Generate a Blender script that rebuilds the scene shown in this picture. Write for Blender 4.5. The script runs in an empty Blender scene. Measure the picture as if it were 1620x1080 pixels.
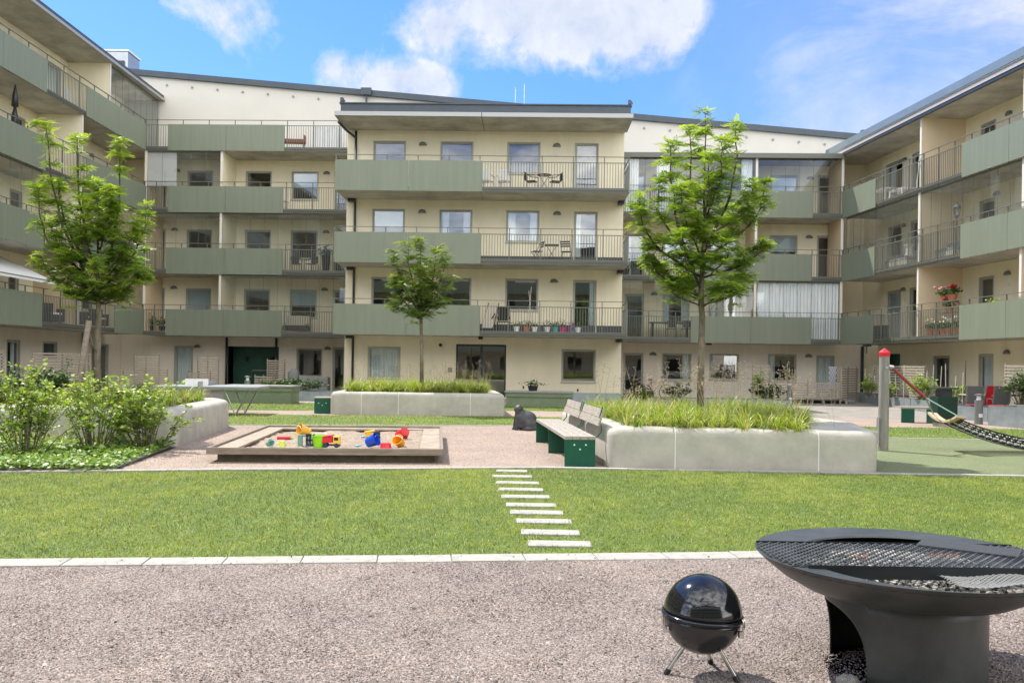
import bpy, math, random
import numpy as np
from mathutils import Vector, Matrix
rng = np.random.default_rng(7); random.seed(7)
PI = math.pi
scene = bpy.context.scene
col = scene.collection

# ------------------------------------------------ camera
F, CX, HY, H, ROLL = 1370.0, 810.0, 575.0, 1.5, 0.015
cr, sr = math.cos(ROLL), math.sin(ROLL)
cam_d = bpy.data.cameras.new('camera'); cam = bpy.data.objects.new('camera', cam_d); col.objects.link(cam)
cam_d.sensor_width = 36.0; cam_d.lens = 36.0*F/1620.0
cam_d.shift_y = (HY-540.0)/1620.0
cam_d.clip_start = 0.05; cam_d.clip_end = 3000
cam.matrix_world = Matrix(((cr, -sr, 0, 0), (0, 0, -1, 0), (sr, cr, 0, H), (0, 0, 0, 1)))
scene.camera = cam

# ------------------------------------------------ sun, sky, exposure
SUN_TRAVEL = Vector((0.5, -0.49, -1.0)).normalized()
SUN_EL = math.asin(-SUN_TRAVEL.z); SUN_AZ = math.atan2(-SUN_TRAVEL.x, -SUN_TRAVEL.y)
sd = bpy.data.lights.new('sun', 'SUN'); sd.energy = 2.55; sd.angle = math.radians(0.5); sd.color = (1.0, 0.95, 0.87)
so = bpy.data.objects.new('sun', sd); col.objects.link(so)
so.rotation_euler = SUN_TRAVEL.to_track_quat('-Z', 'Y').to_euler(); so.location = (-20, 20, 40)
scene.view_settings.view_transform = 'Standard'; scene.view_settings.look = 'None'
scene.view_settings.gamma = 1.0; scene.view_settings.exposure = 1.42
scene.render.film_transparent = False

def ray(px, py):
    dx, dy = px-CX, HY-py
    return Vector((dx*cr-dy*sr, F, dx*sr+dy*cr))
def P(px, py, Y):
    d = ray(px, py); return Vector((d.x*Y/F, Y, H+d.z*Y/F))
def G(px, py, z=0.0):
    d = ray(px, py); t = (z-H)/d.z; return Vector((d.x*t, d.y*t, z))

W = bpy.data.worlds.new('World'); scene.world = W; W.use_nodes = True
def world():
    nt = W.node_tree; N, L = nt.nodes, nt.links; N.clear()
    out = N.new('ShaderNodeOutputWorld'); bg = N.new('ShaderNodeBackground'); L.new(bg.outputs[0], out.inputs[0])
    sky = N.new('ShaderNodeTexSky'); sky.sky_type = 'NISHITA'; sky.sun_disc = False
    sky.sun_elevation = SUN_EL; sky.sun_rotation = SUN_AZ; sky.air_density = 1.0; sky.dust_density = 0.35; sky.ozone_density = 2.2
    tc = N.new('ShaderNodeTexCoord')
    def math_(op, a, b=None, clamp=False):
        m = N.new('ShaderNodeMath'); m.operation = op; m.use_clamp = clamp
        for i, v in enumerate((a, b)):
            if v is None: continue
            if isinstance(v, (int, float)): m.inputs[i].default_value = v
            else: L.new(v, m.inputs[i])
        return m.outputs[0]
    def vmath(op, a, b):
        m = N.new('ShaderNodeVectorMath'); m.operation = op
        for i, v in enumerate((a, b)):
            if isinstance(v, tuple): m.inputs[i].default_value = v
            else: L.new(v, m.inputs[i])
        return m.outputs['Value'] if op in ('LENGTH', 'DISTANCE') else m.outputs[0]
    D = tc.outputs['Generated']
    def noise(scale, detail, rough, vec, dist=0.0):
        n = N.new('ShaderNodeTexNoise'); n.inputs['Scale'].default_value = scale; n.inputs['Detail'].default_value = detail
        n.inputs['Roughness'].default_value = rough; n.inputs['Distortion'].default_value = dist; L.new(vec, n.inputs['Vector']); return n.outputs['Fac']
    n1 = noise(5.0, 9, 0.62, D, 0.25); n2 = noise(19.0, 9, 0.62, D, 0.3)
    stretched = vmath('MULTIPLY', D, (1.0, 1.0, 2.6)); n3 = noise(3.2, 8, 0.6, stretched, 0.8)
    dens = None
    # clouds over the courtyard: direction, half width, half height (radians), weight
    for px, py, hw, hh, wt in ((370, 15, 105, 55, 0.8), (440, 60, 60, 50, 0.6), (540, 108, 70, 42, 1.1), (615, 128, 80, 34, 1.1), (690, 40, 100, 50, 0.6),
                               (840, 25, 140, 62, 1.0), (960, 42, 120, 56, 1.1), (1035, 62, 60, 34, 0.85)):
        c = ray(px, py).normalized()
        d = vmath('SUBTRACT', D, (c.x, c.y, c.z)); d = vmath('MULTIPLY', d, (F/hw, 1.0, F/hh)); r = vmath('LENGTH', d, (0, 0, 0))
        m = math_('MULTIPLY', math_('SUBTRACT', 1.0, math_('MULTIPLY', r, 0.62)), wt)
        dens = m if dens is None else math_('MAXIMUM', dens, m)
    dens = math_('MAXIMUM', dens, 0.0)
    wob = math_('MULTIPLY', math_('SUBTRACT', n1, 0.5), 3.3); wob2 = math_('MULTIPLY', math_('SUBTRACT', n2, 0.5), 1.2)
    gate = math_('MULTIPLY', dens, 3.0, True)
    c1 = math_('ADD', dens, math_('MULTIPLY', math_('ADD', wob, wob2), gate))
    c1 = math_('MULTIPLY', math_('SUBTRACT', c1, 0.20), 2.0, True)
    c1 = math_('POWER', c1, 1.15)
    # high thin streaks on the right; cloud added behind the camera for fill light
    sep = N.new('ShaderNodeSeparateXYZ'); L.new(D, sep.inputs[0])
    side = math_('ADD', math_('MULTIPLY', math_('SUBTRACT', sep.outputs['X'], 0.10), 2.6), 0.0, True)
    back = math_('MULTIPLY', math_('SUBTRACT', 0.3, sep.outputs['Y']), 2.0, True)
    veil = math_('MULTIPLY', math_('SUBTRACT', n3, 0.38), 3.4, True)
    veil = math_('MULTIPLY', veil, math_('MAXIMUM', math_('MULTIPLY', side, 1.25), math_('MULTIPLY', back, 1.0)))
    base_v = math_('MULTIPLY', side, 0.36)
    cover = math_('MAXIMUM', math_('MAXIMUM', c1, veil), base_v, True)
    cover = math_('MULTIPLY', cover, 0.88)
    mix = N.new('ShaderNodeMixRGB'); L.new(cover, mix.inputs[0])
    tint = N.new('ShaderNodeMixRGB'); tint.blend_type = 'MULTIPLY'; tint.inputs[0].default_value = 1.0; tint.inputs[2].default_value = (0.24, 0.37, 0.60, 1)
    L.new(sky.outputs[0], tint.inputs[1]); L.new(tint.outputs[0], mix.inputs[1])
    cc = N.new('ShaderNodeMixRGB'); cc.inputs[1].default_value = (1.75, 1.90, 2.15, 1); cc.inputs[2].default_value = (2.6, 2.62, 2.65, 1)
    L.new(math_('MULTIPLY', math_('SUBTRACT', n2, 0.3), 2.4, True), cc.inputs[0]); 
    # out-of-view clouds behind the camera boosted and warmed as added fill on shaded facades
    gain = math_('ADD', 1.0, math_('MULTIPLY', math_('MULTIPLY', math_('SUBTRACT', 0.35, sep.outputs['Y']), 1.2, True), 5.9))
    lit = N.new('ShaderNodeVectorMath'); lit.operation = 'SCALE'; L.new(cc.outputs[0], lit.inputs[0]); L.new(gain, lit.inputs['Scale'])
    warm = N.new('ShaderNodeMixRGB'); warm.blend_type = 'MULTIPLY'; L.new(back, warm.inputs[0]); L.new(lit.outputs[0], warm.inputs[1]); warm.inputs[2].default_value = (1.08, 1.0, 0.86, 1)
    L.new(warm.outputs[0], mix.inputs[2])
    L.new(mix.outputs[0], bg.inputs[0]); bg.inputs[1].default_value = 0.15
world()

# ------------------------------------------------ materials
def rgb(r, g, b):
    f = lambda c: ((c/255+0.055)/1.055)**2.4 if c > 10 else c/255/12.92
    return (f(r), f(g), f(b))
MATS = {}
def M(name, c, rough=0.7, metal=0.0, var=0.0, vscale=3.0, bump=0.0, bscale=60.0, spec=0.5, c2=None, detail=5, coord='Object', stretch=None, lo=0.35, hi=0.65):
    if name in MATS: return MATS[name]
    m = bpy.data.materials.new(name); m.use_nodes = True; nt = m.node_tree; N, L = nt.nodes, nt.links
    b = N['Principled BSDF']; b.inputs['Base Color'].default_value = (*c, 1); b.inputs['Roughness'].default_value = rough
    b.inputs['Metallic'].default_value = metal; b.inputs['Specular IOR Level'].default_value = spec
    tc = N.new('ShaderNodeTexCoord'); vec = tc.outputs[coord]
    if stretch:
        mp = N.new('ShaderNodeMapping'); mp.inputs['Scale'].default_value = stretch; L.new(vec, mp.inputs[0]); vec = mp.outputs[0]
    if var or c2:
        n = N.new('ShaderNodeTexNoise'); n.inputs['Scale'].default_value = vscale; n.inputs['Detail'].default_value = detail; n.inputs['Roughness'].default_value = 0.65
        L.new(vec, n.inputs['Vector']); r = N.new('ShaderNodeValToRGB'); L.new(n.outputs['Fac'], r.inputs[0])
        d = c2 if c2 else tuple(x*(1-var) for x in c); u = c if c2 else tuple(min(1, x*(1+var)) for x in c)
        r.color_ramp.elements[0].position = lo; r.color_ramp.elements[1].position = hi
        r.color_ramp.elements[0].color = (*d, 1); r.color_ramp.elements[1].color = (*u, 1); L.new(r.outputs[0], b.inputs['Base Color'])
    if bump:
        n = N.new('ShaderNodeTexNoise'); n.inputs['Scale'].default_value = bscale; n.inputs['Detail'].default_value = 4; L.new(vec, n.inputs['Vector'])
        bp = N.new('ShaderNodeBump'); bp.inputs['Strength'].default_value = bump; bp.inputs['Distance'].default_value = 0.02
        L.new(n.outputs['Fac'], bp.inputs['Height']); L.new(bp.outputs[0], b.inputs['Normal'])
    MATS[name] = m; return m

def glass_mat(name, base, tint, rough=0.015, grime=0.0):
    m = bpy.data.materials.new(name); m.use_nodes = True; nt = m.node_tree; N, L = nt.nodes, nt.links; N.clear()
    out = N.new('ShaderNodeOutputMaterial'); t = N.new('ShaderNodeBsdfTransparent'); t.inputs[0].default_value = (*tint, 1)
    g = N.new('ShaderNodeBsdfGlossy'); g.inputs['Roughness'].default_value = rough; g.inputs[0].default_value = (0.93, 0.97, 1.0, 1)
    lw = N.new('ShaderNodeLayerWeight'); pw = N.new('ShaderNodeMath'); pw.operation = 'POWER'; pw.inputs[1].default_value = 4.5; L.new(lw.outputs['Facing'], pw.inputs[0])
    a = N.new('ShaderNodeMath'); a.operation = 'ADD'; a.use_clamp = True; a.inputs[1].default_value = base; L.new(pw.outputs[0], a.inputs[0])
    # slightly wavy pane
    tc = N.new('ShaderNodeTexCoord'); n = N.new('ShaderNodeTexNoise'); n.inputs['Scale'].default_value = 1.3; n.inputs['Detail'].default_value = 1
    bp = N.new('ShaderNodeBump'); bp.inputs['Strength'].default_value = 0.05; bp.inputs['Distance'].default_value = 0.02
    L.new(tc.outputs['Object'], n.inputs['Vector']); L.new(n.outputs['Fac'], bp.inputs['Height']); L.new(bp.outputs[0], g.inputs['Normal'])
    mx = N.new('ShaderNodeMixShader'); L.new(a.outputs[0], mx.inputs[0]); L.new(t.outputs[0], mx.inputs[1]); L.new(g.outputs[0], mx.inputs[2])
    last = mx.outputs[0]
    if grime:
        df = N.new('ShaderNodeBsdfDiffuse'); df.inputs[0].default_value = (0.7, 0.72, 0.7, 1)
        m2 = N.new('ShaderNodeMixShader'); m2.inputs[0].default_value = grime; L.new(last, m2.inputs[1]); L.new(df.outputs[0], m2.inputs[2]); last = m2.outputs[0]
    L.new(last, out.inputs[0]); MATS[name] = m; return m

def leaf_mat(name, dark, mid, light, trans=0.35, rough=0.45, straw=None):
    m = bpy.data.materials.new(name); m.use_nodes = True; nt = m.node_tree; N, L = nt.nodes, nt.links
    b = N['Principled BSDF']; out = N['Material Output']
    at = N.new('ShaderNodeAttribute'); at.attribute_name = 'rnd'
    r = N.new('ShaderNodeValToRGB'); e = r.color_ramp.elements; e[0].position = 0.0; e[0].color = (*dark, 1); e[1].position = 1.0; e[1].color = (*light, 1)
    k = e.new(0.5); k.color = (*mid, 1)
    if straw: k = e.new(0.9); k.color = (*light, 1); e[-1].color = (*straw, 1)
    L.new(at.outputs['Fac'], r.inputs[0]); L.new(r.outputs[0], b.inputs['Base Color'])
    b.inputs['Roughness'].default_value = rough; b.inputs['Specular IOR Level'].default_value = 0.35
    tr = N.new('ShaderNodeBsdfTranslucent'); g = N.new('ShaderNodeMixRGB'); g.blend_type = 'MULTIPLY'; g.inputs[0].default_value = 1.0
    g.inputs[2].default_value = (1.5, 1.55, 0.55, 1); L.new(r.outputs[0], g.inputs[1]); L.new(g.outputs[0], tr.inputs[0])
    mx = N.new('ShaderNodeMixShader'); mx.inputs[0].default_value = trans; L.new(b.outputs[0], mx.inputs[1]); L.new(tr.outputs[0], mx.inputs[2]); L.new(mx.outputs[0], out.inputs[0])
    MATS[name] = m; return m

cream = M('cream_render', (0.83, 0.755, 0.55), 0.9, var=0.05, vscale=0.9, stretch=(1.6, 1, 0.5), bump=0.15, bscale=120)
cream2 = M('beige_render', (0.79, 0.72, 0.59), 0.9, var=0.06, vscale=0.9, stretch=(1.6, 1, 0.5), bump=0.15, bscale=120)
tan = M('tan_partition', (0.60, 0.47, 0.30), 0.85, var=0.04, vscale=1.0)
white_r = M('white_render', (0.60, 0.57, 0.50), 0.9, var=0.03, vscale=0.5, bump=0.1, bscale=120)
edge_w = M('pale_edge', (0.70, 0.66, 0.57), 0.6)
conc_soffit = M('concrete_soffit', (0.45, 0.425, 0.36), 0.85, var=0.25, vscale=0.9, bump=0.1, bscale=40)
def slab_paint():
    # sage green ribbed metal cladding: ribs every 30 mm along the facade
    m = bpy.data.materials.new('sage_cladding'); m.use_nodes = True; nt = m.node_tree; N, L = nt.nodes, nt.links; b = N['Principled BSDF']
    tc = N.new('ShaderNodeTexCoord'); n = N.new('ShaderNodeTexNoise'); n.inputs['Scale'].default_value = 1.2; n.inputs['Detail'].default_value = 5
    mp = N.new('ShaderNodeMapping'); mp.inputs['Scale'].default_value = (5, 1, 0.35); L.new(tc.outputs['Object'], mp.inputs[0]); L.new(mp.outputs[0], n.inputs['Vector'])
    r = N.new('ShaderNodeValToRGB'); r.color_ramp.elements[0].position = 0.3; r.color_ramp.elements[1].position = 0.7
    r.color_ramp.elements[0].color = (0.172, 0.196, 0.138, 1); r.color_ramp.elements[1].color = (0.198, 0.224, 0.160, 1)
    L.new(n.outputs['Fac'], r.inputs[0]); L.new(r.outputs[0], b.inputs['Base Color'])
    sp = N.new('ShaderNodeSeparateXYZ'); L.new(tc.outputs['Object'], sp.inputs[0])
    mu = N.new('ShaderNodeMath'); mu.operation = 'MULTIPLY'; mu.inputs[1].default_value = 2*PI/0.075; L.new(sp.outputs['X'], mu.inputs[0])
    s = N.new('ShaderNodeMath'); s.operation = 'SINE'; L.new(mu.outputs[0], s.inputs[0])
    bp = N.new('ShaderNodeBump'); bp.inputs['Strength'].default_value = 0.14; bp.inputs['Distance'].default_value = 0.006; L.new(s.outputs[0], bp.inputs['Height']); L.new(bp.outputs[0], b.inputs['Normal'])
    b.inputs['Roughness'].default_value = 0.5; MATS['sage_cladding'] = m; return m
sage = slab_paint()
rail_m = M('grey_rail_paint', (0.15, 0.155, 0.125), 0.5, metal=0.1)
rail_dk = M('slab_edge_steel', (0.14, 0.145, 0.12), 0.5, metal=0.4)
fr_m = M('window_frame_grey', (0.43, 0.425, 0.35), 0.5)
dk_metal = M('dark_roof_metal', (0.055, 0.07, 0.08), 0.45, metal=0.2, var=0.1, vscale=2)
lt_metal = M('pale_fascia', (0.36, 0.365, 0.35), 0.4, metal=0.3)
pipe_m = M('dark_pipe', (0.03, 0.035, 0.04), 0.4)
lamp_m = M('lamp_grey', (0.22, 0.23, 0.22), 0.4, metal=0.5)
white_p = M('white_plastic', (0.75, 0.75, 0.73), 0.4)
black_p = M('black_plastic', (0.015, 0.016, 0.017), 0.4)
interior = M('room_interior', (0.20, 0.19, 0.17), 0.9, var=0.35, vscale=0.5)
curt_m = M('white_curtain', (0.78, 0.80, 0.80), 0.9)
blind_m = M('blue_grey_blind', (0.50, 0.56, 0.60), 0.7)
glass = glass_mat('window_glass', 0.15, (0.80, 0.86, 0.84))
glaze = glass_mat('balcony_glazing', 0.07, (0.93, 0.95, 0.94), grime=0.02)
green_g = M('dark_green_gate', (0.02, 0.09, 0.055), 0.4, var=0.15)
wood_p = M('grey_screen_wood', (0.38, 0.33, 0.255), 0.8, var=0.22, vscale=6, stretch=(1, 1, 8))
wood_g = M('weathered_timber', (0.29, 0.24, 0.185), 0.85, c2=(0.17, 0.14, 0.105), vscale=5, stretch=(0.6, 5, 5), bump=0.3, bscale=40)
wood_dk = M('dark_olive_timber', (0.10, 0.085, 0.055), 0.85, var=0.3, vscale=6)
wood_l = M('pale_bench_wood', (0.40, 0.365, 0.31), 0.75, c2=(0.25, 0.22, 0.18), vscale=7, stretch=(6, 0.7, 6), bump=0.2, bscale=60)
conc = M('pale_concrete', (0.47, 0.45, 0.385), 0.85, c2=(0.35, 0.335, 0.285), vscale=2.2, bump=0.25, bscale=90, detail=8)
conc_j = M('joint_mortar', (0.68, 0.67, 0.63), 0.9)
kerb_m = M('kerb_concrete', (0.345, 0.335, 0.295), 0.85, c2=(0.23, 0.22, 0.19), vscale=9, bump=0.2, bscale=150, lo=0.25, hi=0.5)
bench_g = M('bench_green_paint', (0.008, 0.085, 0.05), 0.35, var=0.1)
zinc = M('zinc_sheet', (0.36, 0.41, 0.42), 0.45, metal=0.5, c2=(0.26, 0.30, 0.31), vscale=3)
olive_box = M('olive_box_paint', (0.17, 0.21, 0.13), 0.6, var=0.1)
steel = M('galvanised_steel', (0.40, 0.42, 0.43), 0.35, metal=0.8, var=0.1)
bark = M('bark_grey', (0.25, 0.21, 0.15), 0.9, c2=(0.10, 0.09, 0.065), vscale=14, stretch=(1, 1, 0.35), bump=0.6, bscale=40)
soil = M('soil', (0.05, 0.035, 0.025), 0.95, var=0.4, vscale=12, bump=0.6, bscale=40)
terra = M('terracotta', (0.45, 0.16, 0.08), 0.8)
def C(name, c, rough=0.45, metal=0.0): return M(name, c, rough, metal)

def gravel_mat(name, cols, scale, coarse, warm, cscale=0.7, bump=0.8):
    m = bpy.data.materials.new(name); m.use_nodes = True; nt = m.node_tree; N, L = nt.nodes, nt.links; b = N['Principled BSDF']
    tc = N.new('ShaderNodeTexCoord'); v = N.new('ShaderNodeTexVoronoi'); v.inputs['Scale'].default_value = scale; L.new(tc.outputs['Object'], v.inputs['Vector'])
    sep = N.new('ShaderNodeSeparateColor'); L.new(v.outputs['Color'], sep.inputs[0])
    r = N.new('ShaderNodeValToRGB'); e = r.color_ramp.elements
    e[0].position = 0.0; e[0].color = (*cols[0], 1); e[1].position = 1.0; e[1].color = (*cols[-1], 1)
    for i, c in enumerate(cols[1:-1]):
        k = e.new((i+1)/(len(cols)-1)); k.color = (*c, 1)
    L.new(sep.outputs[0], r.inputs[0])
    n = N.new('ShaderNodeTexNoise'); n.inputs['Scale'].default_value = cscale; n.inputs['Detail'].default_value = 7; n.inputs['Roughness'].default_value = 0.6; L.new(tc.outputs['Object'], n.inputs['Vector'])
    rr = N.new('ShaderNodeValToRGB'); rr.color_ramp.elements[0].position = 0.35; rr.color_ramp.elements[1].position = 0.66
    rr.color_ramp.elements[0].color = (*coarse, 1); rr.color_ramp.elements[1].color = (*warm, 1); L.new(n.outputs['Fac'], rr.inputs[0])
    mx = N.new('ShaderNodeMixRGB'); mx.blend_type = 'MULTIPLY'; mx.inputs[0].default_value = 1.0; L.new(r.outputs[0], mx.inputs[1]); L.new(rr.outputs[0], mx.inputs[2]); L.new(mx.outputs[0], b.inputs['Base Color'])
    bp = N.new('ShaderNodeBump'); bp.inputs['Strength'].default_value = bump; bp.inputs['Distance'].default_value = 0.5/scale; bp.invert = True
    n2 = N.new('ShaderNodeTexNoise'); n2.inputs['Scale'].default_value = 5; n2.inputs['Detail'].default_value = 5; L.new(tc.outputs['Object'], n2.inputs['Vector'])
    ad = N.new('ShaderNodeMath'); ad.operation = 'ADD'; L.new(v.outputs['Distance'], ad.inputs[0]); L.new(n2.outputs['Fac'], ad.inputs[1])
    L.new(ad.outputs[0], bp.inputs['Height']); L.new(bp.outputs[0], b.inputs['Normal'])
    b.inputs['Roughness'].default_value = 0.9; MATS[name] = m; return m
gravel_m = gravel_mat('pink_grey_gravel', [(0.07, 0.056, 0.05), (0.185, 0.153, 0.133), (0.24, 0.20, 0.175), (0.37, 0.325, 0.29)], 115, (0.92, 0.90, 0.90), (1.12, 1.05, 0.99), 0.9)
sandg_m = gravel_mat('pink_beige_grit', [(0.18, 0.135, 0.108), (0.30, 0.235, 0.19), (0.335, 0.268, 0.218), (0.44, 0.365, 0.30)], 90, (0.85, 0.84, 0.83), (1.08, 1.03, 0.98), 1.3, 0.6)
sand_m = gravel_mat('play_sand', [(0.22, 0.17, 0.12), (0.33, 0.265, 0.20), (0.39, 0.32, 0.25)], 60, (0.8, 0.79, 0.78), (1.08, 1.05, 1.0), 4.0, 1.0)
pave_m = gravel_mat('paving_surface', [(0.22, 0.205, 0.18), (0.26, 0.24, 0.21), (0.29, 0.265, 0.235)], 3.2, (0.92, 0.92, 0.92), (1.05, 1.03, 1.0), 0.9, 0.1)
lawn_m = gravel_mat('lawn_base', [(0.05, 0.085, 0.012), (0.10, 0.155, 0.022), (0.15, 0.21, 0.035)], 90, (0.75, 0.85, 0.7), (1.25, 1.12, 1.0), 1.1, 0.8)
turf_m = gravel_mat('turf_mat', [(0.10, 0.125, 0.055), (0.145, 0.17, 0.08), (0.18, 0.205, 0.105)], 45, (0.90, 0.92, 0.92), (1.08, 1.05, 1.0), 0.8, 0.4)

# ------------------------------------------------ mesh helpers
class MB:
    def __init__(s): s.v = []; s.f = []
    def add(s, vs, fs):
        n = len(s.v); s.v += [tuple(v) for v in vs]; s.f += [tuple(i+n for i in f) for f in fs]; return s
    def box(s, x0, x1, y0, y1, z0, z1):
        return s.add([(x0,y0,z0),(x1,y0,z0),(x1,y1,z0),(x0,y1,z0),(x0,y0,z1),(x1,y0,z1),(x1,y1,z1),(x0,y1,z1)],
                     [(0,3,2,1),(4,5,6,7),(0,1,5,4),(1,2,6,5),(2,3,7,6),(3,0,4,7)])
    def quad(s, a, b, c, d): return s.add([a, b, c, d], [(0, 1, 2, 3)])
    def beam(s, p, q, w, h=None, up=(0, 0, 1)):
        p, q = Vector(p), Vector(q); d = (q-p).normalized(); u = Vector(up)
        if abs(d.dot(u)) > 0.98: u = Vector((0, 1, 0))
        x = d.cross(u).normalized(); z = x.cross(d).normalized(); h = h or w
        vs = [c+x*a*w/2+z*b*h/2 for c in (p, q) for a, b in ((-1,-1),(1,-1),(1,1),(-1,1))]
        return s.add(vs, [(0,1,2,3),(4,7,6,5),(0,4,5,1),(1,5,6,2),(2,6,7,3),(3,7,4,0)])
    def tube(s, pts, rad, n=8):
        pts = [Vector(p) for p in pts]; rad = rad if isinstance(rad, (list, tuple)) else [rad]*len(pts); b = len(s.v); vs = []; fs = []
        for i, p in enumerate(pts):
            d = (pts[min(i+1, len(pts)-1)]-pts[max(i-1, 0)]).normalized(); u = Vector((0, 0, 1)) if abs(d.z) < 0.9 else Vector((1, 0, 0))
            x = d.cross(u).normalized(); y = d.cross(x)
            for k in range(n):
                a = 2*PI*k/n; vs.append(p+(x*math.cos(a)+y*math.sin(a))*rad[i])
        for i in range(len(pts)-1):
            for k in range(n): fs.append((i*n+k, i*n+(k+1)%n, (i+1)*n+(k+1)%n, (i+1)*n+k))
        fs.append(tuple(range(n-1, -1, -1))); fs.append(tuple((len(pts)-1)*n+k for k in range(n)))
        return s.add(vs, fs)
    def lathe(s, prof, n=24, c=(0, 0, 0), rot=None, caps=True):
        vs = []; fs = []
        for r, z in prof:
            for k in range(n):
                a = 2*PI*k/n; p = Vector((r*math.cos(a), r*math.sin(a), z))
                if rot: p = rot @ p
                vs.append(p+Vector(c))
        for i in range(len(prof)-1):
            for k in range(n): fs.append((i*n+k, i*n+(k+1)%n, (i+1)*n+(k+1)%n, (i+1)*n+k))
        if caps:
            if prof[0][0] > 1e-4: fs.append(tuple(range(n-1, -1, -1)))
            if prof[-1][0] > 1e-4: fs.append(tuple((len(prof)-1)*n+k for k in range(n)))
        return s.add(vs, fs)
    def ball(s, c, rx, ry=None, rz=None, n=14, m=8, rot=None):
        ry = ry or rx; rz = rz or rx; vs = []; fs = []
        for i in range(m+1):
            t = PI*i/m
            for k in range(n):
                a = 2*PI*k/n; p = Vector((rx*math.sin(t)*math.cos(a), ry*math.sin(t)*math.sin(a), -rz*math.cos(t)))
                if rot: p = rot @ p
                vs.append(p+Vector(c))
        for i in range(m):
            for k in range(n): fs.append((i*n+k, i*n+(k+1)%n, (i+1)*n+(k+1)%n, (i+1)*n+k))
        return s.add(vs, fs)
    def prism(s, poly, z0, z1):
        n = len(poly); vs = [(p[0], p[1], z0) for p in poly]+[(p[0], p[1], z1) for p in poly]
        return s.add(vs, [tuple(range(n-1, -1, -1)), tuple(range(n, 2*n))]+[(i, (i+1)%n, n+(i+1)%n, n+i) for i in range(n)])
    def xform(s, mat):
        s.v = [tuple(mat @ Vector(v)) for v in s.v]; return s
    def pieces(s):
        up = list(range(len(s.v)))
        def root(i):
            while up[i] != i: up[i] = up[up[i]]; i = up[i]
            return i
        for f in s.f:
            for i in f[1:]: up[root(i)] = root(f[0])
        out = {}
        for f in s.f: out.setdefault(root(f[0]), []).append(f)
        res = []
        for fs in out.values():
            m = MB(); ids = sorted({i for f in fs for i in f}); mp = {i: k for k, i in enumerate(ids)}; m.v = [s.v[i] for i in ids]; m.f = [tuple(mp[i] for i in f) for f in fs]; res.append(m)
        return res
    def build(s, name, mat, parent=None, smooth=False, bevel=0.0, label=None, weld=False):
        one = {'legs': 'leg', 'bolts': 'bolt', 'joints': 'joint', 'flowers': 'flower', 'rungs': 'rung', 'bracket': 'bracket', 'gutter': 'gutter'}.get(name)
        if one and parent:
            ps = s.pieces()
            if name == 'joints': # strips of one joint touch end to end: keep together by position
                ps = [s] if len(ps) < 12 else [sum_mb(ps[i:i+6]) for i in range(0, len(ps), 6)]
            if name == 'legs' and len(ps) > 4: one = 'leg_frame'; ps = [s]
            for p in ps: o = p.build_one(one, mat, parent, smooth, bevel, label, weld)
            return o
        return s.build_one(name, mat, parent, smooth, bevel, label, weld)
    def build_one(s, name, mat, parent=None, smooth=False, bevel=0.0, label=None, weld=False):
        me = bpy.data.meshes.new(name); me.from_pydata(s.v, [], s.f)
        if weld:
            import bmesh
            bm = bmesh.new(); bm.from_mesh(me); bmesh.ops.remove_doubles(bm, verts=bm.verts, dist=1e-5); bmesh.ops.recalc_face_normals(bm, faces=bm.faces); bm.to_mesh(me); bm.free()
        me.materials.append(mat); o = bpy.data.objects.new(name, me); col.objects.link(o)
        if smooth:
            me.polygons.foreach_set('use_smooth', [True]*len(me.polygons)); 
            if smooth == 'auto': me.set_sharp_from_angle(angle=math.radians(40))
        if parent: o.parent = parent
        if bevel:
            md = o.modifiers.new('bevel', 'BEVEL'); md.width = bevel; md.segments = 2; md.limit_method = 'ANGLE'
        if label: o['label'] = label
        return o
def sum_mb(l):
    m = MB()
    for p in l: m.add(p.v, p.f)
    return m
def tag(o, label, cat, group=None, kind=None):
    o['label'] = label; o['category'] = cat
    if group: o['group'] = group
    if kind: o['kind'] = kind
    return o
def thing(name, label, cat, loc=(0, 0, 0), rotz=0.0, group=None):
    o = bpy.data.objects.new(name, None); col.objects.link(o); o.location = loc; o.rotation_euler = (0, 0, rotz); o.empty_display_size = 0.2
    return tag(o, label, cat, group)
def dup(root, loc, rotz, label=None, scale=None):
    r = root.copy(); col.objects.link(r); r.location = loc; r.rotation_euler = (0, 0, rotz)
    if scale: r.scale = (scale,)*3
    if label: r['label'] = label
    for ch in list(root.children):
        c = ch.copy(); col.objects.link(c); c.parent = r
        for g in list(ch.children):
            d = g.copy(); col.objects.link(d); d.parent = c
    return r
def structure(mb, name, mat, **k):
    o = mb.build(name, mat, **k); o['kind'] = 'structure'; return o

def scatter(name, mat, pos, rot, scl, tv, tf, rnd, parent=None):
    """many copies of a small template in ONE mesh; pos (N,3) rot (N,3,3) scl (N,) tv (K,3) tf (Q,4) rnd (N,)"""
    N_, K, Q = len(pos), len(tv), len(tf)
    co = np.einsum('nij,kj->nki', rot, tv)*scl.reshape(N_, 1, -1)+pos[:, None, :]
    idx = (tf[None]+(np.arange(N_)*K)[:, None, None]).reshape(-1)
    me = bpy.data.meshes.new(name); me.vertices.add(N_*K); me.vertices.foreach_set('co', co.reshape(-1).astype(np.float32))
    q = tf.shape[1]
    me.loops.add(len(idx)); me.loops.foreach_set('vertex_index', idx.astype(np.int32)); me.polygons.add(N_*Q)
    me.polygons.foreach_set('loop_start', (np.arange(N_*Q)*q).astype(np.int32)); me.polygons.foreach_set('loop_total', np.full(N_*Q, q, np.int32))
    me.update(calc_edges=True)
    a = me.attributes.new('rnd', 'FLOAT', 'POINT'); a.data.foreach_set('value', np.repeat(rnd, K).astype(np.float32))
    me.materials.append(mat); o = bpy.data.objects.new(name, me); col.objects.link(o)
    if parent: o.parent = parent
    return o
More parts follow.
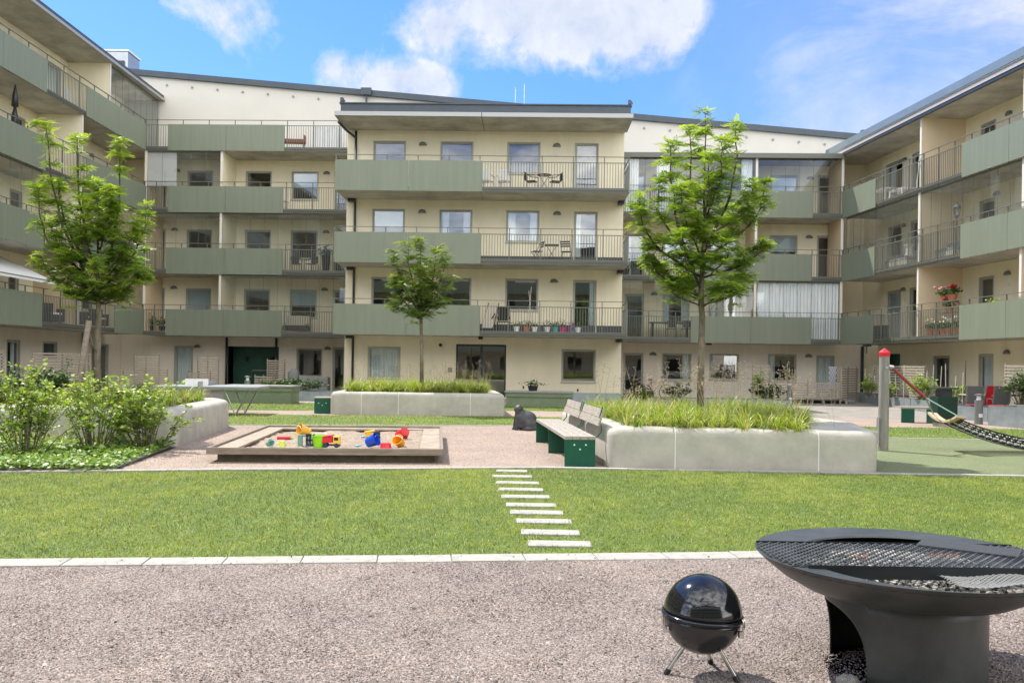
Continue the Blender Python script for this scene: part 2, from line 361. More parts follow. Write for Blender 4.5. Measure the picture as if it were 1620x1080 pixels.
def frames(d, up_jit=0.0):
    """rotation matrices whose +Y axis is d, with Z as near up as can be"""
    d = d/np.linalg.norm(d, axis=1, keepdims=True); up = np.tile([0., 0., 1.], (len(d), 1))+rng.normal(0, up_jit+1e-3, d.shape)
    x = np.cross(d, up); x /= np.linalg.norm(x, axis=1, keepdims=True)+1e-9; z = np.cross(x, d)
    return np.stack([x, d, z], 2)
def pip(poly, x, y):
    inside = np.zeros(len(x), bool); n = len(poly)
    for i in range(n):
        x0, y0 = poly[i][:2]; x1, y1 = poly[(i+1)%n][:2]
        c = ((y0 > y) != (y1 > y)) & (x < (x1-x0)*(y-y0)/((y1-y0) if y1 != y0 else 1e-9)+x0); inside ^= c
    return inside
# ================================================ BUILDINGS
class Fac:
    def __init__(s, ox, oy, rot):
        s.o = Vector((ox, oy)); s.rot = rot; s.ax = Vector((math.cos(rot), math.sin(rot))); s.ay = Vector((-math.sin(rot), math.cos(rot)))
    def pu(s, px, py, v):
        d = ray(px, py); d2 = Vector((d.x, d.y)); t = (v+s.o.dot(s.ay))/d2.dot(s.ay); p = d2*t
        return (p-s.o).dot(s.ax), H+d.z*t
    def w(s, u, v, z): p = s.o+s.ax*u+s.ay*v; return (p.x, p.y, z)

def wall_mesh(mb, u0, u1, z0, z1, y, ops, depth=0.14):
    ops = [o for o in ops if o[1] > u0 and o[0] < u1 and o[3] > z0 and o[2] < z1]
    us = sorted({u0, u1, *[min(max(o[0], u0), u1) for o in ops], *[min(max(o[1], u0), u1) for o in ops]})
    zs = sorted({z0, z1, *[min(max(o[2], z0), z1) for o in ops], *[min(max(o[3], z0), z1) for o in ops]})
    for a, b in zip(us, us[1:]):
        for c, d in zip(zs, zs[1:]):
            m, n = (a+b)/2, (c+d)/2
            if any(o[0] < m < o[1] and o[2] < n < o[3] for o in ops): continue
            mb.quad((a, y, c), (b, y, c), (b, y, d), (a, y, d))
    for o in ops:
        a, b, c, d = o[:4]; Y = y+depth
        mb.quad((a, y, c), (a, y, d), (a, Y, d), (a, Y, c)); mb.quad((b, y, c), (b, Y, c), (b, Y, d), (b, y, d))
        mb.quad((a, y, d), (b, y, d), (b, Y, d), (a, Y, d)); mb.quad((a, y, c), (a, Y, c), (b, Y, c), (b, y, c))

def curtain_sheet(a, b, z0, z1, y, amp=0.025, pitch=0.11):
    mb = MB(); n = max(4, int((b-a)/pitch*6)); ph = random.random()*6
    pts = [(a+(b-a)*i/n, y+amp*math.sin(i*2*PI/6+ph)+0.5*amp*math.sin(i*0.7+ph)) for i in range(n+1)]
    for (x0, y0), (x1, y1) in zip(pts, pts[1:]): mb.quad((x0, y0, z0), (x1, y1, z0), (x1, y1, z1), (x0, y0, z1))
    return mb
def window(root, a, b, c, d, y, kind='w', curt=None):
    mb = MB(); t = 0.042 if kind == 'w' else 0.06; o = 0.018; e = 0.002
    # outer architrave standing proud of the wall, then the sash
    for (p, q, r, s) in ((a-o, b+o, d-e, d+0.06), (a-o, a+0.022, c-(0 if kind == 'd' else 0.05), d-e), (b-0.022, b+o, c-(0 if kind == 'd' else 0.05), d-e)):
        mb.box(p, q, y-0.018, y+0.05, r, min(s, d+0.035))
    if kind == 'w': mb.box(a-0.04, b+0.04, y-0.05, y+0.06, c-0.07, c-0.052+0.03)
    A, B, C_, D_ = a+0.024, b-0.024, c+0.01, d-0.01
    mb.box(A, A+t, y+0.052, y+0.11, C_, D_); mb.box(B-t, B, y+0.052, y+0.11, C_, D_)
    mb.box(A+t, B-t, y+0.052, y+0.11, D_-t, D_); mb.box(A+t, B-t, y+0.052, y+0.11, C_, C_+t)
    w = mb.build('door' if kind == 'd' else 'window', fr_m, root)
    g = MB(); g.quad((A+t, y+0.08, C_+t), (B-t, y+0.08, C_+t), (B-t, y+0.08, D_-t), (A+t, y+0.08, D_-t)); g.build('pane', glass, w)
    if kind == 'd': MB().box(B-0.05, B-0.03, y+0.02, y+0.05, C_+0.95, C_+1.1).build('handle', steel, w)
    wd = b-a; y2 = y+0.19
    if curt:
        if 'L' in curt: curtain_sheet(a+0.05, a+0.05+wd*0.24, c, d, y2).build('curtain', curt_m, w)
        if 'R' in curt: curtain_sheet(b-0.05-wd*0.24, b-0.05, c, d, y2).build('curtain', curt_m, w)
        if 'F' in curt: curtain_sheet(a+0.03, b-0.03, c, d, y2).build('curtain', curt_m, w)
        if 'B' in curt: MB().box(a+0.04, b-0.04, y2-0.06, y2-0.05, c+0.03, d).build('blind', blind_m, w)
        if 'H' in curt: MB().box(a+0.04, b-0.04, y2-0.06, y2-0.05, c+(d-c)*0.45, d).build('blind', blind_m, w)
    return w

def balcony(root, zb, u0, u1, D, spans, first_post=0.6, step=1.22, ends=(False, False), y0=0.0, slab_t=0.2):
    mb = MB(); mb.box(u0, u1, y0+0.01, D, zb, zb+slab_t)
    slab = mb.build('balcony', conc_soffit, root)
    MB().box(u0, u1, y0-0.02, y0+0.008, zb+0.005, zb+slab_t-0.01).build('slab_edge', rail_dk, slab)
    r = MB(); zt = zb+1.20; zh = zb+1.44; yr = y0-0.055
    r.box(u0, u1, yr-0.02, yr+0.02, zh-0.025, zh)
    u = u0+first_post
    r.box(u0+0.01, u0+0.05, yr-0.012, yr+0.012, zb+0.02, zh-0.026)
    while u < u1-0.15:
        r.box(u-0.017, u+0.017, yr+0.022, yr+0.055, zb-0.03, zh-0.01); u += step
    r.box(u1-0.05, u1-0.01, yr-0.012, yr+0.012, zb+0.02, zh-0.026)
    for kind, a, b in spans:
        if kind == 'b':
            r.box(a, b, yr-0.014, yr+0.014, zt-0.03, zt); r.box(a, b, yr-0.014, yr+0.014, zb+0.10, zb+0.125)
            n = max(1, int(round((b-a)/0.112)))
            for i in range(n+1):
                x = a+(b-a)*i/n; r.box(x-0.010, x+0.010, yr-0.008, yr+0.008, zb-0.015, zt-0.031)
        else:
            m = max(1, int(round((b-a)/3.2)))
            for i in range(m):
                p, q = a+(b-a)*i/m, a+(b-a)*(i+1)/m
                MB().box(p+0.006, q-0.006, yr-0.02, yr+0.012, zb-0.01, zt+0.02).build('balcony_panel', sage, slab)
    for flag, x in zip(ends, (u0, u1)):
        if flag:
            sgn = 1 if x == u0 else -1; xx = x+sgn*0.0
            r.box(xx-0.02, xx+0.02, yr+0.02, D-0.02, zh-0.027, zh-0.002); r.box(xx-0.014, xx+0.014, yr+0.02, D-0.02, zt-0.032, zt-0.002); r.box(xx-0.014, xx+0.014, yr+0.02, D-0.02, zb+0.102, zb+0.123)
            n = int(D/0.112)
            for i in range(1, n): r.box(xx-0.006, xx+0.006, yr+i*0.112-0.0075, yr+i*0.112+0.0075, zb+0.01, zt-0.034)
    r.build('railing', rail_m, slab)
    return slab
def partition(root, u, zb, D, y0=0.03, h=2.7, mat=None, top=None):
    z0 = zb+0.2; z1 = top or zb+2.9
    p = MB().box(u-0.05, u+0.05, y0+0.03, D, z0, z1).build('partition', mat or cream2, root)
    MB().box(u-0.055, u+0.055, y0-0.01, y0+0.028, z0, z1).build('edge_trim', edge_w, p)
def glazing(root, u0, u1, zb, y=0.09, z1=None, step=0.66):
    z0 = zb+0.2; z1 = (z1 or zb+2.9)
    f = MB(); f.box(u0, u1, y-0.02, y+0.03, z1-0.07, z1-0.002); f.box(u0, u1, y-0.02, y+0.03, z0+0.001, z0+0.04)
    n = max(1, int(round((u1-u0)/step)))
    for i in range(n+1):
        x = min(max(u0+(u1-u0)*i/n, u0+0.006), u1-0.006); f.box(x-0.004, x+0.004, y-0.002, y+0.010, z0+0.041, z1-0.071)
    o = f.build('balcony_glazing', rail_m, root)
    g = MB(); g.quad((u0, y+0.005, z0+0.04), (u1, y+0.005, z0+0.04), (u1, y+0.005, z1-0.07), (u0, y+0.005, z1-0.07)); g.build('glass_panes', glaze, o)
def wall_lamp(root, u, z, y):
    b = MB(); prof = [(0.0, 0.0), (0.17, 0.0), (0.175, 0.02), (0.15, 0.09), (0.10, 0.14), (0.0, 0.165)]
    n = 10; vs = []; fs = []
    for r, h in prof:
        for k in range(n+1):
            a = PI+PI*k/n; vs.append((u+r*math.cos(a), y+r*0.8*math.sin(a)-0.002, z+h))
    for i in range(len(prof)-1):
        for k in range(n): fs.append((i*(n+1)+k, i*(n+1)+k+1, (i+1)*(n+1)+k+1, (i+1)*(n+1)+k))
    b.add(vs, fs); b.build('wall_lamp', lamp_m, root, smooth=True)
def switch_box(root, u, z, y): MB().box(u-0.05, u+0.05, y-0.045, y-0.002, z-0.05, z+0.05).build('wall_box', white_p, root)
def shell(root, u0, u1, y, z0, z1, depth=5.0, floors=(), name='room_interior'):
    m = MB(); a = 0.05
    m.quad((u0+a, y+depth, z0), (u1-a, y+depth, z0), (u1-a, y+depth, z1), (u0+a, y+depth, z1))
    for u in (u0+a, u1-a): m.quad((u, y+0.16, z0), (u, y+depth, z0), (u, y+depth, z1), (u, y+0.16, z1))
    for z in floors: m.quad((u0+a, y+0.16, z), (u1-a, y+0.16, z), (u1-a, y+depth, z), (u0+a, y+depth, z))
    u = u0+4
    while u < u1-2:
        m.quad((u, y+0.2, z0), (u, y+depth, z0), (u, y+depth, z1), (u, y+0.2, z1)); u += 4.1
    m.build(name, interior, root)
ZB = [None, 2.6, 5.5, 8.4, 11.3, 14.2]          # undersides of the slabs
FL = [0.0]+[z+0.2 for z in ZB[1:]]
ROW = {1: 490, 2: 385, 3: 285, 4: 200}

# ---------- projecting central block
CEN = Fac(-7.2, 35.0, math.radians(-1.2)); CW = 11.78; CD = 1.95
def central():
    root = thing('apartment_building', 'cream four storey block projecting in the middle with three long sage green balconies', 'building', CEN.w(0, 0, 0), CEN.rot)
    ops = []
    U = lambda px, py: CEN.pu(px, py, CD)[0]
    cols = [(589.6, 640), (696, 746.7), (801.5, 852.7)]
    cur = {1: (None, None, None, 'R'), 2: ('H', 'LR', 'LR', 'L'), 3: (None, None, None, None)}
    for f in (1, 2, 3):
        for i, (a, b) in enumerate(cols): ops.append((U(a, 345), U(b, 345), FL[f]+0.98, FL[f]+2.27, 'w', cur[f][i]))
        ops.append((U(908.7, 345), U(945, 345), FL[f]+0.04, FL[f]+2.25, 'd', cur[f][3]))
    a, z1 = CEN.pu(582.7, 549, CD); b, z0 = CEN.pu(632.7, 598, CD); ops.append((a, b, z0, z1, 'w', 'F'))
    a, z1 = CEN.pu(889, 553.4, CD); b, z0 = CEN.pu(941.4, 603.7, CD); ops.append((a, b, z0, z1, 'w', None))
    ed0, ed1 = CEN.pu(721.6, 545.7, CD)[0], CEN.pu(801, 545.7, CD)[0]; ez = 2.3
    wm = MB(); wall_mesh(wm, 0, CW, -0.05, 11.35, CD, ops+[(ed0, ed1, 0.05, ez)])
    for u in (0, CW): wm.quad((u, CD, -0.05), (u, 9, -0.05), (u, 9, 11.35), (u, CD, 11.35))
    wm.build('wall', cream, root)
    for o in ops: window(root, o[0], o[1], o[2], o[3], CD, o[4], o[5])
    # entrance door: black frame, two leaves
    e = MB(); y = CD+0.05; t = 0.07; mid = (ed0+ed1)/2-0.0
    for p in (ed0, mid-0.05, ed1-t): e.box(p, p+(t if p != mid-0.05 else 0.12), y, y+0.08, 0.05, ez)
    for q0, q1 in ((ed0+t, mid-0.05), (mid+0.07, ed1-t)): e.box(q0, q1, y+0.001, y+0.079, ez-0.09, ez-0.001); e.box(q0, q1, y+0.001, y+0.079, 0.06, 0.22)
    dr = e.build('entrance_door', pipe_m, root)
    MB().quad((ed0+t, y+0.04, 0.2), (ed1-t, y+0.04, 0.2), (ed1-t, y+0.04, ez-0.08), (ed0+t, y+0.04, ez-0.08)).build('pane', glass, dr)
    MB().tube([(mid+0.12, y-0.05, 0.8), (mid+0.12, y-0.05, 1.4)], 0.015).box(mid+0.11, mid+0.13, y-0.05, y, 0.85, 0.87).box(mid+0.11, mid+0.13, y-0.05, y, 1.33, 1.35).build('handle', steel, dr)
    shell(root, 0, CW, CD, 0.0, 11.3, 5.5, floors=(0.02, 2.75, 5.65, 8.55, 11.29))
    for f, pj in ((1, 759.5), (2, 761), (3, 763)):
        uj = CEN.pu(pj, ROW[f], 0)[0]
        balcony(root, ZB[f], -0.05, CW+0.02, CD-0.002, [('p', -0.05, uj), ('b', uj, CW+0.02)], first_post=uj-4*1.25+1.2, step=1.25, ends=(True, True))
        MB().box(0.02, CW, CD-0.012, CD-0.003, FL[f]+0.002, FL[f]+0.36).build('base_strip', M('dark_base_strip', (0.05, 0.055, 0.055), 0.6), root) if f < 3 else None
    # roof: cantilevered soffit, pale front edge, gutter line and dark parapet behind
    MB().box(0.02, CW+0.02, -0.05, CD+0.3, 11.352, 11.50).build('roof_slab', conc_soffit, root)
    MB().box(-0.08, CW+0.12, -0.22, -0.052, 11.36, 11.53).box(-0.08, 0.015, -0.051, CD, 11.36, 11.53).box(CW+0.03, CW+0.12, -0.051, CD, 11.36, 11.53).build('gutter', lt_metal, root)
    MB().box(0.1, CW+0.05, 0.1, 8.9, 11.53, 11.92).box(0.05, CW+0.1, 0.05, 8.95, 11.921, 11.97).build('parapet', dk_metal, root)
    MB().box(5.83, 5.86, -0.225, CD-0.05, 11.34, 11.351).box(5.83, 5.86, -0.225, -0.221, 11.36, 11.53).build('soffit_joint', pipe_m, root)
    for zb in ZB[1:4]: MB().box(5.83, 5.85, 0.02, CD-0.05, zb-0.004, zb-0.0005).build('soffit_joint', pipe_m, root)
    for u in (0.15, CW): MB().box(u-0.06, u+0.06, 0.02, 0.2, 11.98, 12.15).beam((u, 0.1, 12.14), (u+0.12, 0.1, 12.02), 0.05).build('rainwater_hopper', dk_metal, root)
    MB().tube([(0.38, CD-0.09, 0.1), (0.38, CD-0.09, 11.3)], 0.05, 10).tube([(0.0, 0.2, 11.2), (0.1, 1.3, 11.15), (0.38, CD-0.09, 11.0)], 0.05, 8).build('drainpipe', pipe_m, root, smooth=True)
    for zb in ZB[1:4]: MB().box(0.1, 0.43, CD-0.3, CD-0.03, zb-0.13, zb-0.01).box(CW-0.25, CW+0.01, CD-0.4, CD-0.03, zb-0.14, zb-0.01).build('bracket', pipe_m, root)
    for px, py in ((669, 227.4), (881, 229.5), (668, 334), (881.5, 337), (876.5, 444)):
        u, z = CEN.pu(px, py+3, CD); wall_lamp(root, u, z, CD)
    for px, py in ((880.6, 244.6), (880.6, 351), (876.5, 459)): u, z = CEN.pu(px, py, CD); switch_box(root, u, z, CD)
    u, z = CEN.pu(697, 545.7, CD); MB().lathe([(0.07, 0), (0.07, 0.08), (0.0, 0.085)], 14, (u, CD, z), Matrix.Rotation(PI/2, 3, 'X')).build('wall_lamp', black_p, root, label='small round black lamp left of the entrance')
    u, z = CEN.pu(712, 585, CD); MB().box(u-0.09, u+0.09, CD-0.04, CD-0.002, z-0.1, z+0.1).build('intercom', lamp_m, root)
    u, z = CEN.pu(760.5, 533, 0.6); MB().box(u-0.09, u+0.09, 0.5, 0.7, 2.47, 2.597).build('soffit_lamp', black_p, root)
    for px, py in ((828, 612), (914, 616.5)): u, z = CEN.pu(px, py, CD); MB().box(u-0.03, u+0.03, CD-0.03, CD-0.001, z-0.06, z+0.04).build('wall_socket', black_p, root)
central()

# ---------- long rear building
MID = Fac(-17.5, 40.9, math.radians(-1.93)); ML = 32.67; MD = 1.9
def middle():
    root = thing('apartment_building', 'long rear building with a sloping dark roofline, white gable wall and glazed balconies', 'building', MID.w(0, 0, 0), MID.rot)
    U = lambda px, py=380: MID.pu(px, py, MD)[0]
    ops = []
    L = [(235.8, 261.7, 'd'), (296, 335, 'w'), (388, 428, 'w'), (460.5, 502, 'w'), (528.5, 548, 'd')]
    R = [(990.5, 1019.7, 'd'), (1050, 1092, 'w'), (1123, 1167, 'w'), (1218, 1261, 'w'), (1293, 1323, 'd')]
    curL = {1: ('B', 'B', None, 'H', None), 2: (None, None, None, None, None), 3: (None, None, None, 'H', None)}
    curR = {1: (None, 'LR', 'L', 'F', 'F'), 2: ('L', 'B', 'L', 'H', None), 3: (None, 'B', None, 'B', None)}
    for f in (1, 2, 3):
        for row, cur in ((L, curL), (R, curR)):
            for (a, b, k), c in zip(row, cur[f]):
                ops.append((U(a), U(b), FL[f]+(0.04 if k == 'd' else 0.80), FL[f]+2.14, k, c))
    def g(px0, px1, y0, y1, k, c=None, z0=None):
        a, z1 = MID.pu(px0, y0, MD); b, zz = MID.pu(px1, y1, MD); ops.append((a, b, z0 if z0 is not None else zz, z1, k, c))
    g(276.4, 304.4, 547.7, 605, 'd', 'F', 0.05); g(469.8, 509, 551.6, 595, 'w'); g(527, 545, 550, 600, 'd', None, 0.05)
    g(987, 1017, 559, 600, 'd', None, 0.05); g(1047.7, 1093, 559.5, 601, 'w', 'R'); g(1123, 1168, 560.5, 600, 'w'); g(1215.6, 1258.8, 561, 602, 'w', 'L'); g(1292, 1319, 563, 606, 'd', 'F', 0.05)
    pa, pb = U(359, 570), U(441, 570); pz = 2.15
    wm = MB(); wall_mesh(wm, -12, ML+1.9, -0.05, 2.6, MD, ops+[(pa, pb, 0.0, pz)]); wm.build('wall', cream2, root, label='beige ground floor wall')
    wm = MB(); wall_mesh(wm, -12, ML+1.9, 2.6, 11.3, MD, ops); wm.build('wall', cream, root)
    for q in ops: window(root, q[0], q[1], q[2], q[3], MD, q[4], q[5])
    # white upper wall with sloping top
    zt = lambda u: 15.62-0.0842*u
    us = -12.0; ue = ML+2.0; y = MD+0.01
    w = MB(); w.add([(us, y, 11.3), (ue, y, 11.3), (ue, y, zt(ue)-0.1), (us, y, zt(us)-0.1)], [(0, 1, 2, 3)])
    w.quad((ue, y, 11.3), (ue, y+10, 11.3), (ue, y+10, zt(ue)-0.1), (ue, y, zt(ue)-0.1)); w.quad((us, y, 11.3), (us, y+10, 11.3), (us, y+10, zt(us)-0.1), (us, y, zt(us)-0.1))
    w.build('wall', white_r, root, label='white upper wall under the sloping roof')
    r = MB()
    for a, b, y0, y1, lo, hi in ((us-0.1, ue+0.1, y-0.16, y-0.01, -0.28, 0.0), (us-0.1, ue+0.1, y-0.008, y+10.1, -0.08, 0.012)):
        r.add([(a, y0, zt(a)+lo), (b, y0, zt(b)+lo), (b, y1, zt(b)+lo), (a, y1, zt(a)+lo), (a, y0, zt(a)+hi), (b, y0, zt(b)+hi), (b, y1, zt(b)+hi), (a, y1, zt(a)+hi)],
              [(0, 3, 2, 1), (4, 5, 6, 7), (0, 1, 5, 4), (1, 2, 6, 5), (2, 3, 7, 6), (3, 0, 4, 7)])
    r.build('roof', dk_metal, root)
    u, z = MID.pu(581, 148, MD); MB().box(u-0.25, u+0.25, MD-0.35, MD-0.16, z-0.15, z+0.18).tube([(u, MD-0.2, z-0.15), (u, MD-0.2, 11.4)], 0.05).build('rainwater_hopper', dk_metal, root)
    u, z = MID.pu(1366, 214, MD); MB().box(u-0.22, u+0.22, MD-0.42, MD-0.17, z-0.15, z+0.15).tube([(u, MD-0.2, z-0.15), (u, MD-0.2, z-0.8)], 0.06).build('rainwater_hopper', dk_metal, root)
    for px in [224+40*i for i in range(9)]+[1020, 1061, 1142, 1182, 1224, 1265, 1306, 1347]:
        a, _ = MID.pu(px, 150, MD); z = zt(a)-0.62
        MB().lathe([(0.05, 0), (0.05, 0.05), (0, 0.051)], 10, (a, MD, z), Matrix.Rotation(PI/2, 3, 'X')).build('vent_cap', lamp_m, root)
    for px, h in ((815, 1.15), (829, 1.35)):
        a, _ = MID.pu(px, 160, MD+0.8); MB().tube([(a, MD+0.8, zt(a)-0.1), (a, MD+0.8, zt(a)+h-0.1)], 0.022, 6).build('antenna_rod', steel, root)
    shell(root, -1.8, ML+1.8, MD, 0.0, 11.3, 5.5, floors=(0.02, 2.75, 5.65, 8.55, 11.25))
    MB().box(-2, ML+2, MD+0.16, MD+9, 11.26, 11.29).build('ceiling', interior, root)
    # balconies left of the central block and right of it
    u_cl = MID.pu(552, 380, 0)[0]+0.6; u_cr = MID.pu(975, 380, 0)[0]-0.6
    B = lambda px, f: MID.pu(px, ROW[f], 0)[0]
    spL = {1: (225, 263, 446), 2: (228, 264, 448), 3: (229, 267, 449), 4: (230, 267, 451)}
    for f in (1, 2, 3, 4):
        a, b, c = [B(p, f) for p in spL[f]]; a = 0.0
        balcony(root, ZB[f], a, u_cl, MD-0.002, [('b', a, b), ('p', b, c), ('b', c, u_cl)], first_post=0.6, step=1.24)
    spR = {1: (1093, 1283), 2: (1093, 1284), 3: (1093, 1286)}
    for f in (1, 2, 3):
        a, b = [B(p, f) for p in spR[f]]
        balcony(root, ZB[f], u_cr, ML, MD-0.002, [('b', u_cr, a), ('p', a, b), ('b', b, ML)], first_post=0.9, step=1.24)
    # canopy over the right-hand top balconies
    MB().box(u_cr, ML, -0.08, MD-0.01, 11.2, 11.3).box(u_cr, ML, -0.14, -0.085, 11.12, 11.34).build('canopy', rail_dk, root)
    MB().quad((u_cr, -0.08, 11.33), (ML, -0.08, 11.33), (ML, MD, 11.55), (u_cr, MD, 11.55)).build('canopy_roof', lt_metal, root)
    # partitions and glazing
    pl = B(348.5, 2); pr = B(1196, 2)
    for f in (1, 2, 3): partition(root, pl, ZB[f], MD-0.002, mat=cream); partition(root, 0.06, ZB[f], MD-0.002, mat=tan); partition(root, ML-0.06, ZB[f], MD-0.002, mat=tan)
    for f in (1, 2, 3): partition(root, pr, ZB[f], MD-0.002, mat=tan, top=(11.19 if f == 3 else None))
    glazing(root, 0.12, pl-0.06, ZB[3]); glazing(root, 0.12, pl-0.06, ZB[2]); glazing(root, pl+0.06, u_cl, ZB[2]); glazing(root, pl+0.06, u_cl, ZB[1])
    glazing(root, u_cr, pr-0.06, ZB[3], z1=11.18); glazing(root, pr+0.06, ML-0.12, ZB[3], z1=11.18)
    glazing(root, u_cr, pr-0.06, ZB[1]); glazing(root, pr+0.06, ML-0.12, ZB[1])
    def drape(px0, px1, f, mat=curt_m, z0=0.03, z1=2.62, name='balcony_curtain', pitch=0.12):
        a, b = B(px0, f), B(px1, f); curtain_sheet(a, b, FL[f]+z0, FL[f]+z1, 0.2, 0.03, pitch).build(name, mat, root)
    drape(1199, 1328, 1, pitch=0.16); drape(990, 1011, 3); drape(1174, 1192, 3); drape(1040, 1060, 3)
    a, b = B(230, 3), B(277, 3); s = MB()
    for i in range(34): z = FL[3]+2.6-i*0.045; s.add([(a, 0.18, z), (b, 0.18, z), (b, 0.155, z-0.041), (a, 0.155, z-0.041)], [(0, 1, 2, 3)])
    s.box(a, b, 0.13, 0.19, FL[3]+2.61, FL[3]+2.66); s.box((a+b)/2-0.01, (a+b)/2+0.01, 0.13, 0.148, FL[3]+1.1, FL[3]+2.6); s.build('venetian_blind', white_p, root)
    for px, py in ((280, 269), (517, 273), (276.5, 362), (515.5, 366), (275, 454), (513.5, 457), (312, 547), (518, 550), (1033, 373), (1280, 374), (1038, 278), (1282, 281), (1035, 464), (1033, 559), (1279, 562)):
        u, z = MID.pu(px, py+3, MD); wall_lamp(root, u, z, MD)
    for px, py in ((517, 286), (277, 375), (1279, 389), (1033, 571), (1278, 577), (275, 468)): u, z = MID.pu(px, py, MD); switch_box(root, u, z, MD)
    # passage with dark green boarded gates
    gm = MB(); yb = MD+0.9
    gm.box(pa, pb, yb, yb+0.05, 0, pz-0.02)
    n = 22
    for i in range(n): x = pa+(pb-pa)*(i+0.5)/n; gm.box(x-0.05, x+0.05, yb-0.03, yb-0.001, 0.05, pz-0.1)
    gm.box(pa, pb, MD+0.15, yb, pz-0.015, pz+0.1)
    gt = gm.build('passage_gate', green_g, root)
    MB().box((pa+pb)/2-0.3, (pa+pb)/2+0.9, yb-0.07, yb-0.035, 0.95, 0.99).build('push_bar', steel, gt)
    for x in (pa+0.75, pa+2.0): MB().box(x-0.09, x+0.09, yb-0.25, yb-0.04, 1.62, 1.66).lathe([(0.04, 0), (0.07, 0.12), (0.09, 0.2)], 10, (x, yb-0.15, 1.4)).build('wall_lantern', black_p, gt)
    for x in (pa+0.02, pb-0.1): MB().tube([(x, MD-0.12, 0), (x, MD-0.12, 2.58)], 0.055, 10).build('drainpipe', pipe_m, root, smooth=True)
    for px in (187, 1362): u, _ = MID.pu(px, 580, MD); MB().tube([(u, MD-0.15, 0), (u, MD-0.15, 2.58)], 0.07, 10).build('drainpipe', pipe_m, root, smooth=True)
    for px in (1115, ): u, _ = MID.pu(px, 546, MD); MB().box(u-0.12, u+0.12, 0.8, 1.0, 2.52, 2.598).build('soffit_lamp', black_p, root)
middle()

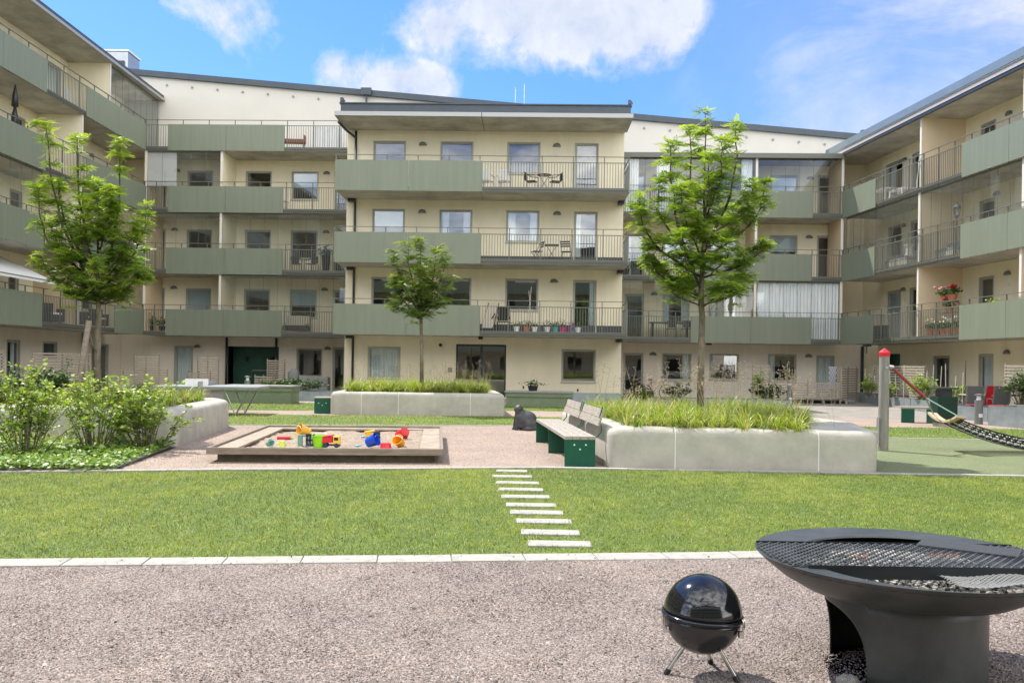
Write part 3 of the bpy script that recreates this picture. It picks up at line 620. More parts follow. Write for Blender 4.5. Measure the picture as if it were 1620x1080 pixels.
# ---------- left wing, facing right across the yard
LFT = Fac(-17.5, 0.0, math.radians(90)); LL = 40.9; WD = 1.85
RGT = Fac(15.15, 39.8, math.atan2(-12.1, 1.25)); RL = 40.0
def left():
    root = thing('apartment_building', 'left wing in deep shade with five storeys, green balcony fronts and concrete soffits', 'building', LFT.w(0, 0, 0), LFT.rot)
    ops = []
    def o(a, b, y, f, k, c=None, z0=None, z1=None):
        a = LFT.pu(a, y, WD)[0]; b = LFT.pu(b, y, WD)[0]; ops.append((a, b, (FL[f]+(0.04 if k == 'd' else 0.85)) if z0 is None else z0, (FL[f]+2.2) if z1 is None else z1, k, c))
    o(19.5, 41, 75, 4, 'w'); o(74, 96, 115, 4, 'd', 'F'); o(17.3, 39.3, 195, 3, 'w'); o(100, 118, 230, 3, 'w'); o(15.7, 34.6, 315, 2, 'w'); o(72, 88, 320, 2, 'd', 'L')
    o(13, 29, 450, 1, 'd'); o(129, 146, 475, 1, 'w', 'L'); o(100, 116, 470, 1, 'd'); o(10.5, 31, 560, 0, 'd', 'R', 0.05, 2.1); o(68, 90, 545, 0, 'w', None, 1.45, 2.1); o(145, 171, 560, 0, 'd', None, 0.05, 2.1)
    for f in (0, 1, 2, 3, 4):
        for u in np.arange(2.0, 24.5, 3.9):
            if f == 0: ops.append((u, u+1.0, 0.05, 2.1, 'd', None))
            else: ops.append((u, u+1.3, FL[f]+0.85, FL[f]+2.2, 'w', 'L' if int(u)%2 else None)); 
    wm = MB(); wall_mesh(wm, 0, LL+WD+0.1, -0.05, 2.6, WD, ops); wm.build('wall', cream2, root, label='beige ground floor wall')
    wm = MB(); wall_mesh(wm, 0, LL+WD+0.1, 2.6, 14.2, WD, ops)
    wm.quad((0, WD, -0.05), (0, 10, -0.05), (0, 10, 14.2), (0, WD, 14.2)); wm.quad((LL+WD+0.1, WD, 11.3), (LL+WD+0.1, 10, 11.3), (LL+WD+0.1, 10, 14.2), (LL+WD+0.1, WD, 14.2)); wm.build('wall', cream, root)
    for q in ops: window(root, q[0], q[1], q[2], q[3], WD, q[4], q[5])
    shell(root, 0, LL+WD, WD, 0.0, 14.2, 5.0, floors=(0.02, 2.75, 5.65, 8.55, 11.45, 14.19))
    B = lambda px, f: LFT.pu(px, ROW[f], 0)[0]
    sp = {1: (64, 179), 2: (66, 122), 3: (69, 134), 4: (71, 134)}
    for f in (1, 2, 3, 4):
        a, b = B(sp[f][0], f), B(sp[f][1], f); ll = LL if f < 4 else LL
        balcony(root, ZB[f], 0, LL, WD-0.002, [('p', 0, 5), ('b', 5, 11), ('p', 11, 17), ('b', 17, 21), ('p', 21, a), ('b', a, b), ('p', b, LL)], first_post=(B(11.3, 4)%1.22), step=1.22)
    # top terrace slab reaches the rear building's wall
    MB().box(LL, LL+WD+0.1, 0.02, WD-0.002, 11.3, 11.5).build('balcony', conc_soffit, root, label='end slab of the top balcony')
    MB().box(0, LL+WD+0.2, -0.05, 10.2, 14.202, 14.33).build('roof_slab', conc_soffit, root)
    MB().box(0, LL+WD+0.25, -0.16, -0.052, 14.19, 14.30).build('gutter', lt_metal, root)
    MB().box(0, LL+WD+0.25, -0.10, 10.3, 14.331, 14.47).build('roof', dk_metal, root)
    p = {4: 174.7, 3: 130.6, 2: 128, 1: 125}
    for f, x in p.items(): partition(root, B(x, f), ZB[f], WD-0.002, mat=cream if f != 1 else tan)
    for f in (1, 2, 3, 4):
        for u in (6, 14, 22): partition(root, u, ZB[f], WD-0.002, mat=cream)
    glazing(root, B(176, 4), LL+WD-0.1, ZB[4], y=0.12); glazing(root, 22.1, B(69, 2), ZB[2]); glazing(root, 6.1, 13.9, ZB[3])
    g = MB(); g.quad((LL+WD+0.0, 0.15, 11.5), (LL+WD+0.0, WD, 11.5), (LL+WD+0.0, WD, 14.1), (LL+WD+0.0, 0.15, 14.1)); g.build('end_screen', M('grey_end_panel', (0.30, 0.31, 0.27), 0.7), root)
    for px, py, f in ((-2, 52, 4), (144, 248, 3), (5, 330, 2)):
        u, z = LFT.pu(px, py, WD)
        wall_lamp(root, u, z, WD)
    for u in (10.6, 18.5): 
        for f in (1, 2, 3, 4): wall_lamp(root, u, FL[f]+2.0, WD)
    MB().tube([(38.9, WD-0.12, 0), (38.9, WD-0.12, 2.58)], 0.07, 10).build('drainpipe', pipe_m, root, smooth=True)
left()
def right():
    root = thing('apartment_building', 'right wing with sunlit ribbed green balcony panels, four storeys and a pale fascia', 'building', RGT.w(0, 0, 0), RGT.rot)
    ops = []
    def o(a, b, y, f, k, c=None, z0=None, z1=None):
        a = RGT.pu(a, y, WD)[0]; b = RGT.pu(b, y, WD)[0]; ops.append((a, b, (FL[f]+(0.04 if k == 'd' else 0.85)) if z0 is None else z0, (FL[f]+2.2) if z1 is None else z1, k, c))
    o(1403, 1428, 280, 3, 'w', 'L'); o(1444, 1460, 260, 3, 'd'); o(1553, 1575, 210, 3, 'w'); o(1406, 1427, 370, 2, 'w', 'R'); o(1442, 1458, 360, 2, 'd'); o(1550.5, 1574, 335, 2, 'd', 'R')
    o(1405, 1425, 470, 1, 'd', 'B'); o(1440, 1456, 465, 1, 'd'); o(1549.5, 1572, 460, 1, 'd'); o(1477, 1502, 590, 0, 'd', 'R', 0.6, 2.05); o(1549, 1571, 590, 0, 'd', 'F', 0.05, 2.1)
    ga = RGT.pu(1402, 570, WD)[0]; gb = RGT.pu(1424, 570, WD)[0]
    for f in (0, 1, 2, 3):
        for u in np.arange(14.5, 38, 3.9):
            if f == 0: ops.append((u, u+1.0, 0.05, 2.1, 'd', None))
            else: ops.append((u, u+1.3, FL[f]+0.85, FL[f]+2.2, 'w', None))
    wm = MB(); wall_mesh(wm, -WD, RL, -0.05, 11.3, WD, ops+[(ga, gb, 0.0, 2.2)])
    wm.quad((RL, WD, -0.05), (RL, 10, -0.05), (RL, 10, 11.3), (RL, WD, 11.3)); wm.build('wall', cream, root)
    for q in ops: window(root, q[0], q[1], q[2], q[3], WD, q[4], q[5])
    dm = MB().box(ga, gb, WD+0.25, WD+0.3, 0, 2.2)
    for i in range(9): x = ga+(gb-ga)*(i+0.5)/9; dm.box(x-0.04, x+0.04, WD+0.225, WD+0.249, 0.05, 2.15)
    dm.build('passage_gate', green_g, root)
    shell(root, -1, RL, WD, 0.0, 11.3, 5.0, floors=(0.02, 2.75, 5.65, 8.55, 11.29))
    B = lambda px, f: RGT.pu(px, {1: 500, 2: 400, 3: 290}[f], 0)[0]
    sp = {1: (1384, 1520), 2: (1386, 1522), 3: (1388, 1524)}
    for f in (1, 2, 3):
        a, b = B(sp[f][0], f), B(sp[f][1], f)
        balcony(root, ZB[f], 0, RL, WD-0.002, [('p', 0, a), ('b', a, b), ('p', b, b+5), ('b', b+5, b+10), ('p', b+10, b+18), ('b', b+18, RL)], first_post=0.5, step=0.98)
    MB().box(-WD-0.1, RL, -0.02, WD+0.3, 11.302, 11.40).build('roof_slab', conc_soffit, root)
    MB().box(-0.3, RL, -0.13, -0.022, 11.27, 11.35).box(0, RL, -0.1, -0.023, 11.385, 11.40).build('gutter', pipe_m, root)
    MB().box(-1.2, RL, -0.11, -0.025, 11.402, 11.60).box(-1.2, RL, -0.14, -0.112, 11.555, 11.60).build('fascia', M('white_fascia', (0.42, 0.405, 0.37), 0.6), root)
    MB().box(-1.6, RL, -0.16, 10.2, 11.602, 11.90).build('roof', M('blue_grey_roof_metal', (0.20, 0.25, 0.27), 0.4, metal=0.3, var=0.08, vscale=1), root)
    for f, xs in {3: (1454.8, 1618), 2: (1452, 1616), 1: (1450, 1612)}.items():
        for x in xs: partition(root, B(x, f) if f else 0, ZB[f], WD-0.002, mat=M('warm_beige_partition', (0.74, 0.60, 0.40), 0.85, var=0.03, vscale=1))
        for u in (18.5, 24.7, 31): partition(root, u, ZB[f], WD-0.002, mat=cream)
    pa, pb = B(1452, 2), B(1616, 2); glazing(root, 0.1, pa-0.06, ZB[2]); glazing(root, pa+0.06, pb-0.06, ZB[2]); glazing(root, pb+0.06, 18.4, ZB[2])
    for px, py in ((1597, 179), (1432, 252), (1577.5, 306), (1430, 356), (1594.6, 432), (1429.5, 457), (1593.5, 557)): u, z = RGT.pu(px, py+3, WD); wall_lamp(root, u, z, WD)
    for px, py in ((1596, 450), (1431, 474)): u, z = RGT.pu(px, py, WD); switch_box(root, u, z, WD)
    u, _ = RGT.pu(1371, 545, 0.6); MB().box(u-0.15, u+0.15, 0.5, 0.75, 2.50, 2.598).tube([(u, 0.6, 2.2), (u, 0.6, 2.5)], 0.03).build('soffit_lamp', lamp_m, root)
right()

# ---------- building that closes the yard behind the camera (seen in window reflections)
def rear():
    root = thing('apartment_building', 'plain cream building closing the yard behind the fire pit with dark roof edge', 'building', (20, -14, 0), PI)
    w = MB(); ops = []
    for f in range(4):
        for u in np.arange(1.5, 38, 3.4): ops.append((u, u+1.4, FL[f]+0.9, FL[f]+2.2))
    wall_mesh(w, 0, 42, -0.05, 12.6, 0, ops); w.quad((0, 0, 0), (0, 9, 0), (0, 9, 12.6), (0, 0, 12.6)); w.quad((42, 0, 0), (42, 9, 0), (42, 9, 12.6), (42, 0, 12.6)); w.build('wall', cream, root)
    g = MB().quad((0, 0.12, 0), (42, 0.12, 0), (42, 0.12, 12.6), (0, 0.12, 12.6)); g.build('panes', M('dark_pane', (0.03, 0.035, 0.04), 0.08), root)
    MB().box(-0.3, 42.3, -0.5, 9.3, 12.6, 13.3).build('roof', dk_metal, root)
    for f in (1, 2, 3): MB().box(3, 39, -1.6, -0.002, ZB[f], ZB[f]+0.2).box(3, 39, -1.65, -1.61, ZB[f], ZB[f]+1.2).build('balcony', sage, root)
rear()
# ventilation unit on the left roof
def vent():
    p = P(190, 100, 45.5); t = thing('rooftop_unit', 'pale metal ventilation box on the far end of the left roof', 'ventilation unit', (p.x, 45.5, 14.48))
    MB().box(-0.72, 0.72, -0.7, 0.7, 2.0, 2.85).build('casing', steel, t, bevel=0.02); MB().box(-0.78, 0.78, -0.76, 0.76, 2.851, 2.93).build('lid', white_p, t)
    MB().box(-0.62, 0.62, -0.6, 0.6, 0.0, 1.998).build('plinth', lamp_m, t)
    MB().box(0.1, 0.55, -0.78, -0.702, 2.1, 2.35).build('outlet', M('dark_outlet', (0.05, 0.05, 0.05), 0.5), t)
vent()
# ================================================ GROUND
def poly_sheet(name, pts, z, mat, kind='structure'):
    m = MB(); m.add([(p[0], p[1], z) for p in pts], [tuple(range(len(pts)))]); o = m.build(name, mat); o['kind'] = kind; return o
poly_sheet('ground', [(-300, -300), (300, -300), (300, 300), (-300, 300)], 0.0, pave_m)
k1a, k1b = G(0, 898), G(1190, 884); k1c, k1d = G(0, 886), G(1190, 870)
def ext(a, b, x): t = (x-a.x)/(b.x-a.x); return (x, a.y+(b.y-a.y)*t)
K1F = [ext(k1a, k1b, -16), ext(k1a, k1b, 13)]; KN = Vector((-(K1F[1][1]-K1F[0][1]), K1F[1][0]-K1F[0][0])).normalized()*0.235; K1B = [(p[0]+KN.x, p[1]+KN.y) for p in K1F]
poly_sheet('gravel', [(-16, -13), (13, -13), K1F[1], K1F[0]], 0.004, gravel_m)
K2 = [G(-400, 753), G(0, 749.5), G(350, 746), G(600, 744.5), G(850, 742.5), G(1300, 750.4), G(1620, 756), G(1900, 760)]
K2B = [(p.x, p.y+0.17) for p in K2]
poly_sheet('lawn', [K1B[0], K1B[1], (K2[-1].x, K2[-1].y)]+[(p.x, p.y) for p in K2[::-1][1:]]+[(-16, K2[0].y)], 0.008, lawn_m)
# kerb of the near gravel: individual concrete edging stones in one strip
def kerb(name, pa, pb, w, length, h=0.03, joint=0.006, flip=False):
    a, b = Vector(pa[:2]), Vector(pb[:2]); d = (b-a).normalized(); n = Vector((-d.y, d.x)); L = (b-a).length; m = MB(); t = 0
    while t < L:
        e = min(t+length, L); q = [a+d*(t+joint/2), a+d*(e-joint/2), a+d*(e-joint/2)+n*w, a+d*(t+joint/2)+n*w]; m.prism([(v.x, v.y) for v in q], -0.02, h+random.uniform(-0.003, 0.002)); t = e
    o = m.build(name, kerb_m, bevel=0.006); o['kind'] = 'structure'
kerb('kerb', K1F[0], K1F[1], 0.233, 0.56, 0.014)
for a, b in zip(K2, K2[1:]): kerb('kerb', a, b, 0.13, 1.0, 0.033)

# planters: outlines first, so that sheets and beds can use them
PL1 = [G(962, 741), G(1390, 750), G(1392, 750)+Vector((0.55, 2.2, 0)), Vector((5.5, 17.2, 0)), Vector((1.9, 17.9, 0)), Vector((1.0, 17.6, 0))]
PL2 = [G(521, 655.5), G(799, 659), G(799, 659)+Vector((-0.3, 3.4, 0)), G(521, 655.5)+Vector((-0.1, 3.2, 0))]
p3a, p3b = G(278, 706), G(363, 677)
PL3 = [Vector((-13.5, 16.1, 0)), p3a, p3b, Vector((p3b.x-0.5, p3b.y+0.9, 0)), Vector((-13.5, 20.3, 0))]
def inset(poly, d):
    n = len(poly); out = []
    for i in range(n):
        p0, p1, p2 = [Vector(poly[j % n][:2]) for j in (i-1, i, i+1)]
        e0, e1 = (p1-p0).normalized(), (p2-p1).normalized(); n0, n1 = Vector((-e0.y, e0.x)), Vector((-e1.y, e1.x))
        b = (n0+n1); b = b/max(b.dot(n0), 0.2); out.append(p1+b*d)
    return out
def rounded(poly, r, k=5):
    n = len(poly); out = []
    for i in range(n):
        p0, p1, p2 = poly[i-1], poly[i], poly[(i+1) % n]; a = p1+(p0-p1).normalized()*r; c = p1+(p2-p1).normalized()*r
        for j in range(k+1): t = j/k; out.append(a*(1-t)**2+p1*2*t*(1-t)+c*t*t)
    return out
def planter(poly, label, top, rim, joints=(), r=0.22, soil_drop=0.05):
    c = sum((Vector(p[:2]) for p in poly), Vector((0, 0)))/len(poly); t = thing('concrete_planter', label, 'planter', (c.x, c.y, 0), 0, 'concrete planters with trees')
    loc = [Vector(p[:2])-c for p in poly]
    prof = [(0.0, -0.03), (0.0, top-0.13), (0.012, top-0.075), (0.04, top-0.032), (0.08, top-0.008), (0.13, top), (rim-0.03, top), (rim, top-0.02), (rim+0.005, top-0.2)]
    vs = []; fs = []
    for d, z in prof:
        q = rounded(inset(loc, d), max(r-d*0.6, 0.03)); vs += [(v.x, v.y, z) for v in q]
    m = len(vs)//len(prof)
    for i in range(len(prof)-1):
        for k in range(m): fs.append((i*m+k, i*m+(k+1) % m, (i+1)*m+(k+1) % m, (i+1)*m+k))
    MB().add(vs, fs).build('planter_wall', conc, t, smooth='auto')
    q = rounded(inset(loc, rim-0.004), 0.05); MB().add([(v.x, v.y, top-soil_drop) for v in q], [tuple(range(len(q)))]).build('soil', soil, t)
    jm = MB()
    for (i, f) in joints:
        a, b = loc[i], loc[(i+1) % len(loc)]; e = (b-a).normalized(); n = Vector((-e.y, e.x)); p = a.lerp(b, f)
        pr = [(-0.003, 0.0), (-0.003, top-0.13), (0.010, top-0.072), (0.038, top-0.029), (0.08, top-0.004), (0.13, top+0.003), (rim-0.03, top+0.003)]
        for (d0, z0), (d1, z1) in zip(pr, pr[1:]):
            A, B_ = p+n*d0, p+n*d1; w = e*0.009; jm.quad((*(A-w), z0), (*(A+w), z0), (*(B_+w), z1), (*(B_-w), z1))
    if joints: jm.build('joints', conc_j, t)
    return t, [Vector((v.x+c.x, v.y+c.y)) for v in rounded(inset(loc, rim), 0.05)]
_, BED1 = planter(PL1, 'large near concrete planter with rounded rim beside the bench and hammock post', 0.60, 0.42, ((0, 0.25), (0, 0.78), (2, 0.5)))
_, BED2 = planter(PL2, 'long pale concrete planter in front of the entrance door', 0.64, 0.42, ((0, 0.18), (0, 0.39), (0, 0.80)))
_, BED3 = planter(PL3, 'concrete planter at left half hidden behind leafy shrubs', 0.62, 0.45, ((0, 0.55), (1, 0.35), (1, 0.78)))

poly_sheet('gravel', [(K2B[1][0]-6, K2B[0][1])]+K2B[1:5]+[(K2B[5][0], K2B[5][1]), (5, 12.5), (5, 21), (0.5, 21.2), (-4.2, 20.1), (-6.5, 19.6), (-14, 19)], 0.004, sandg_m)
GA = [(-12, 19.0), (-4, 19.95), (0.5, 20.95), (3, 20.5), (6.2, 19.0), (14.8, 18.75), (14.8, 22.2), (6.5, 22.4), (3, 24), (0.5, 24.5), (-4, 23.9), (-12, 23.0)]
GBk = [(-12, 25.2), (-4, 26.1), (0.5, 27.7), (6.5, 26.6), (8.6, 26.4), (6.0, 29.2), (0.5, 30.4), (-4, 30.6), (-12, 30.2)]
poly_sheet('lawn', GA, 0.012, lawn_m); poly_sheet('lawn', GBk, 0.008, lawn_m)
poly_sheet('gravel_path', [(-12, 23.0), (-4, 23.9), (0.5, 24.5), (3, 24), (6.5, 22.3), (14.8, 22.1), (13.5, 25.5), (6.5, 26.7), (0.5, 27.8), (-4, 26.2), (-12, 25.3)], 0.004, sandg_m)
TURF = [(4.9, K2B[5][1]), (K2B[6][0], K2B[6][1]), (13.5, K2B[7][1]+0.05), (14.6, 18.7), (6.2, 18.85), (4.9, 17.0)]
poly_sheet('sports_turf', TURF, 0.007, turf_m)
kerb('kerb', (6.2, 18.82), (14.6, 18.66), 0.1, 1.2, 0.02)
kerb('kerb', G(172, 746), G(282, 703), 0.1, 0.9, 0.035)
kerb('kerb', (-6.4, 19.62), (-4.2, 19.98), 0.1, 0.9, 0.02); kerb('kerb', (-4.2, 19.98), (0.6, 20.93), 0.1, 0.9, 0.02)
BEDP = [G(-420, 751), G(172, 747.5), G(279, 708), (-8, 15.3), (-13.5, 16.0)]
poly_sheet('planting_bed', [(p[0], p[1]+(0.14 if i < 2 else 0)) for i, p in enumerate(BEDP)], 0.012, soil)

# stepping stones across the lawn
STN = [(460, 725, 145), (425, 765, 192), (455, 825, 247), (475, 862, 305), (503, 915, 367), (543, 970, 439), (577, 1030, 503), (625, 1100, 579), (670, 1170, 676), (730, 1270, 774)]
words = ['farthest small stepping stone half buried in grass by the kerb', 'second stepping stone from the gravel play area', 'third stepping stone from the play area kerb', 'fourth stepping stone from the play area kerb', 'fifth stepping stone from the play area in mid lawn',
         'sixth stepping stone counted from the play area', 'fourth stepping stone from the white near kerb', 'third stepping stone from the white near kerb', 'second stepping stone from the near kerb', 'nearest and largest looking stepping stone beside the near kerb']
SR = []
for i, (a, b, y) in enumerate(STN):
    p, q = G(700+a/5.4, 720+y/5.4), G(700+b/5.4, 720+y/5.4); c = (p+q)/2; hw = (q-p).length/2; SR.append((c.x, c.y, hw))
    o = MB().box(-hw, hw, -0.11, 0.11, -0.02, 0.026).build('stepping_stone', kerb_m, bevel=0.008); o.location = (c.x, c.y, 0); o.rotation_euler.z = 0.02*random.uniform(-1, 1)
    tag(o, words[i], 'stepping stone', 'stepping stones across the lawn')

# grass blades
def blade_t(w, h, bend=0.3):
    tv = np.array([[-w/2, 0, 0], [w/2, 0, 0], [w*0.4, h*bend*0.35, h*0.55], [-w*0.4, h*bend*0.35, h*0.55], [w*0.06, h*bend, h], [-w*0.06, h*bend, h]], float)
    return tv, np.array([[0, 1, 2, 3], [3, 2, 4, 5]])
def zrot(n, tilt=0.25):
    a = rng.uniform(0, 2*PI, n); t = np.abs(rng.normal(0, tilt, n)); c, s = np.cos(a), np.sin(a); ct, st = np.cos(t), np.sin(t); z = np.zeros(n)
    Rz = np.stack([np.stack([c, -s, z], 1), np.stack([s, c, z], 1), np.stack([z, z, z+1], 1)], 1)
    Rx = np.stack([np.stack([z+1, z, z], 1), np.stack([z, ct, st], 1), np.stack([z, -st, ct], 1)], 1)
    return Rz @ Rx
grass_m = leaf_mat('grass_blade', (0.075, 0.118, 0.018), (0.18, 0.228, 0.042), (0.31, 0.345, 0.095), 0.35, 0.65, straw=(0.45, 0.42, 0.22))
def smooth_noise(x, y, seed, sc):
    r = np.random.default_rng(seed); v = 0
    for k in range(5):
        a = r.uniform(0, 2*PI); f = sc*r.uniform(0.6, 2.2); v = v+np.sin((x*math.cos(a)+y*math.sin(a))*f+r.uniform(0, 6))
    return v/5
def lawn_blades(name, poly, n, h, w, avoid=(), xr=None):
    xs = [p[0] for p in poly]; ys = [p[1] for p in poly]; x0, x1 = (min(xs), max(xs)) if xr is None else xr
    x = rng.uniform(x0, x1, n); y = rng.uniform(min(ys), max(ys), n)
    keep = pip(poly, x, y) & (np.abs(x) < y*0.62+2.4)
    for cx_, cy_, hw in avoid: keep &= ~((np.abs(x-cx_) < hw-0.03) & (np.abs(y-cy_) < 0.085))
    x, y = x[keep], y[keep]; n = len(x)
    v = smooth_noise(x, y, 3, 2.0)*0.8+smooth_noise(x, y, 5, 7)*0.7+smooth_noise(x, y, 6, 22)*0.6
    rnd = np.clip(0.47+0.58*v+rng.normal(0, 0.22, n), 0, 0.9); rnd = np.where(rng.random(n) < 0.06, 1.0, rnd); tv, tf = blade_t(w, h, 0.5)
    sc = rng.uniform(0.55, 1.25, n)*(1+0.25*v)
    o = scatter(name, grass_m, np.stack([x, y, np.full(n, 0.006)], 1), zrot(n, 0.85), sc, tv, tf, rnd); o['kind'] = 'stuff'; o['label'] = 'short mown green grass blades of the lawn'; o['category'] = 'grass'
    return o
LAWN1 = [K1B[0], K1B[1]]+[(p.x, p.y) for p in K2[::-1]]
lawn_blades('grass', LAWN1, 560000, 0.034, 0.0055, SR, (-10.5, 10))
lawn_blades('grass', [(a, b-0.04) for a, b in GA[:6]]+GA[6:], 60000, 0.05, 0.012); lawn_blades('grass', GBk, 30000, 0.05, 0.014)
# fringe: blades leaning over kerb edges
# loose stones on the near gravel
n = 130000; y = rng.uniform(3.0, 6.9, n); x = rng.uniform(-0.62, 0.62, n)*y; poly = [(-8, 2), (8, 2), ext(k1a, k1b, 8), ext(k1a, k1b, -8)]
keep = pip(poly, x, y); x, y = x[keep], y[keep]; n = len(x)
tv = np.array([[-0.5, -0.5, -0.1], [0.5, -0.4, -0.1], [0.55, 0.5, -0.1], [-0.4, 0.45, -0.1], [-0.25, -0.2, 0.42], [0.3, -0.15, 0.5], [0.2, 0.3, 0.38], [-0.2, 0.2, 0.45]])
tf = np.array([[0, 1, 5, 4], [1, 2, 6, 5], [2, 3, 7, 6], [3, 0, 4, 7], [4, 5, 6, 7]])
stone_m = leaf_mat('gravel_stone', (0.055, 0.044, 0.039), (0.195, 0.16, 0.14), (0.42, 0.37, 0.335), 0.0, 0.85)
gs = scatter('loose_gravel', stone_m, np.stack([x, y, np.full(n, 0.004)], 1), zrot(n, 0.3), rng.uniform(0.004, 0.012, n)*np.where(rng.random(n) < 0.006, 2.2, 1.0), tv, tf, np.clip(0.50+0.2*smooth_noise(x, y, 21, 2.2)+0.2*smooth_noise(x, y, 22, 8)+rng.normal(0, 0.22, n), 0, 1)); gs['kind'] = 'stuff'; gs['label'] = 'loose pinkish grey gravel chips in the foreground'; gs['category'] = 'gravel'
n = 60000; x = rng.uniform(-7.5, 1.2, n); y = rng.uniform(11.3, 20.5, n)
keep = pip([(K2B[1][0], K2B[1][1]), *K2B[2:5], (1.3, 12.5), (0.6, 20.5), (-4.2, 20), (-6.5, 19.3), (-6.2, 15), G(172, 747)], x, y); x, y = x[keep], y[keep]; n = len(x)
gs = scatter('loose_gravel', leaf_mat('grit_stone', (0.18, 0.135, 0.105), (0.32, 0.25, 0.205), (0.50, 0.425, 0.36), 0.0, 0.85), np.stack([x, y, np.full(n, 0.004)], 1), zrot(n, 0.3), rng.uniform(0.005, 0.014, n), tv, tf, np.clip(rng.normal(0.5, 0.24, n), 0, 1)); gs['kind'] = 'stuff'; gs['label'] = 'pinkish beige grit round the sandbox'; gs['category'] = 'gravel'

n = 900; y = rng.uniform(3.4, 7.4, n); x = rng.uniform(-0.6, 0.6, n)*y
o = scatter('debris', leaf_mat('dry_debris', (0.02, 0.018, 0.014), (0.07, 0.055, 0.04), (0.20, 0.15, 0.09), 0.0, 0.9), np.stack([x, y, np.full(n, 0.017)], 1), zrot(n, 0.5), rng.uniform(0.006, 0.016, n), tv*np.array([1.0, 0.6, 0.5]), tf, np.clip(rng.normal(0.4, 0.3, n), 0, 1)); o['kind'] = 'stuff'; o['label'] = 'dark crumbs and dry leaf bits lying on the kerb and gravel'; o['category'] = 'debris'
# ================================================ PLANTS
def rowan_leaf():
    tv = []; tf = []
    def lf(px, py, ang, L, w, z):
        c, s = math.cos(ang), math.sin(ang); b = len(tv)
        for a, l in ((0, 0), (-w, 0.45*L), (0, L), (w, 0.45*L)): tv.append((px+l*s+a*c, py+l*c-a*s, z-0.25*abs(l)*abs(s)*0.6))
        tf.append((b, b+1, b+2, b+3))
    for i in range(6):
        py = 0.22+0.13*i; L = 0.36-0.02*i; zz = -0.45*py*py
        lf(0.0, py, 1.15, L, 0.075, zz); lf(0.0, py, -1.15, L, 0.075, zz)
    lf(0, 0.95, 0, 0.34, 0.075, -0.42)
    return np.array(tv, float), np.array(tf)
def round_leaf():   # broad lobed leaf
    tv = np.array([(0, 0, 0), (-0.45, 0.25, 0.08), (-0.55, 0.65, 0.05), (-0.2, 0.72, -0.02), (0, 1.05, -0.12), (0.2, 0.72, -0.02), (0.55, 0.65, 0.05), (0.45, 0.25, 0.08)], float)
    return tv, np.array([(0, 1, 2, 3), (0, 3, 4, 5), (0, 5, 6, 7)])
RL_T = rowan_leaf(); RD_T = round_leaf()
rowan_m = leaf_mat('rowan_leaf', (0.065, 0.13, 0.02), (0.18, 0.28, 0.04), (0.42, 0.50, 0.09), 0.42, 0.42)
maple_m = leaf_mat('young_maple_leaf', (0.06, 0.12, 0.02), (0.14, 0.22, 0.045), (0.30, 0.37, 0.10), 0.3, 0.4)
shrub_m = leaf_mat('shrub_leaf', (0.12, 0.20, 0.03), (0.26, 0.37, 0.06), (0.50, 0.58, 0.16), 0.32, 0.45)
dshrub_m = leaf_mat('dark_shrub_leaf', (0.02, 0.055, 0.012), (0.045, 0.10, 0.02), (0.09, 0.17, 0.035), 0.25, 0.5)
cover_m = leaf_mat('ground_cover_leaf', (0.08, 0.16, 0.02), (0.17, 0.28, 0.045), (0.36, 0.46, 0.13), 0.25, 0.45)
luz_m = leaf_mat('wood_rush_blade', (0.07, 0.13, 0.015), (0.22, 0.32, 0.03), (0.46, 0.53, 0.08), 0.3, 0.4, straw=(0.42, 0.31, 0.20))
stalk_m = leaf_mat('dry_stalk', (0.30, 0.22, 0.15), (0.42, 0.34, 0.24), (0.55, 0.48, 0.36), 0.1, 0.8)

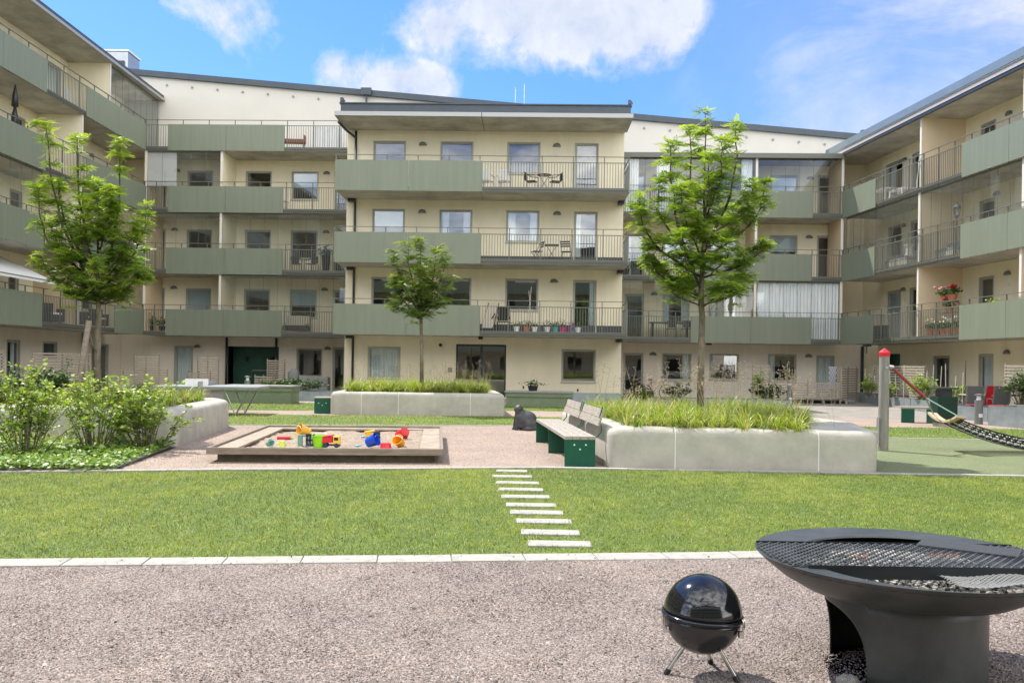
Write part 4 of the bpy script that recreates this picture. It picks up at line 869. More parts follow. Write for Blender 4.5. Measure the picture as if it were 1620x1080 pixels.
def curve(p, q, bow, k=6):
    p, q = Vector(p), Vector(q); return [p.lerp(q, i/k)+Vector(bow)*math.sin(PI*i/k) for i in range(k+1)]
def tree(label, base, Y, trunk_px, leaders, template, mat, leaf, nleaf, r0, name='tree', spread=0.42, group=None, seed=1, twig=0.45, tipshade=True):
    """leaders: list of ((start px,py), (tip px,py), depth offset) -- real positions at the tree's own distance"""
    R = random.Random(seed)
    t = thing(name, label, 'tree', base, 0, group); b = Vector(base)
    w = lambda px, py, dy=0: P(px, py, Y+dy)-b
    tm = MB(); pts = [w(*p) for p in trunk_px]; n = len(pts); pts[0] = Vector((pts[0].x, 0, -0.05))
    tm.tube(pts, [r0*(1-0.45*i/(n-1)) for i in range(n)], 12); tm.build('trunk', bark, t, smooth=True)
    lm = MB(); segs = []
    for (s, e, dy) in leaders:
        a = w(*s); c = w(e[0], e[1], dy); k = 9; L = (c-a).length; bow = Vector(((e[0]-s[0])*0.0035, dy*0.25, 0.0))
        pts = []
        for i in range(k+1):
            f = i/k; q = a.lerp(c, f)+bow*math.sin(PI*f)*1.0+Vector((R.gauss(0, 0.015), R.gauss(0, 0.015), 0)); pts.append(q)
        rr = max(r0*0.42*min(1, L/2.4), 0.010); lm.tube(pts, [rr*(1-0.85*i/k)+0.004 for i in range(k+1)], 7)
        for i in range(2, k+1):
            segs.append((pts[i-1], pts[i], i/k, L))
        # side twigs
        for i in range(2, k+1):
            for _ in range(2 if L > 1.2 else 1):
                f = i/k; ang = R.uniform(0, 2*PI); ln = twig*(1.15-0.75*f)*R.uniform(0.6, 1.3)
                d = Vector((math.cos(ang), math.sin(ang)*0.9, R.uniform(0.15, 0.9))).normalized(); q = pts[i]; e2 = q+d*ln
                mid = q.lerp(e2, 0.5)+Vector((0, 0, -0.02)); lm.tube([q, mid, e2], [0.008, 0.006, 0.003], 4); segs.append((q, e2, 1.0, ln)); segs.append((mid, e2, 1.1, ln))
    lm.build('branches', M('dark_branch_bark', (0.13, 0.105, 0.075), 0.9, c2=(0.05, 0.042, 0.03), vscale=14), t, smooth=True)
    wts = np.array([(s[1]-s[0]).length*(0.8 if s[2] <= 0.999 else 2.4) for s in segs]); wts /= wts.sum(); m_ = nleaf//6; ch = rng.choice(len(segs), m_, p=wts)
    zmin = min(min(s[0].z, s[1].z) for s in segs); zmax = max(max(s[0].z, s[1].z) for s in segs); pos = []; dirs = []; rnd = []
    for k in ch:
        a, c, f, L = segs[k]; fr_ = R.random()**0.6 if f > 0.999 else R.random(); q = a.lerp(c, fr_); an = R.uniform(0, 2*PI); tone = 0.38+0.40*((q.z-zmin)/(zmax-zmin))+R.gauss(0, 0.17)  # sunlit crown put into the leaf colour: tone lightens with height
        for j in range(6):
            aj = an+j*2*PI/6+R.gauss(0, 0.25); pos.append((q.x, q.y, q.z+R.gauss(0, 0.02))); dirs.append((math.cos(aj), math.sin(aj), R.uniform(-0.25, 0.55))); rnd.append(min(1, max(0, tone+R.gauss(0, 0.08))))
    for (s, e, dy) in leaders:      # a leafy rosette closes every leader
        q0_ = w(e[0], e[1], dy)
        for q in (q0_, q0_+Vector((0, 0, -0.16)), q0_+Vector((0, 0, -0.34))):
            an = R.uniform(0, 6)
            for j in range(7): aj = an+j*2*PI/7; pos.append(tuple(q+Vector((0, 0, 0.03)))); dirs.append((math.cos(aj), math.sin(aj), R.uniform(0.1, 1.0))); rnd.append(max(0, min(1, R.gauss(0.72, 0.12))))
    pos = np.array(pos); dirs = np.array(dirs); rnd = np.array(rnd); nleaf = len(pos)
    tv, tf = template
    o = scatter('crown', mat, pos, frames(dirs, 0.35), rng.uniform(0.7, 1.25, nleaf)*leaf, tv, tf, rnd, t); return t

# right tree (near planter)
Y3 = 15.2; b3 = P(1110, 640, Y3); b3.z = 0.55
tree('tall rowan with a vase shaped crown growing in the large near planter', (b3.x, Y3, 0.55), Y3, [(1108, 640), (1109, 560), (1111, 500), (1108, 470), (1112, 420), (1114, 380)],
     [((1111, 480), (1115, 180), 0.0), ((1112, 400), (1166, 198), 0.15), ((1109, 462), (1060, 232), -0.2), ((1110, 478), (1026, 385), 0.2), ((1112, 375), (1190, 300), -0.25), ((1110, 440), (1204, 385), 0.3), ((1110, 420), (1040, 290), 0.35),
      ((1113, 350), (1142, 225), -0.45), ((1109, 440), (1010, 315), -0.1), ((1112, 482), (1164, 455), -0.4), ((1108, 484), (1060, 452), -0.35), ((1112, 380), (1092, 205), 0.45), ((1112, 410), (1208, 290), 0.1), ((1110, 486), (1142, 440), -0.65), ((1110, 470), (1088, 425), 0.7), ((1111, 410), (1078, 300), -0.6), ((1112, 420), (1160, 330), 0.65), ((1110, 470), (1180, 425), 0.5), ((1110, 470), (1050, 420), 0.6), ((1112, 350), (1120, 250), -0.5), ((1110, 450), (1072, 370), -0.7), ((1112, 440), (1150, 385), -0.75)],
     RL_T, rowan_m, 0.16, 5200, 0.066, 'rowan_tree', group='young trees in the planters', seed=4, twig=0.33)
# left tree
Y1 = 17.0; b1 = P(154, 650, Y1)
tree('tall rowan at left supported by a leaning timber stake in shrub planter', (b1.x, Y1, 0.57), Y1, [(155, 640), (154, 570), (156, 500), (156, 470), (155, 440)],
     [((156, 475), (75, 198), 0.1), ((155, 440), (124, 218), -0.3), ((156, 470), (190, 222), 0.25), ((155, 400), (178, 300), -0.35), ((156, 440), (92, 290), 0.35), ((156, 474), (60, 300), -0.1), ((156, 478), (64, 405), 0.2), ((156, 460), (232, 328), 0.1), ((157, 480), (226, 425), -0.3),
      ((155, 400), (150, 290), 0.5), ((155, 472), (100, 400), -0.5), ((156, 450), (192, 380), 0.45), ((155, 482), (112, 462), -0.4), ((157, 482), (196, 466), 0.25), ((155, 430), (130, 320), -0.65), ((156, 400), (165, 340), 0.1), ((156, 470), (205, 400), 0.6), ((156, 470), (120, 430), 0.6), ((156, 450), (80, 350), 0.4), ((156, 440), (215, 350), -0.4), ((156, 470), (150, 420), -0.75)],
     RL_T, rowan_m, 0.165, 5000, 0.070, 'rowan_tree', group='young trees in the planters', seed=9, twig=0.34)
Y2 = 26.0; b2 = P(667, 640, Y2)
tree('smaller young tree with a compact crown in the entrance planter', (b2.x, Y2, 0.6), Y2, [(667, 640), (667, 560), (666, 500), (666, 460)],
     [((666, 500), (664, 382), 0.0), ((666, 500), (625, 400), 0.2), ((666, 500), (706, 402), -0.2), ((666, 505), (622, 440), -0.2), ((666, 500), (710, 440), 0.25), ((666, 505), (625, 478), 0.1), ((666, 500), (700, 480), -0.1),
      ((666, 495), (645, 390), -0.4), ((666, 495), (690, 395), 0.4), ((666, 500), (650, 450), -0.7), ((666, 500), (685, 450), 0.7), ((666, 500), (668, 420), 0.6), ((666, 500), (668, 430), -0.6), ((666, 505), (655, 495), -0.4)],
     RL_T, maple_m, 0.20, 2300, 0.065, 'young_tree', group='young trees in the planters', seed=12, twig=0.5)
# stake at the left tree
s0, s1 = P(124, 610, Y1-0.5), P(141, 507, Y1-0.45)
t = thing('tree_stake', 'leaning weathered round timber stake tied to the left rowan', 'tree stake', (s0.x, s0.y, 0.57))
q0 = Vector(t.location); MB().tube([s0-q0+Vector((-0.03, 0, -0.5)), s0-q0, s1-q0], 0.055, 10).build('pole', wood_g, t, smooth=True)
MB().tube([P(141, 528, Y1-0.45)-q0, P(146, 545, Y1-0.3)-q0, P(153, 556, Y1-0.08)-q0], 0.02, 6).build('tie', M('tie_webbing', (0.2, 0.18, 0.14), 0.9), t)

def shrub(label, base, size, nstem, nleaf, leaf, mat, name='shrub', group=None, seed=0, template=RD_T, droop=0.0):
    R = random.Random(seed); t = thing(name, label, 'shrub', base, 0, group); m = MB(); segs = []
    sx, sy, sz = size
    for i in range(nstem):
        a = R.uniform(0, 2*PI); rr = math.sqrt(R.random()); tip = Vector((sx*rr*math.cos(a), sy*rr*math.sin(a), sz*R.uniform(0.55, 1.0)*(1.0-0.45*rr**2))); st = Vector((tip.x*0.25, tip.y*0.25, 0))
        pts = [st, st.lerp(tip, 0.4)+Vector((R.gauss(0, .03), R.gauss(0, .03), 0.04)), st.lerp(tip, 0.75)+Vector((R.gauss(0, .03), R.gauss(0, .03), 0.04)), tip]
        m.tube(pts, [0.009, 0.007, 0.005, 0.002], 4)
        for u, v, wgt in ((0, 1, 0.5), (1, 2, 1.6), (2, 3, 1.8)): segs.append((pts[u], pts[v], wgt))
        for _ in range(3):
            q = pts[1].lerp(tip, R.random()); e = q+Vector((R.gauss(0, 1), R.gauss(0, 1), R.uniform(-0.1, 0.9))).normalized()*0.22*sz; m.tube([q, e], [0.004, 0.002], 3); segs.append((q, e, 1.5))
    m.build('stems', bark, t)
    w = np.array([(s[1]-s[0]).length*s[2] for s in segs]); w /= w.sum(); ch = rng.choice(len(segs), nleaf, p=w)
    pos = np.array([segs[k][0].lerp(segs[k][1], R.random()) for k in ch]); d = rng.normal(0, 1, (nleaf, 3)); d[:, 2] = rng.uniform(-0.3, 0.7, nleaf)-droop; pos += d*leaf*0.3
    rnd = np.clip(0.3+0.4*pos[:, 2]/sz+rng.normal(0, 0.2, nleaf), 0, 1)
    tv, tf = template; scatter('foliage', mat, pos, frames(d, 0.5), rng.uniform(0.6, 1.3, nleaf)*leaf, tv, tf, rnd, t); return t
for i, (px, py, sx, sz, ns, nl, lab, m) in enumerate([
        (40, 725, 0.85, 1.42, 44, 2600, 'yellow green leafy shrub at the left edge of the bed', shrub_m),
        (-70, 722, 0.8, 1.2, 26, 1300, 'yellow green shrub cut by the left picture edge', shrub_m), (-180, 724, 0.8, 1.25, 26, 1300, 'yellow green shrub standing just outside the left picture edge', shrub_m),
        (150, 716, 0.65, 1.50, 34, 2100, 'tall bushy currant like shrub between its neighbours in front of the left planter', shrub_m),
        (232, 714, 0.72, 1.36, 42, 2400, 'loose shrub with side shoots reaching over the right end of the left planter', shrub_m)]):
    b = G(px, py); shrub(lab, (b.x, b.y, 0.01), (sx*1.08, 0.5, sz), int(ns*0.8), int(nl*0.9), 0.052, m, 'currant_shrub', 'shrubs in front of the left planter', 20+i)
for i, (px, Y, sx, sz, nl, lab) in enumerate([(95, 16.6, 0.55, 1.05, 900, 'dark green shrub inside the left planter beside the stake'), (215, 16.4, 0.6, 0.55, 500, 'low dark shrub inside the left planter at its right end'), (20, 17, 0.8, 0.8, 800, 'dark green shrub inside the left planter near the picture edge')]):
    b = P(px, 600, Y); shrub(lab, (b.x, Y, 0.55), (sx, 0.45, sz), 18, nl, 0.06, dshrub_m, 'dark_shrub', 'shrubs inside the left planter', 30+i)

def tufts(name, poly, n, blades, h, w, mat, z, label, lean=0.68, clump=0.10):
    xs = [p[0] for p in poly]; ys = [p[1] for p in poly]; X = rng.uniform(min(xs), max(xs), n*4); Yv = rng.uniform(min(ys), max(ys), n*4); k = pip(poly, X, Yv); X, Yv = X[k][:n], Yv[k][:n]; n = len(X)
    cx_ = np.repeat(X, blades); cy_ = np.repeat(Yv, blades); N_ = len(cx_); a = rng.uniform(0, 2*PI, N_); r = np.abs(rng.normal(0, clump, N_))
    K = 5; tl = np.abs(rng.normal(lean, 0.22, N_)); L = rng.uniform(0.55, 1.2, N_)*h
    # curved blade: build per-blade strips directly
    co = np.zeros((N_, 2*K, 3)); px = cx_+r*np.cos(a)*0.5; py = cy_+r*np.sin(a)*0.5; pz = np.full(N_, z); ang = tl*0.35; wd = rng.uniform(0.6, 1.3, N_)*w
    for j in range(K):
        f = j/(K-1); ww = wd*(1-f*0.92)/2*(1.0 if j else 0.8); sx_, sy_ = -np.sin(a)*ww, np.cos(a)*ww
        co[:, 2*j] = np.stack([px-sx_, py-sy_, pz], 1); co[:, 2*j+1] = np.stack([px+sx_, py+sy_, pz], 1)
        st = L/(K-1); px = px+np.cos(a)*np.sin(ang)*st; py = py+np.sin(a)*np.sin(ang)*st; pz = pz+np.cos(ang)*st; ang = ang+tl*0.75
    tf = np.array([(2*j, 2*j+1, 2*j+3, 2*j+2) for j in range(K-1)]); idx = (tf[None]+(np.arange(N_)*2*K)[:, None, None]).reshape(-1)
    me = bpy.data.meshes.new(name); me.vertices.add(N_*2*K); me.vertices.foreach_set('co', co.reshape(-1).astype(np.float32)); me.loops.add(len(idx)); me.loops.foreach_set('vertex_index', idx.astype(np.int32))
    Q = N_*(K-1); me.polygons.add(Q); me.polygons.foreach_set('loop_start', (np.arange(Q)*4).astype(np.int32)); me.polygons.foreach_set('loop_total', np.full(Q, 4, np.int32)); me.update(calc_edges=True)
    cl = np.repeat(rng.uniform(-0.24, 0.2, n), blades); rr = np.clip(0.5+cl+rng.normal(0, 0.2, N_), 0, 0.92); rr = np.where(rng.random(N_) < 0.24, 0.98, rr)
    at = me.attributes.new('rnd', 'FLOAT', 'POINT'); at.data.foreach_set('value', np.repeat(rr, 2*K).astype(np.float32)); me.materials.append(mat)
    o = bpy.data.objects.new(name, me); col.objects.link(o); o['kind'] = 'stuff'; o['label'] = label; o['category'] = 'grasses'; return o
GB1 = [G(995, 680, .55), G(1262, 686, .55), Vector((5.0, 14.6, 0)), Vector((4.9, 16.9, 0)), Vector((1.9, 17.2, 0)), Vector((1.45, 16.8, 0))]
GB1 = [(p[0], p[1]) for p in GB1]
q = [(p.x, p.y) for p in BED1]; ix_ = [p for p in q if p[0] > 4.2]
t_ = bpy.data.objects['concrete_planter']; lc = t_.location
inf = [(G(1268, 674, .6).x, min(p[1] for p in q)-0.05), (max(p[0] for p in q)+0.02, min(p[1] for p in q)-0.05), (max(p[0] for p in q)+0.05, 16.9), (5.15, 16.9)]
MB().prism([(x-lc.x, y-lc.y) for x, y in inf], 0.42, 0.596).build('rim_slab', conc, t_, bevel=0.03)
tufts('ornamental_grass', GB1, 330, 36, 0.47, 0.021, luz_m, 0.53, 'bright yellow green arching grass filling the near planter')
tufts('ornamental_grass', BED2, 300, 30, 0.52, 0.024, luz_m, 0.58, 'green grass filling the entrance planter')
tufts('ornamental_grass', [p for p in BED3], 170, 30, 0.5, 0.018, luz_m, 0.55, 'arching grass inside the left planter')
tufts('ornamental_grass', [(p[0], p[1]) for p in [G(-60, 712), G(150, 712), G(285, 704), (-6.2, 14.6), (-12, 15.6)]], 60, 26, 0.35, 0.012, luz_m, 0.01, 'grass tufts along the foot of the left planter')
def stalks(name, poly, n, h, z, label):
    m = MB(); xs = [p[0] for p in poly]; ys = [p[1] for p in poly]; R = random.Random(5); X = rng.uniform(min(xs), max(xs), n*4); Yv = rng.uniform(min(ys), max(ys), n*4); k = pip(poly, X, Yv)
    for x_, y_ in list(zip(X[k], Yv[k]))[:n]:
        hh = h*R.uniform(0.55, 1.1); b = Vector((x_, y_, z)); l = Vector((R.gauss(0, 0.16), R.gauss(0, 0.12), 1)); tip = b+l*hh+Vector((R.gauss(0, 0.06), 0, 0)); m.tube([b, b.lerp(tip, 0.6)+Vector((0, 0, 0.02)), tip], [0.0035, 0.003, 0.002], 3)
        for _ in range(9):
            q = b.lerp(tip, R.uniform(0.74, 1.0)); e = q+Vector((R.gauss(0, 0.05), R.gauss(0, 0.05), R.uniform(-0.01, 0.07))); m.tube([q, e], [0.002, 0.002], 3); m.ball(e, 0.009, n=5, m=3)
    o = m.build(name, M('dry_flower_stalk', (0.40, 0.32, 0.22), 0.85, var=0.3, vscale=8)); o['kind'] = 'stuff'; o['label'] = label; o['category'] = 'seed stalks'
stalks('seed_stalks', BED1, 85, 1.0, 0.53, 'thin dry flower stalks rising above the near planter grass'); stalks('seed_stalks', BED2, 60, 0.95, 0.58, 'thin dry flower stalks above the entrance planter'); stalks('seed_stalks', BED3[:4], 22, 0.9, 0.55, 'dry flower stalks in the left planter')
# ground cover in the left bed
n = 32000; poly = [(p[0], p[1]) for p in BEDP]; x = rng.uniform(-13, -4, n); y = rng.uniform(11, 16, n); keep = pip(poly, x, y) & (np.abs(x) < y*0.62+4); x, y = x[keep], y[keep]; n = len(x)
bump = 0.05+0.07*(smooth_noise(x, y, 11, 3.0)+0.6); d = rng.normal(0, 1, (n, 3)); d[:, 2] = rng.uniform(-0.1, 0.5, n); rnd = np.clip(0.5+0.25*smooth_noise(x, y, 12, 4)+rng.normal(0, 0.2, n), 0, 1)
o = scatter('ground_cover', cover_m, np.stack([x, y, 0.02+np.clip(bump, 0.02, 1)*rng.uniform(0.3, 1.2, n)], 1), frames(d, 0.3), rng.uniform(0.03, 0.08, n), *RD_T, rnd); o['kind'] = 'stuff'; o['label'] = 'low leafy ground cover in front of the shrubs'; o['category'] = 'ground cover'
# ================================================ OBJECTS IN THE YARD
# ---- sandbox
sf = math.radians(5.0); fl = G(326, 708, 0.22); fr = G(701.5, 710.5, 0.22); bl = G(422.8, 672.4, 0.22)
SW = (fr-fl).length; SD = (bl-fl).length; sang = math.atan2(fr.y-fl.y, fr.x-fl.x)
t = thing('sandbox', 'low square sandbox of weathered grey timber filled with sand and toys', 'sandbox', (fl.x, fl.y, 0), sang)
def toL(v): d = Vector(v)-Vector((fl.x, fl.y, 0)); c, s = math.cos(-sang), math.sin(-sang); return Vector((d.x*c-d.y*s, d.x*s+d.y*c, d.z))
SBM = lambda x, y, z=0.0: Vector((fl.x+x*math.cos(sang)-y*math.sin(sang), fl.y+x*math.sin(sang)+y*math.cos(sang), z))
sk = (toL(bl).x)  # side edges lean slightly
def board(x0, x1, y0, y1, z0, z1): 
    m = MB().box(x0, x1, y0, y1, z0, z1); m.v = [(x+sk*y/SD, y, z) for x, y, z in m.v]; return m
for (x0, x1, y0, y1) in ((0, SW, 0, 0.045), (0, SW, SD-0.045, SD), (0, 0.045, 0.046, SD-0.046), (SW-0.045, SW, 0.046, SD-0.046)): board(x0, x1, y0, y1, 0.125, 0.225).build('frame_board', wood_g, t, bevel=0.004)
for (x0, x1, y0, y1) in ((0.046, SW-0.046, SD-0.32, SD-0.046), (0.046, 0.36, 0.046, SD-0.323), (SW-0.36, SW-0.046, 0.046, SD-0.323)): board(x0, x1, y0, y1, 0.155, 0.19).build('seat_board', M('sandbox_seat_wood', (0.38, 0.315, 0.24), 0.85, c2=(0.25, 0.205, 0.155), vscale=4, stretch=(1, 1, 1), bump=0.2), t, bevel=0.004)
for (x0, x1, y0, y1) in ((0.13, SW-0.13, 0.13, 0.19), (0.13, SW-0.13, SD-0.19, SD-0.13), (0.13, 0.19, 0.192, SD-0.192), (SW-0.19, SW-0.13, 0.192, SD-0.192)): board(x0, x1, y0, y1, -0.02, 0.153).build('base_beam', wood_dk, t)
def sheet(x0, x1, y0, y1, z, amp, n, seed, fs=3.0):
    m = MB(); X, Y_ = np.meshgrid(np.linspace(x0, x1, n), np.linspace(y0, y1, n)); Z = z+amp*(smooth_noise(X.ravel(), Y_.ravel(), seed, fs)+0.6*smooth_noise(X.ravel(), Y_.ravel(), seed+1, fs*3.3)+0.35*smooth_noise(X.ravel(), Y_.ravel(), seed+2, fs*8))
    m.v = list(zip(X.ravel().tolist(), Y_.ravel().tolist(), Z.tolist())); m.f = [(j*n+i, j*n+i+1, (j+1)*n+i+1, (j+1)*n+i) for j in range(n-1) for i in range(n-1)]; return m
sm = sheet(0.2, SW-0.2, 0.126, SD-0.2, 0.135, 0.05, 80, 40); sm.v = [(x+sk*y/SD, y, min(z, 0.15 if (x < 0.38 or x > SW-0.38 or y > SD-.36) else (0.16 if y < 0.3 else 1))) for x, y, z in sm.v]; sm.v = [(x, y, max(z, 0.145) if y < 0.3 else z) for x, y, z in sm.v]; board(0.05, SW-0.05, 0.046, 0.128, 0.128, 0.15).build('inner_ledge', wood_g, t); sm.build('sand', sand_m, t, smooth=True)
def on_sand(px, py): p = G(px, py, 0.11); return p
def bucket(px, py, r, h, colr, label, tilt=(0, 0), name='toy_bucket', z=0.135, rim=True, handle=True):
    r *= 1.2; h *= 1.2; p = G(px, py, min(z, 0.15)); t = thing(name, label, 'toy', (p.x, p.y, z)); rot = Matrix.Rotation(tilt[1], 3, 'Z') @ Matrix.Rotation(tilt[0], 3, 'X'); off = (0, 0, r*0.75*abs(math.sin(tilt[0])))
    mt = C('toy_'+name+'_'+'_'.join(str(int(c*255)) for c in colr), colr, 0.35)
    MB().lathe([(0.0, 0.004), (r*0.72, 0.0), (r, h), (r*1.08, h), (r*1.08, h-0.012), (r*0.97, h-0.012), (r*0.94, h-0.01), (r*0.66, 0.012), (0.0, 0.014)], 22, off, rot, caps=False).build('bucket_shell', mt, t, smooth='auto')
    if handle:
        pts = [rot @ Vector((r*1.06*math.cos(a), r*1.06*math.sin(a)*0.5, h-0.01+0.02+r*0.7*math.sin(a)*0.3))+Vector(off) for a in np.linspace(0, PI, 9)]
        MB().tube(pts, 0.006, 6).build('handle', white_p if sum(colr) > 1 else mt, t, smooth=True)
    return t
bucket(489, 690, 0.085, 0.17, (0.75, 0.42, 0.05), 'orange yellow toy bucket lying on its side at the back left', (1.25, -0.9))
bucket(505, 707, 0.095, 0.155, (0.30, 0.75, 0.01), 'large lime green square-looking toy bucket near the front timber')
bucket(581, 707.5, 0.085, 0.15, (0.01, 0.07, 0.55), 'blue toy bucket tipped over near the front timber', (1.15, 1.3))
bucket(641, 693, 0.095, 0.16, (0.62, 0.02, 0.03), 'dark red toy bucket lying tipped with its base facing forward', (-2.15, 0.6), z=0.20)
bucket(610, 712, 0.085, 0.10, (0.70, 0.03, 0.05), 'red upturned toy bowl half buried by the front timber', (PI, 0), 'toy_bowl', z=0.26, handle=False)
bucket(635, 708, 0.075, 0.12, (0.80, 0.35, 0.01), 'orange toy bucket with handle below the dark red one', (0.9, -0.5))
bucket(446, 706, 0.05, 0.075, (0.62, 0.70, 0.12), 'small pale yellow sand cup on the left', (PI, 0), 'sand_mould', z=0.235, handle=False)
bucket(423.5, 706, 0.045, 0.07, (0.18, 0.42, 0.38), 'teal toy watering can lying at the far left of the toys', (1.2, 1.0), 'toy_watering_can', handle=True)
bucket(428+12, 705, 0.0301, 0.0601, (0.2, 0.45, 0.40), 'tiny teal cup beside the watering can', (1.5, 0.4), 'sand_mould', handle=False) if False else None
p = G(450, 697, 0.15); t = thing('toy_rolling_pin', 'red toy tube with a small green tip lying on the sand', 'toy', (p.x, p.y, 0.195)); MB().tube([(-0.12, 0, 0), (0.1, 0.01, 0)], 0.035, 14).build('tube', C('toy_red', (0.62, 0.01, 0.03)), t, smooth='auto'); MB().tube([(0.1, 0.01, 0), (0.15, 0.015, 0)], [0.02, 0.012], 10).build('tip', C('toy_green', (0.2, 0.6, 0.05)), t)
p = G(484, 708, 0.115); t = thing('toy_tower', 'teal and black toy building pieces beside the lime green bucket', 'toy', (p.x, p.y, 0.14)); t.scale = (1.3,)*3
tl = C('toy_teal', (0.16, 0.33, 0.27)); MB().box(-0.10, -0.045, -0.02, 0.03, 0, 0.14).box(-0.045, 0.02, -0.01, 0.02, 0.115, 0.14).build('arch', tl, t, bevel=0.004); MB().box(0.0, 0.10, -0.02, 0.03, 0, 0.03).box(0.0, 0.025, -0.02, 0.03, 0.031, 0.12).box(0.04, 0.06, -0.02, 0.03, 0.031, 0.12).box(0.08, 0.10, -0.02, 0.03, 0.031, 0.12).box(0, 0.1, -0.02, 0.03, 0.065, 0.085).build('ladder', C('toy_navy', (0.03, 0.08, 0.10)), t); MB().box(0.0, 0.10, -0.02, 0.03, 0.121, 0.15).build('cap', black_p, t)
def truck(px, py, label, cols, s=1.0, rot=0.0):
    s *= 1.3; p = G(px, py, 0.135); t = thing('toy_truck', label, 'toy', (p.x, p.y, 0.135), rot); c1, c2 = C('toy_body_'+str(cols[0]), cols[0]), C('toy_cab_'+str(cols[1]), cols[1])
    MB().box(-.11*s, .01*s, -.05*s, .05*s, .06*s, .13*s).beam((-.12*s, 0, .13*s), (.02*s, 0, .15*s), .11*s, .015*s).build('tipper', c1, t, bevel=0.004)
    m = MB().box(.02*s, .10*s, -.045*s, .045*s, .04*s, .14*s); m.build('cab', c2, t, bevel=0.01); MB().box(.035*s, .085*s, -.048*s, .048*s, .09*s, .125*s).build('cab_window', black_p, t)
    MB().box(-.1*s, .1*s, -.04*s, .04*s, .025*s, .04*s).build('chassis', black_p, t)
    for x in (-.07, .065):
        for y in (-.055, .035): MB().tube([(x*s, y*s, .028*s), (x*s, (y+.02)*s, .028*s)], .028*s, 12).build('wheel', C('toy_wheel', (0.02, 0.05, 0.09)), t, smooth='auto')
truck(525, 707.5, 'small toy tip truck with red tipper and yellow cab', ((0.65, 0.02, 0.04), (0.85, 0.55, 0.06)))
truck(590, 697, 'black and yellow toy digger behind the blue bucket', ((0.75, 0.45, 0.02), (0.02, 0.02, 0.02)), 0.9, 0.3)
def blob(px, py, rx, ry, rz, c, label, name='sand_mould', z=0.165):
    p = G(px, py, z); o = MB().ball((0, 0, rz*0.6), rx, ry, rz, 14, 8).tube([(rx*0.7, 0, rz*0.7), (rx*1.5, 0.01, rz*1.1)], [rz*0.4, rz*0.25], 6).build(name, C('toy_'+name+str(c), c), smooth='auto'); o.location = (p.x, p.y, z-0.01); tag(o, label, 'toy')
blob(575, 691, 0.045, 0.035, 0.022, (0.12, 0.35, 0.62), 'small light blue sand mould behind the other toys'); blob(566, 705, 0.05, 0.035, 0.02, (0.15, 0.38, 0.5), 'blue grey sand mould left of the blue bucket', 'sand_shovel')
blob(594, 687, 0.055, 0.04, 0.035, (0.75, 0.75, 0.72), 'white and black toy ball behind the digger', 'toy_ball'); blob(361, 680, 0.05, 0.04, 0.01, (0.18, 0.16, 0.55), 'small purple toy dropped on the grit by the left planter', 'sand_shovel', z=0.01)
blob(589, 700, 0.03, 0.03, 0.05, (0.45, 0.75, 0.15), 'light green cone mould leaning on the blue bucket', 'toy_cone'); blob(633, 701, 0.035, 0.03, 0.035, (0.85, 0.65, 0.05), 'yellow mould between the red and orange buckets', 'toy_cone')

# ---- bench by the near planter
bn0, bn1 = G(893, 739), G(844.5, 697); axis = (bn1-bn0).normalized(); BL = 3.95; brot = math.atan2(axis.y, axis.x)-PI/2
t = thing('park_bench', 'long bench with green steel panels, pale timber seat and two backrests', 'bench', (bn0.x, bn0.y, 0), brot)
sh = 0.455; bw = 0.45
for y in (0.0, BL*0.5-0.02, BL-0.04): MB().box(0, bw, y, y+0.012, 0, sh-0.05).box(0, bw, y+0.013, y+0.05, sh-0.062, sh-0.052).build('support_panel', bench_g, t)
for y0, y1 in ((-0.01, BL*0.5-0.012), (BL*0.5-0.004, BL)):
    m = MB()
    for k in range(4): m.box(k*0.115, k*0.115+0.108, y0, y1, sh-0.05, sh)
    m.build('seat', wood_l, t, bevel=0.004)
for (y0, y1) in ((0.15, BL*0.5-0.05), (BL*0.5+0.05, BL-0.1)):
    m = MB()
    for k in range(2):
        z0 = 0.60+k*0.125; x = bw+0.06+k*0.035; m.add([(x, y0, z0), (x+0.03, y0, z0-0.004), (x+0.065, y0, z0+0.114), (x+0.035, y0, z0+0.118), (x, y1, z0), (x+0.03, y1, z0-0.004), (x+0.065, y1, z0+0.114), (x+0.035, y1, z0+0.118)], [(0, 1, 2, 3), (7, 6, 5, 4), (0, 4, 5, 1), (1, 5, 6, 2), (2, 6, 7, 3), (3, 7, 4, 0)])
    m.build('backrest', wood_l, t)
    for y in (y0+0.02, y1-0.07):
        br = MB(); pr = [(bw-0.02, sh-0.06), (bw+0.06, sh-0.02), (bw+0.115, sh+0.05), (bw+0.12, sh+0.13), (bw+0.095, sh+0.2), (bw+0.10, sh+0.3), (bw+0.135, sh+0.42)]
        for a, b in zip(pr, pr[1:]): br.beam((a[0], y+0.025, a[1]), (b[0], y+0.025, b[1]), 0.05, 0.012, up=(1, 0, 0.01))
        br.build('back_bracket', bench_g, t)
for x, z in ((0.14, 0.33), (0.31, 0.33), (0.225, 0.265)): MB().lathe([(0.013, 0), (0.013, 0.006), (0, 0.008)], 10, (x, -0.001, z), Matrix.Rotation(PI/2, 3, 'X')).build('bolt', white_p, t)

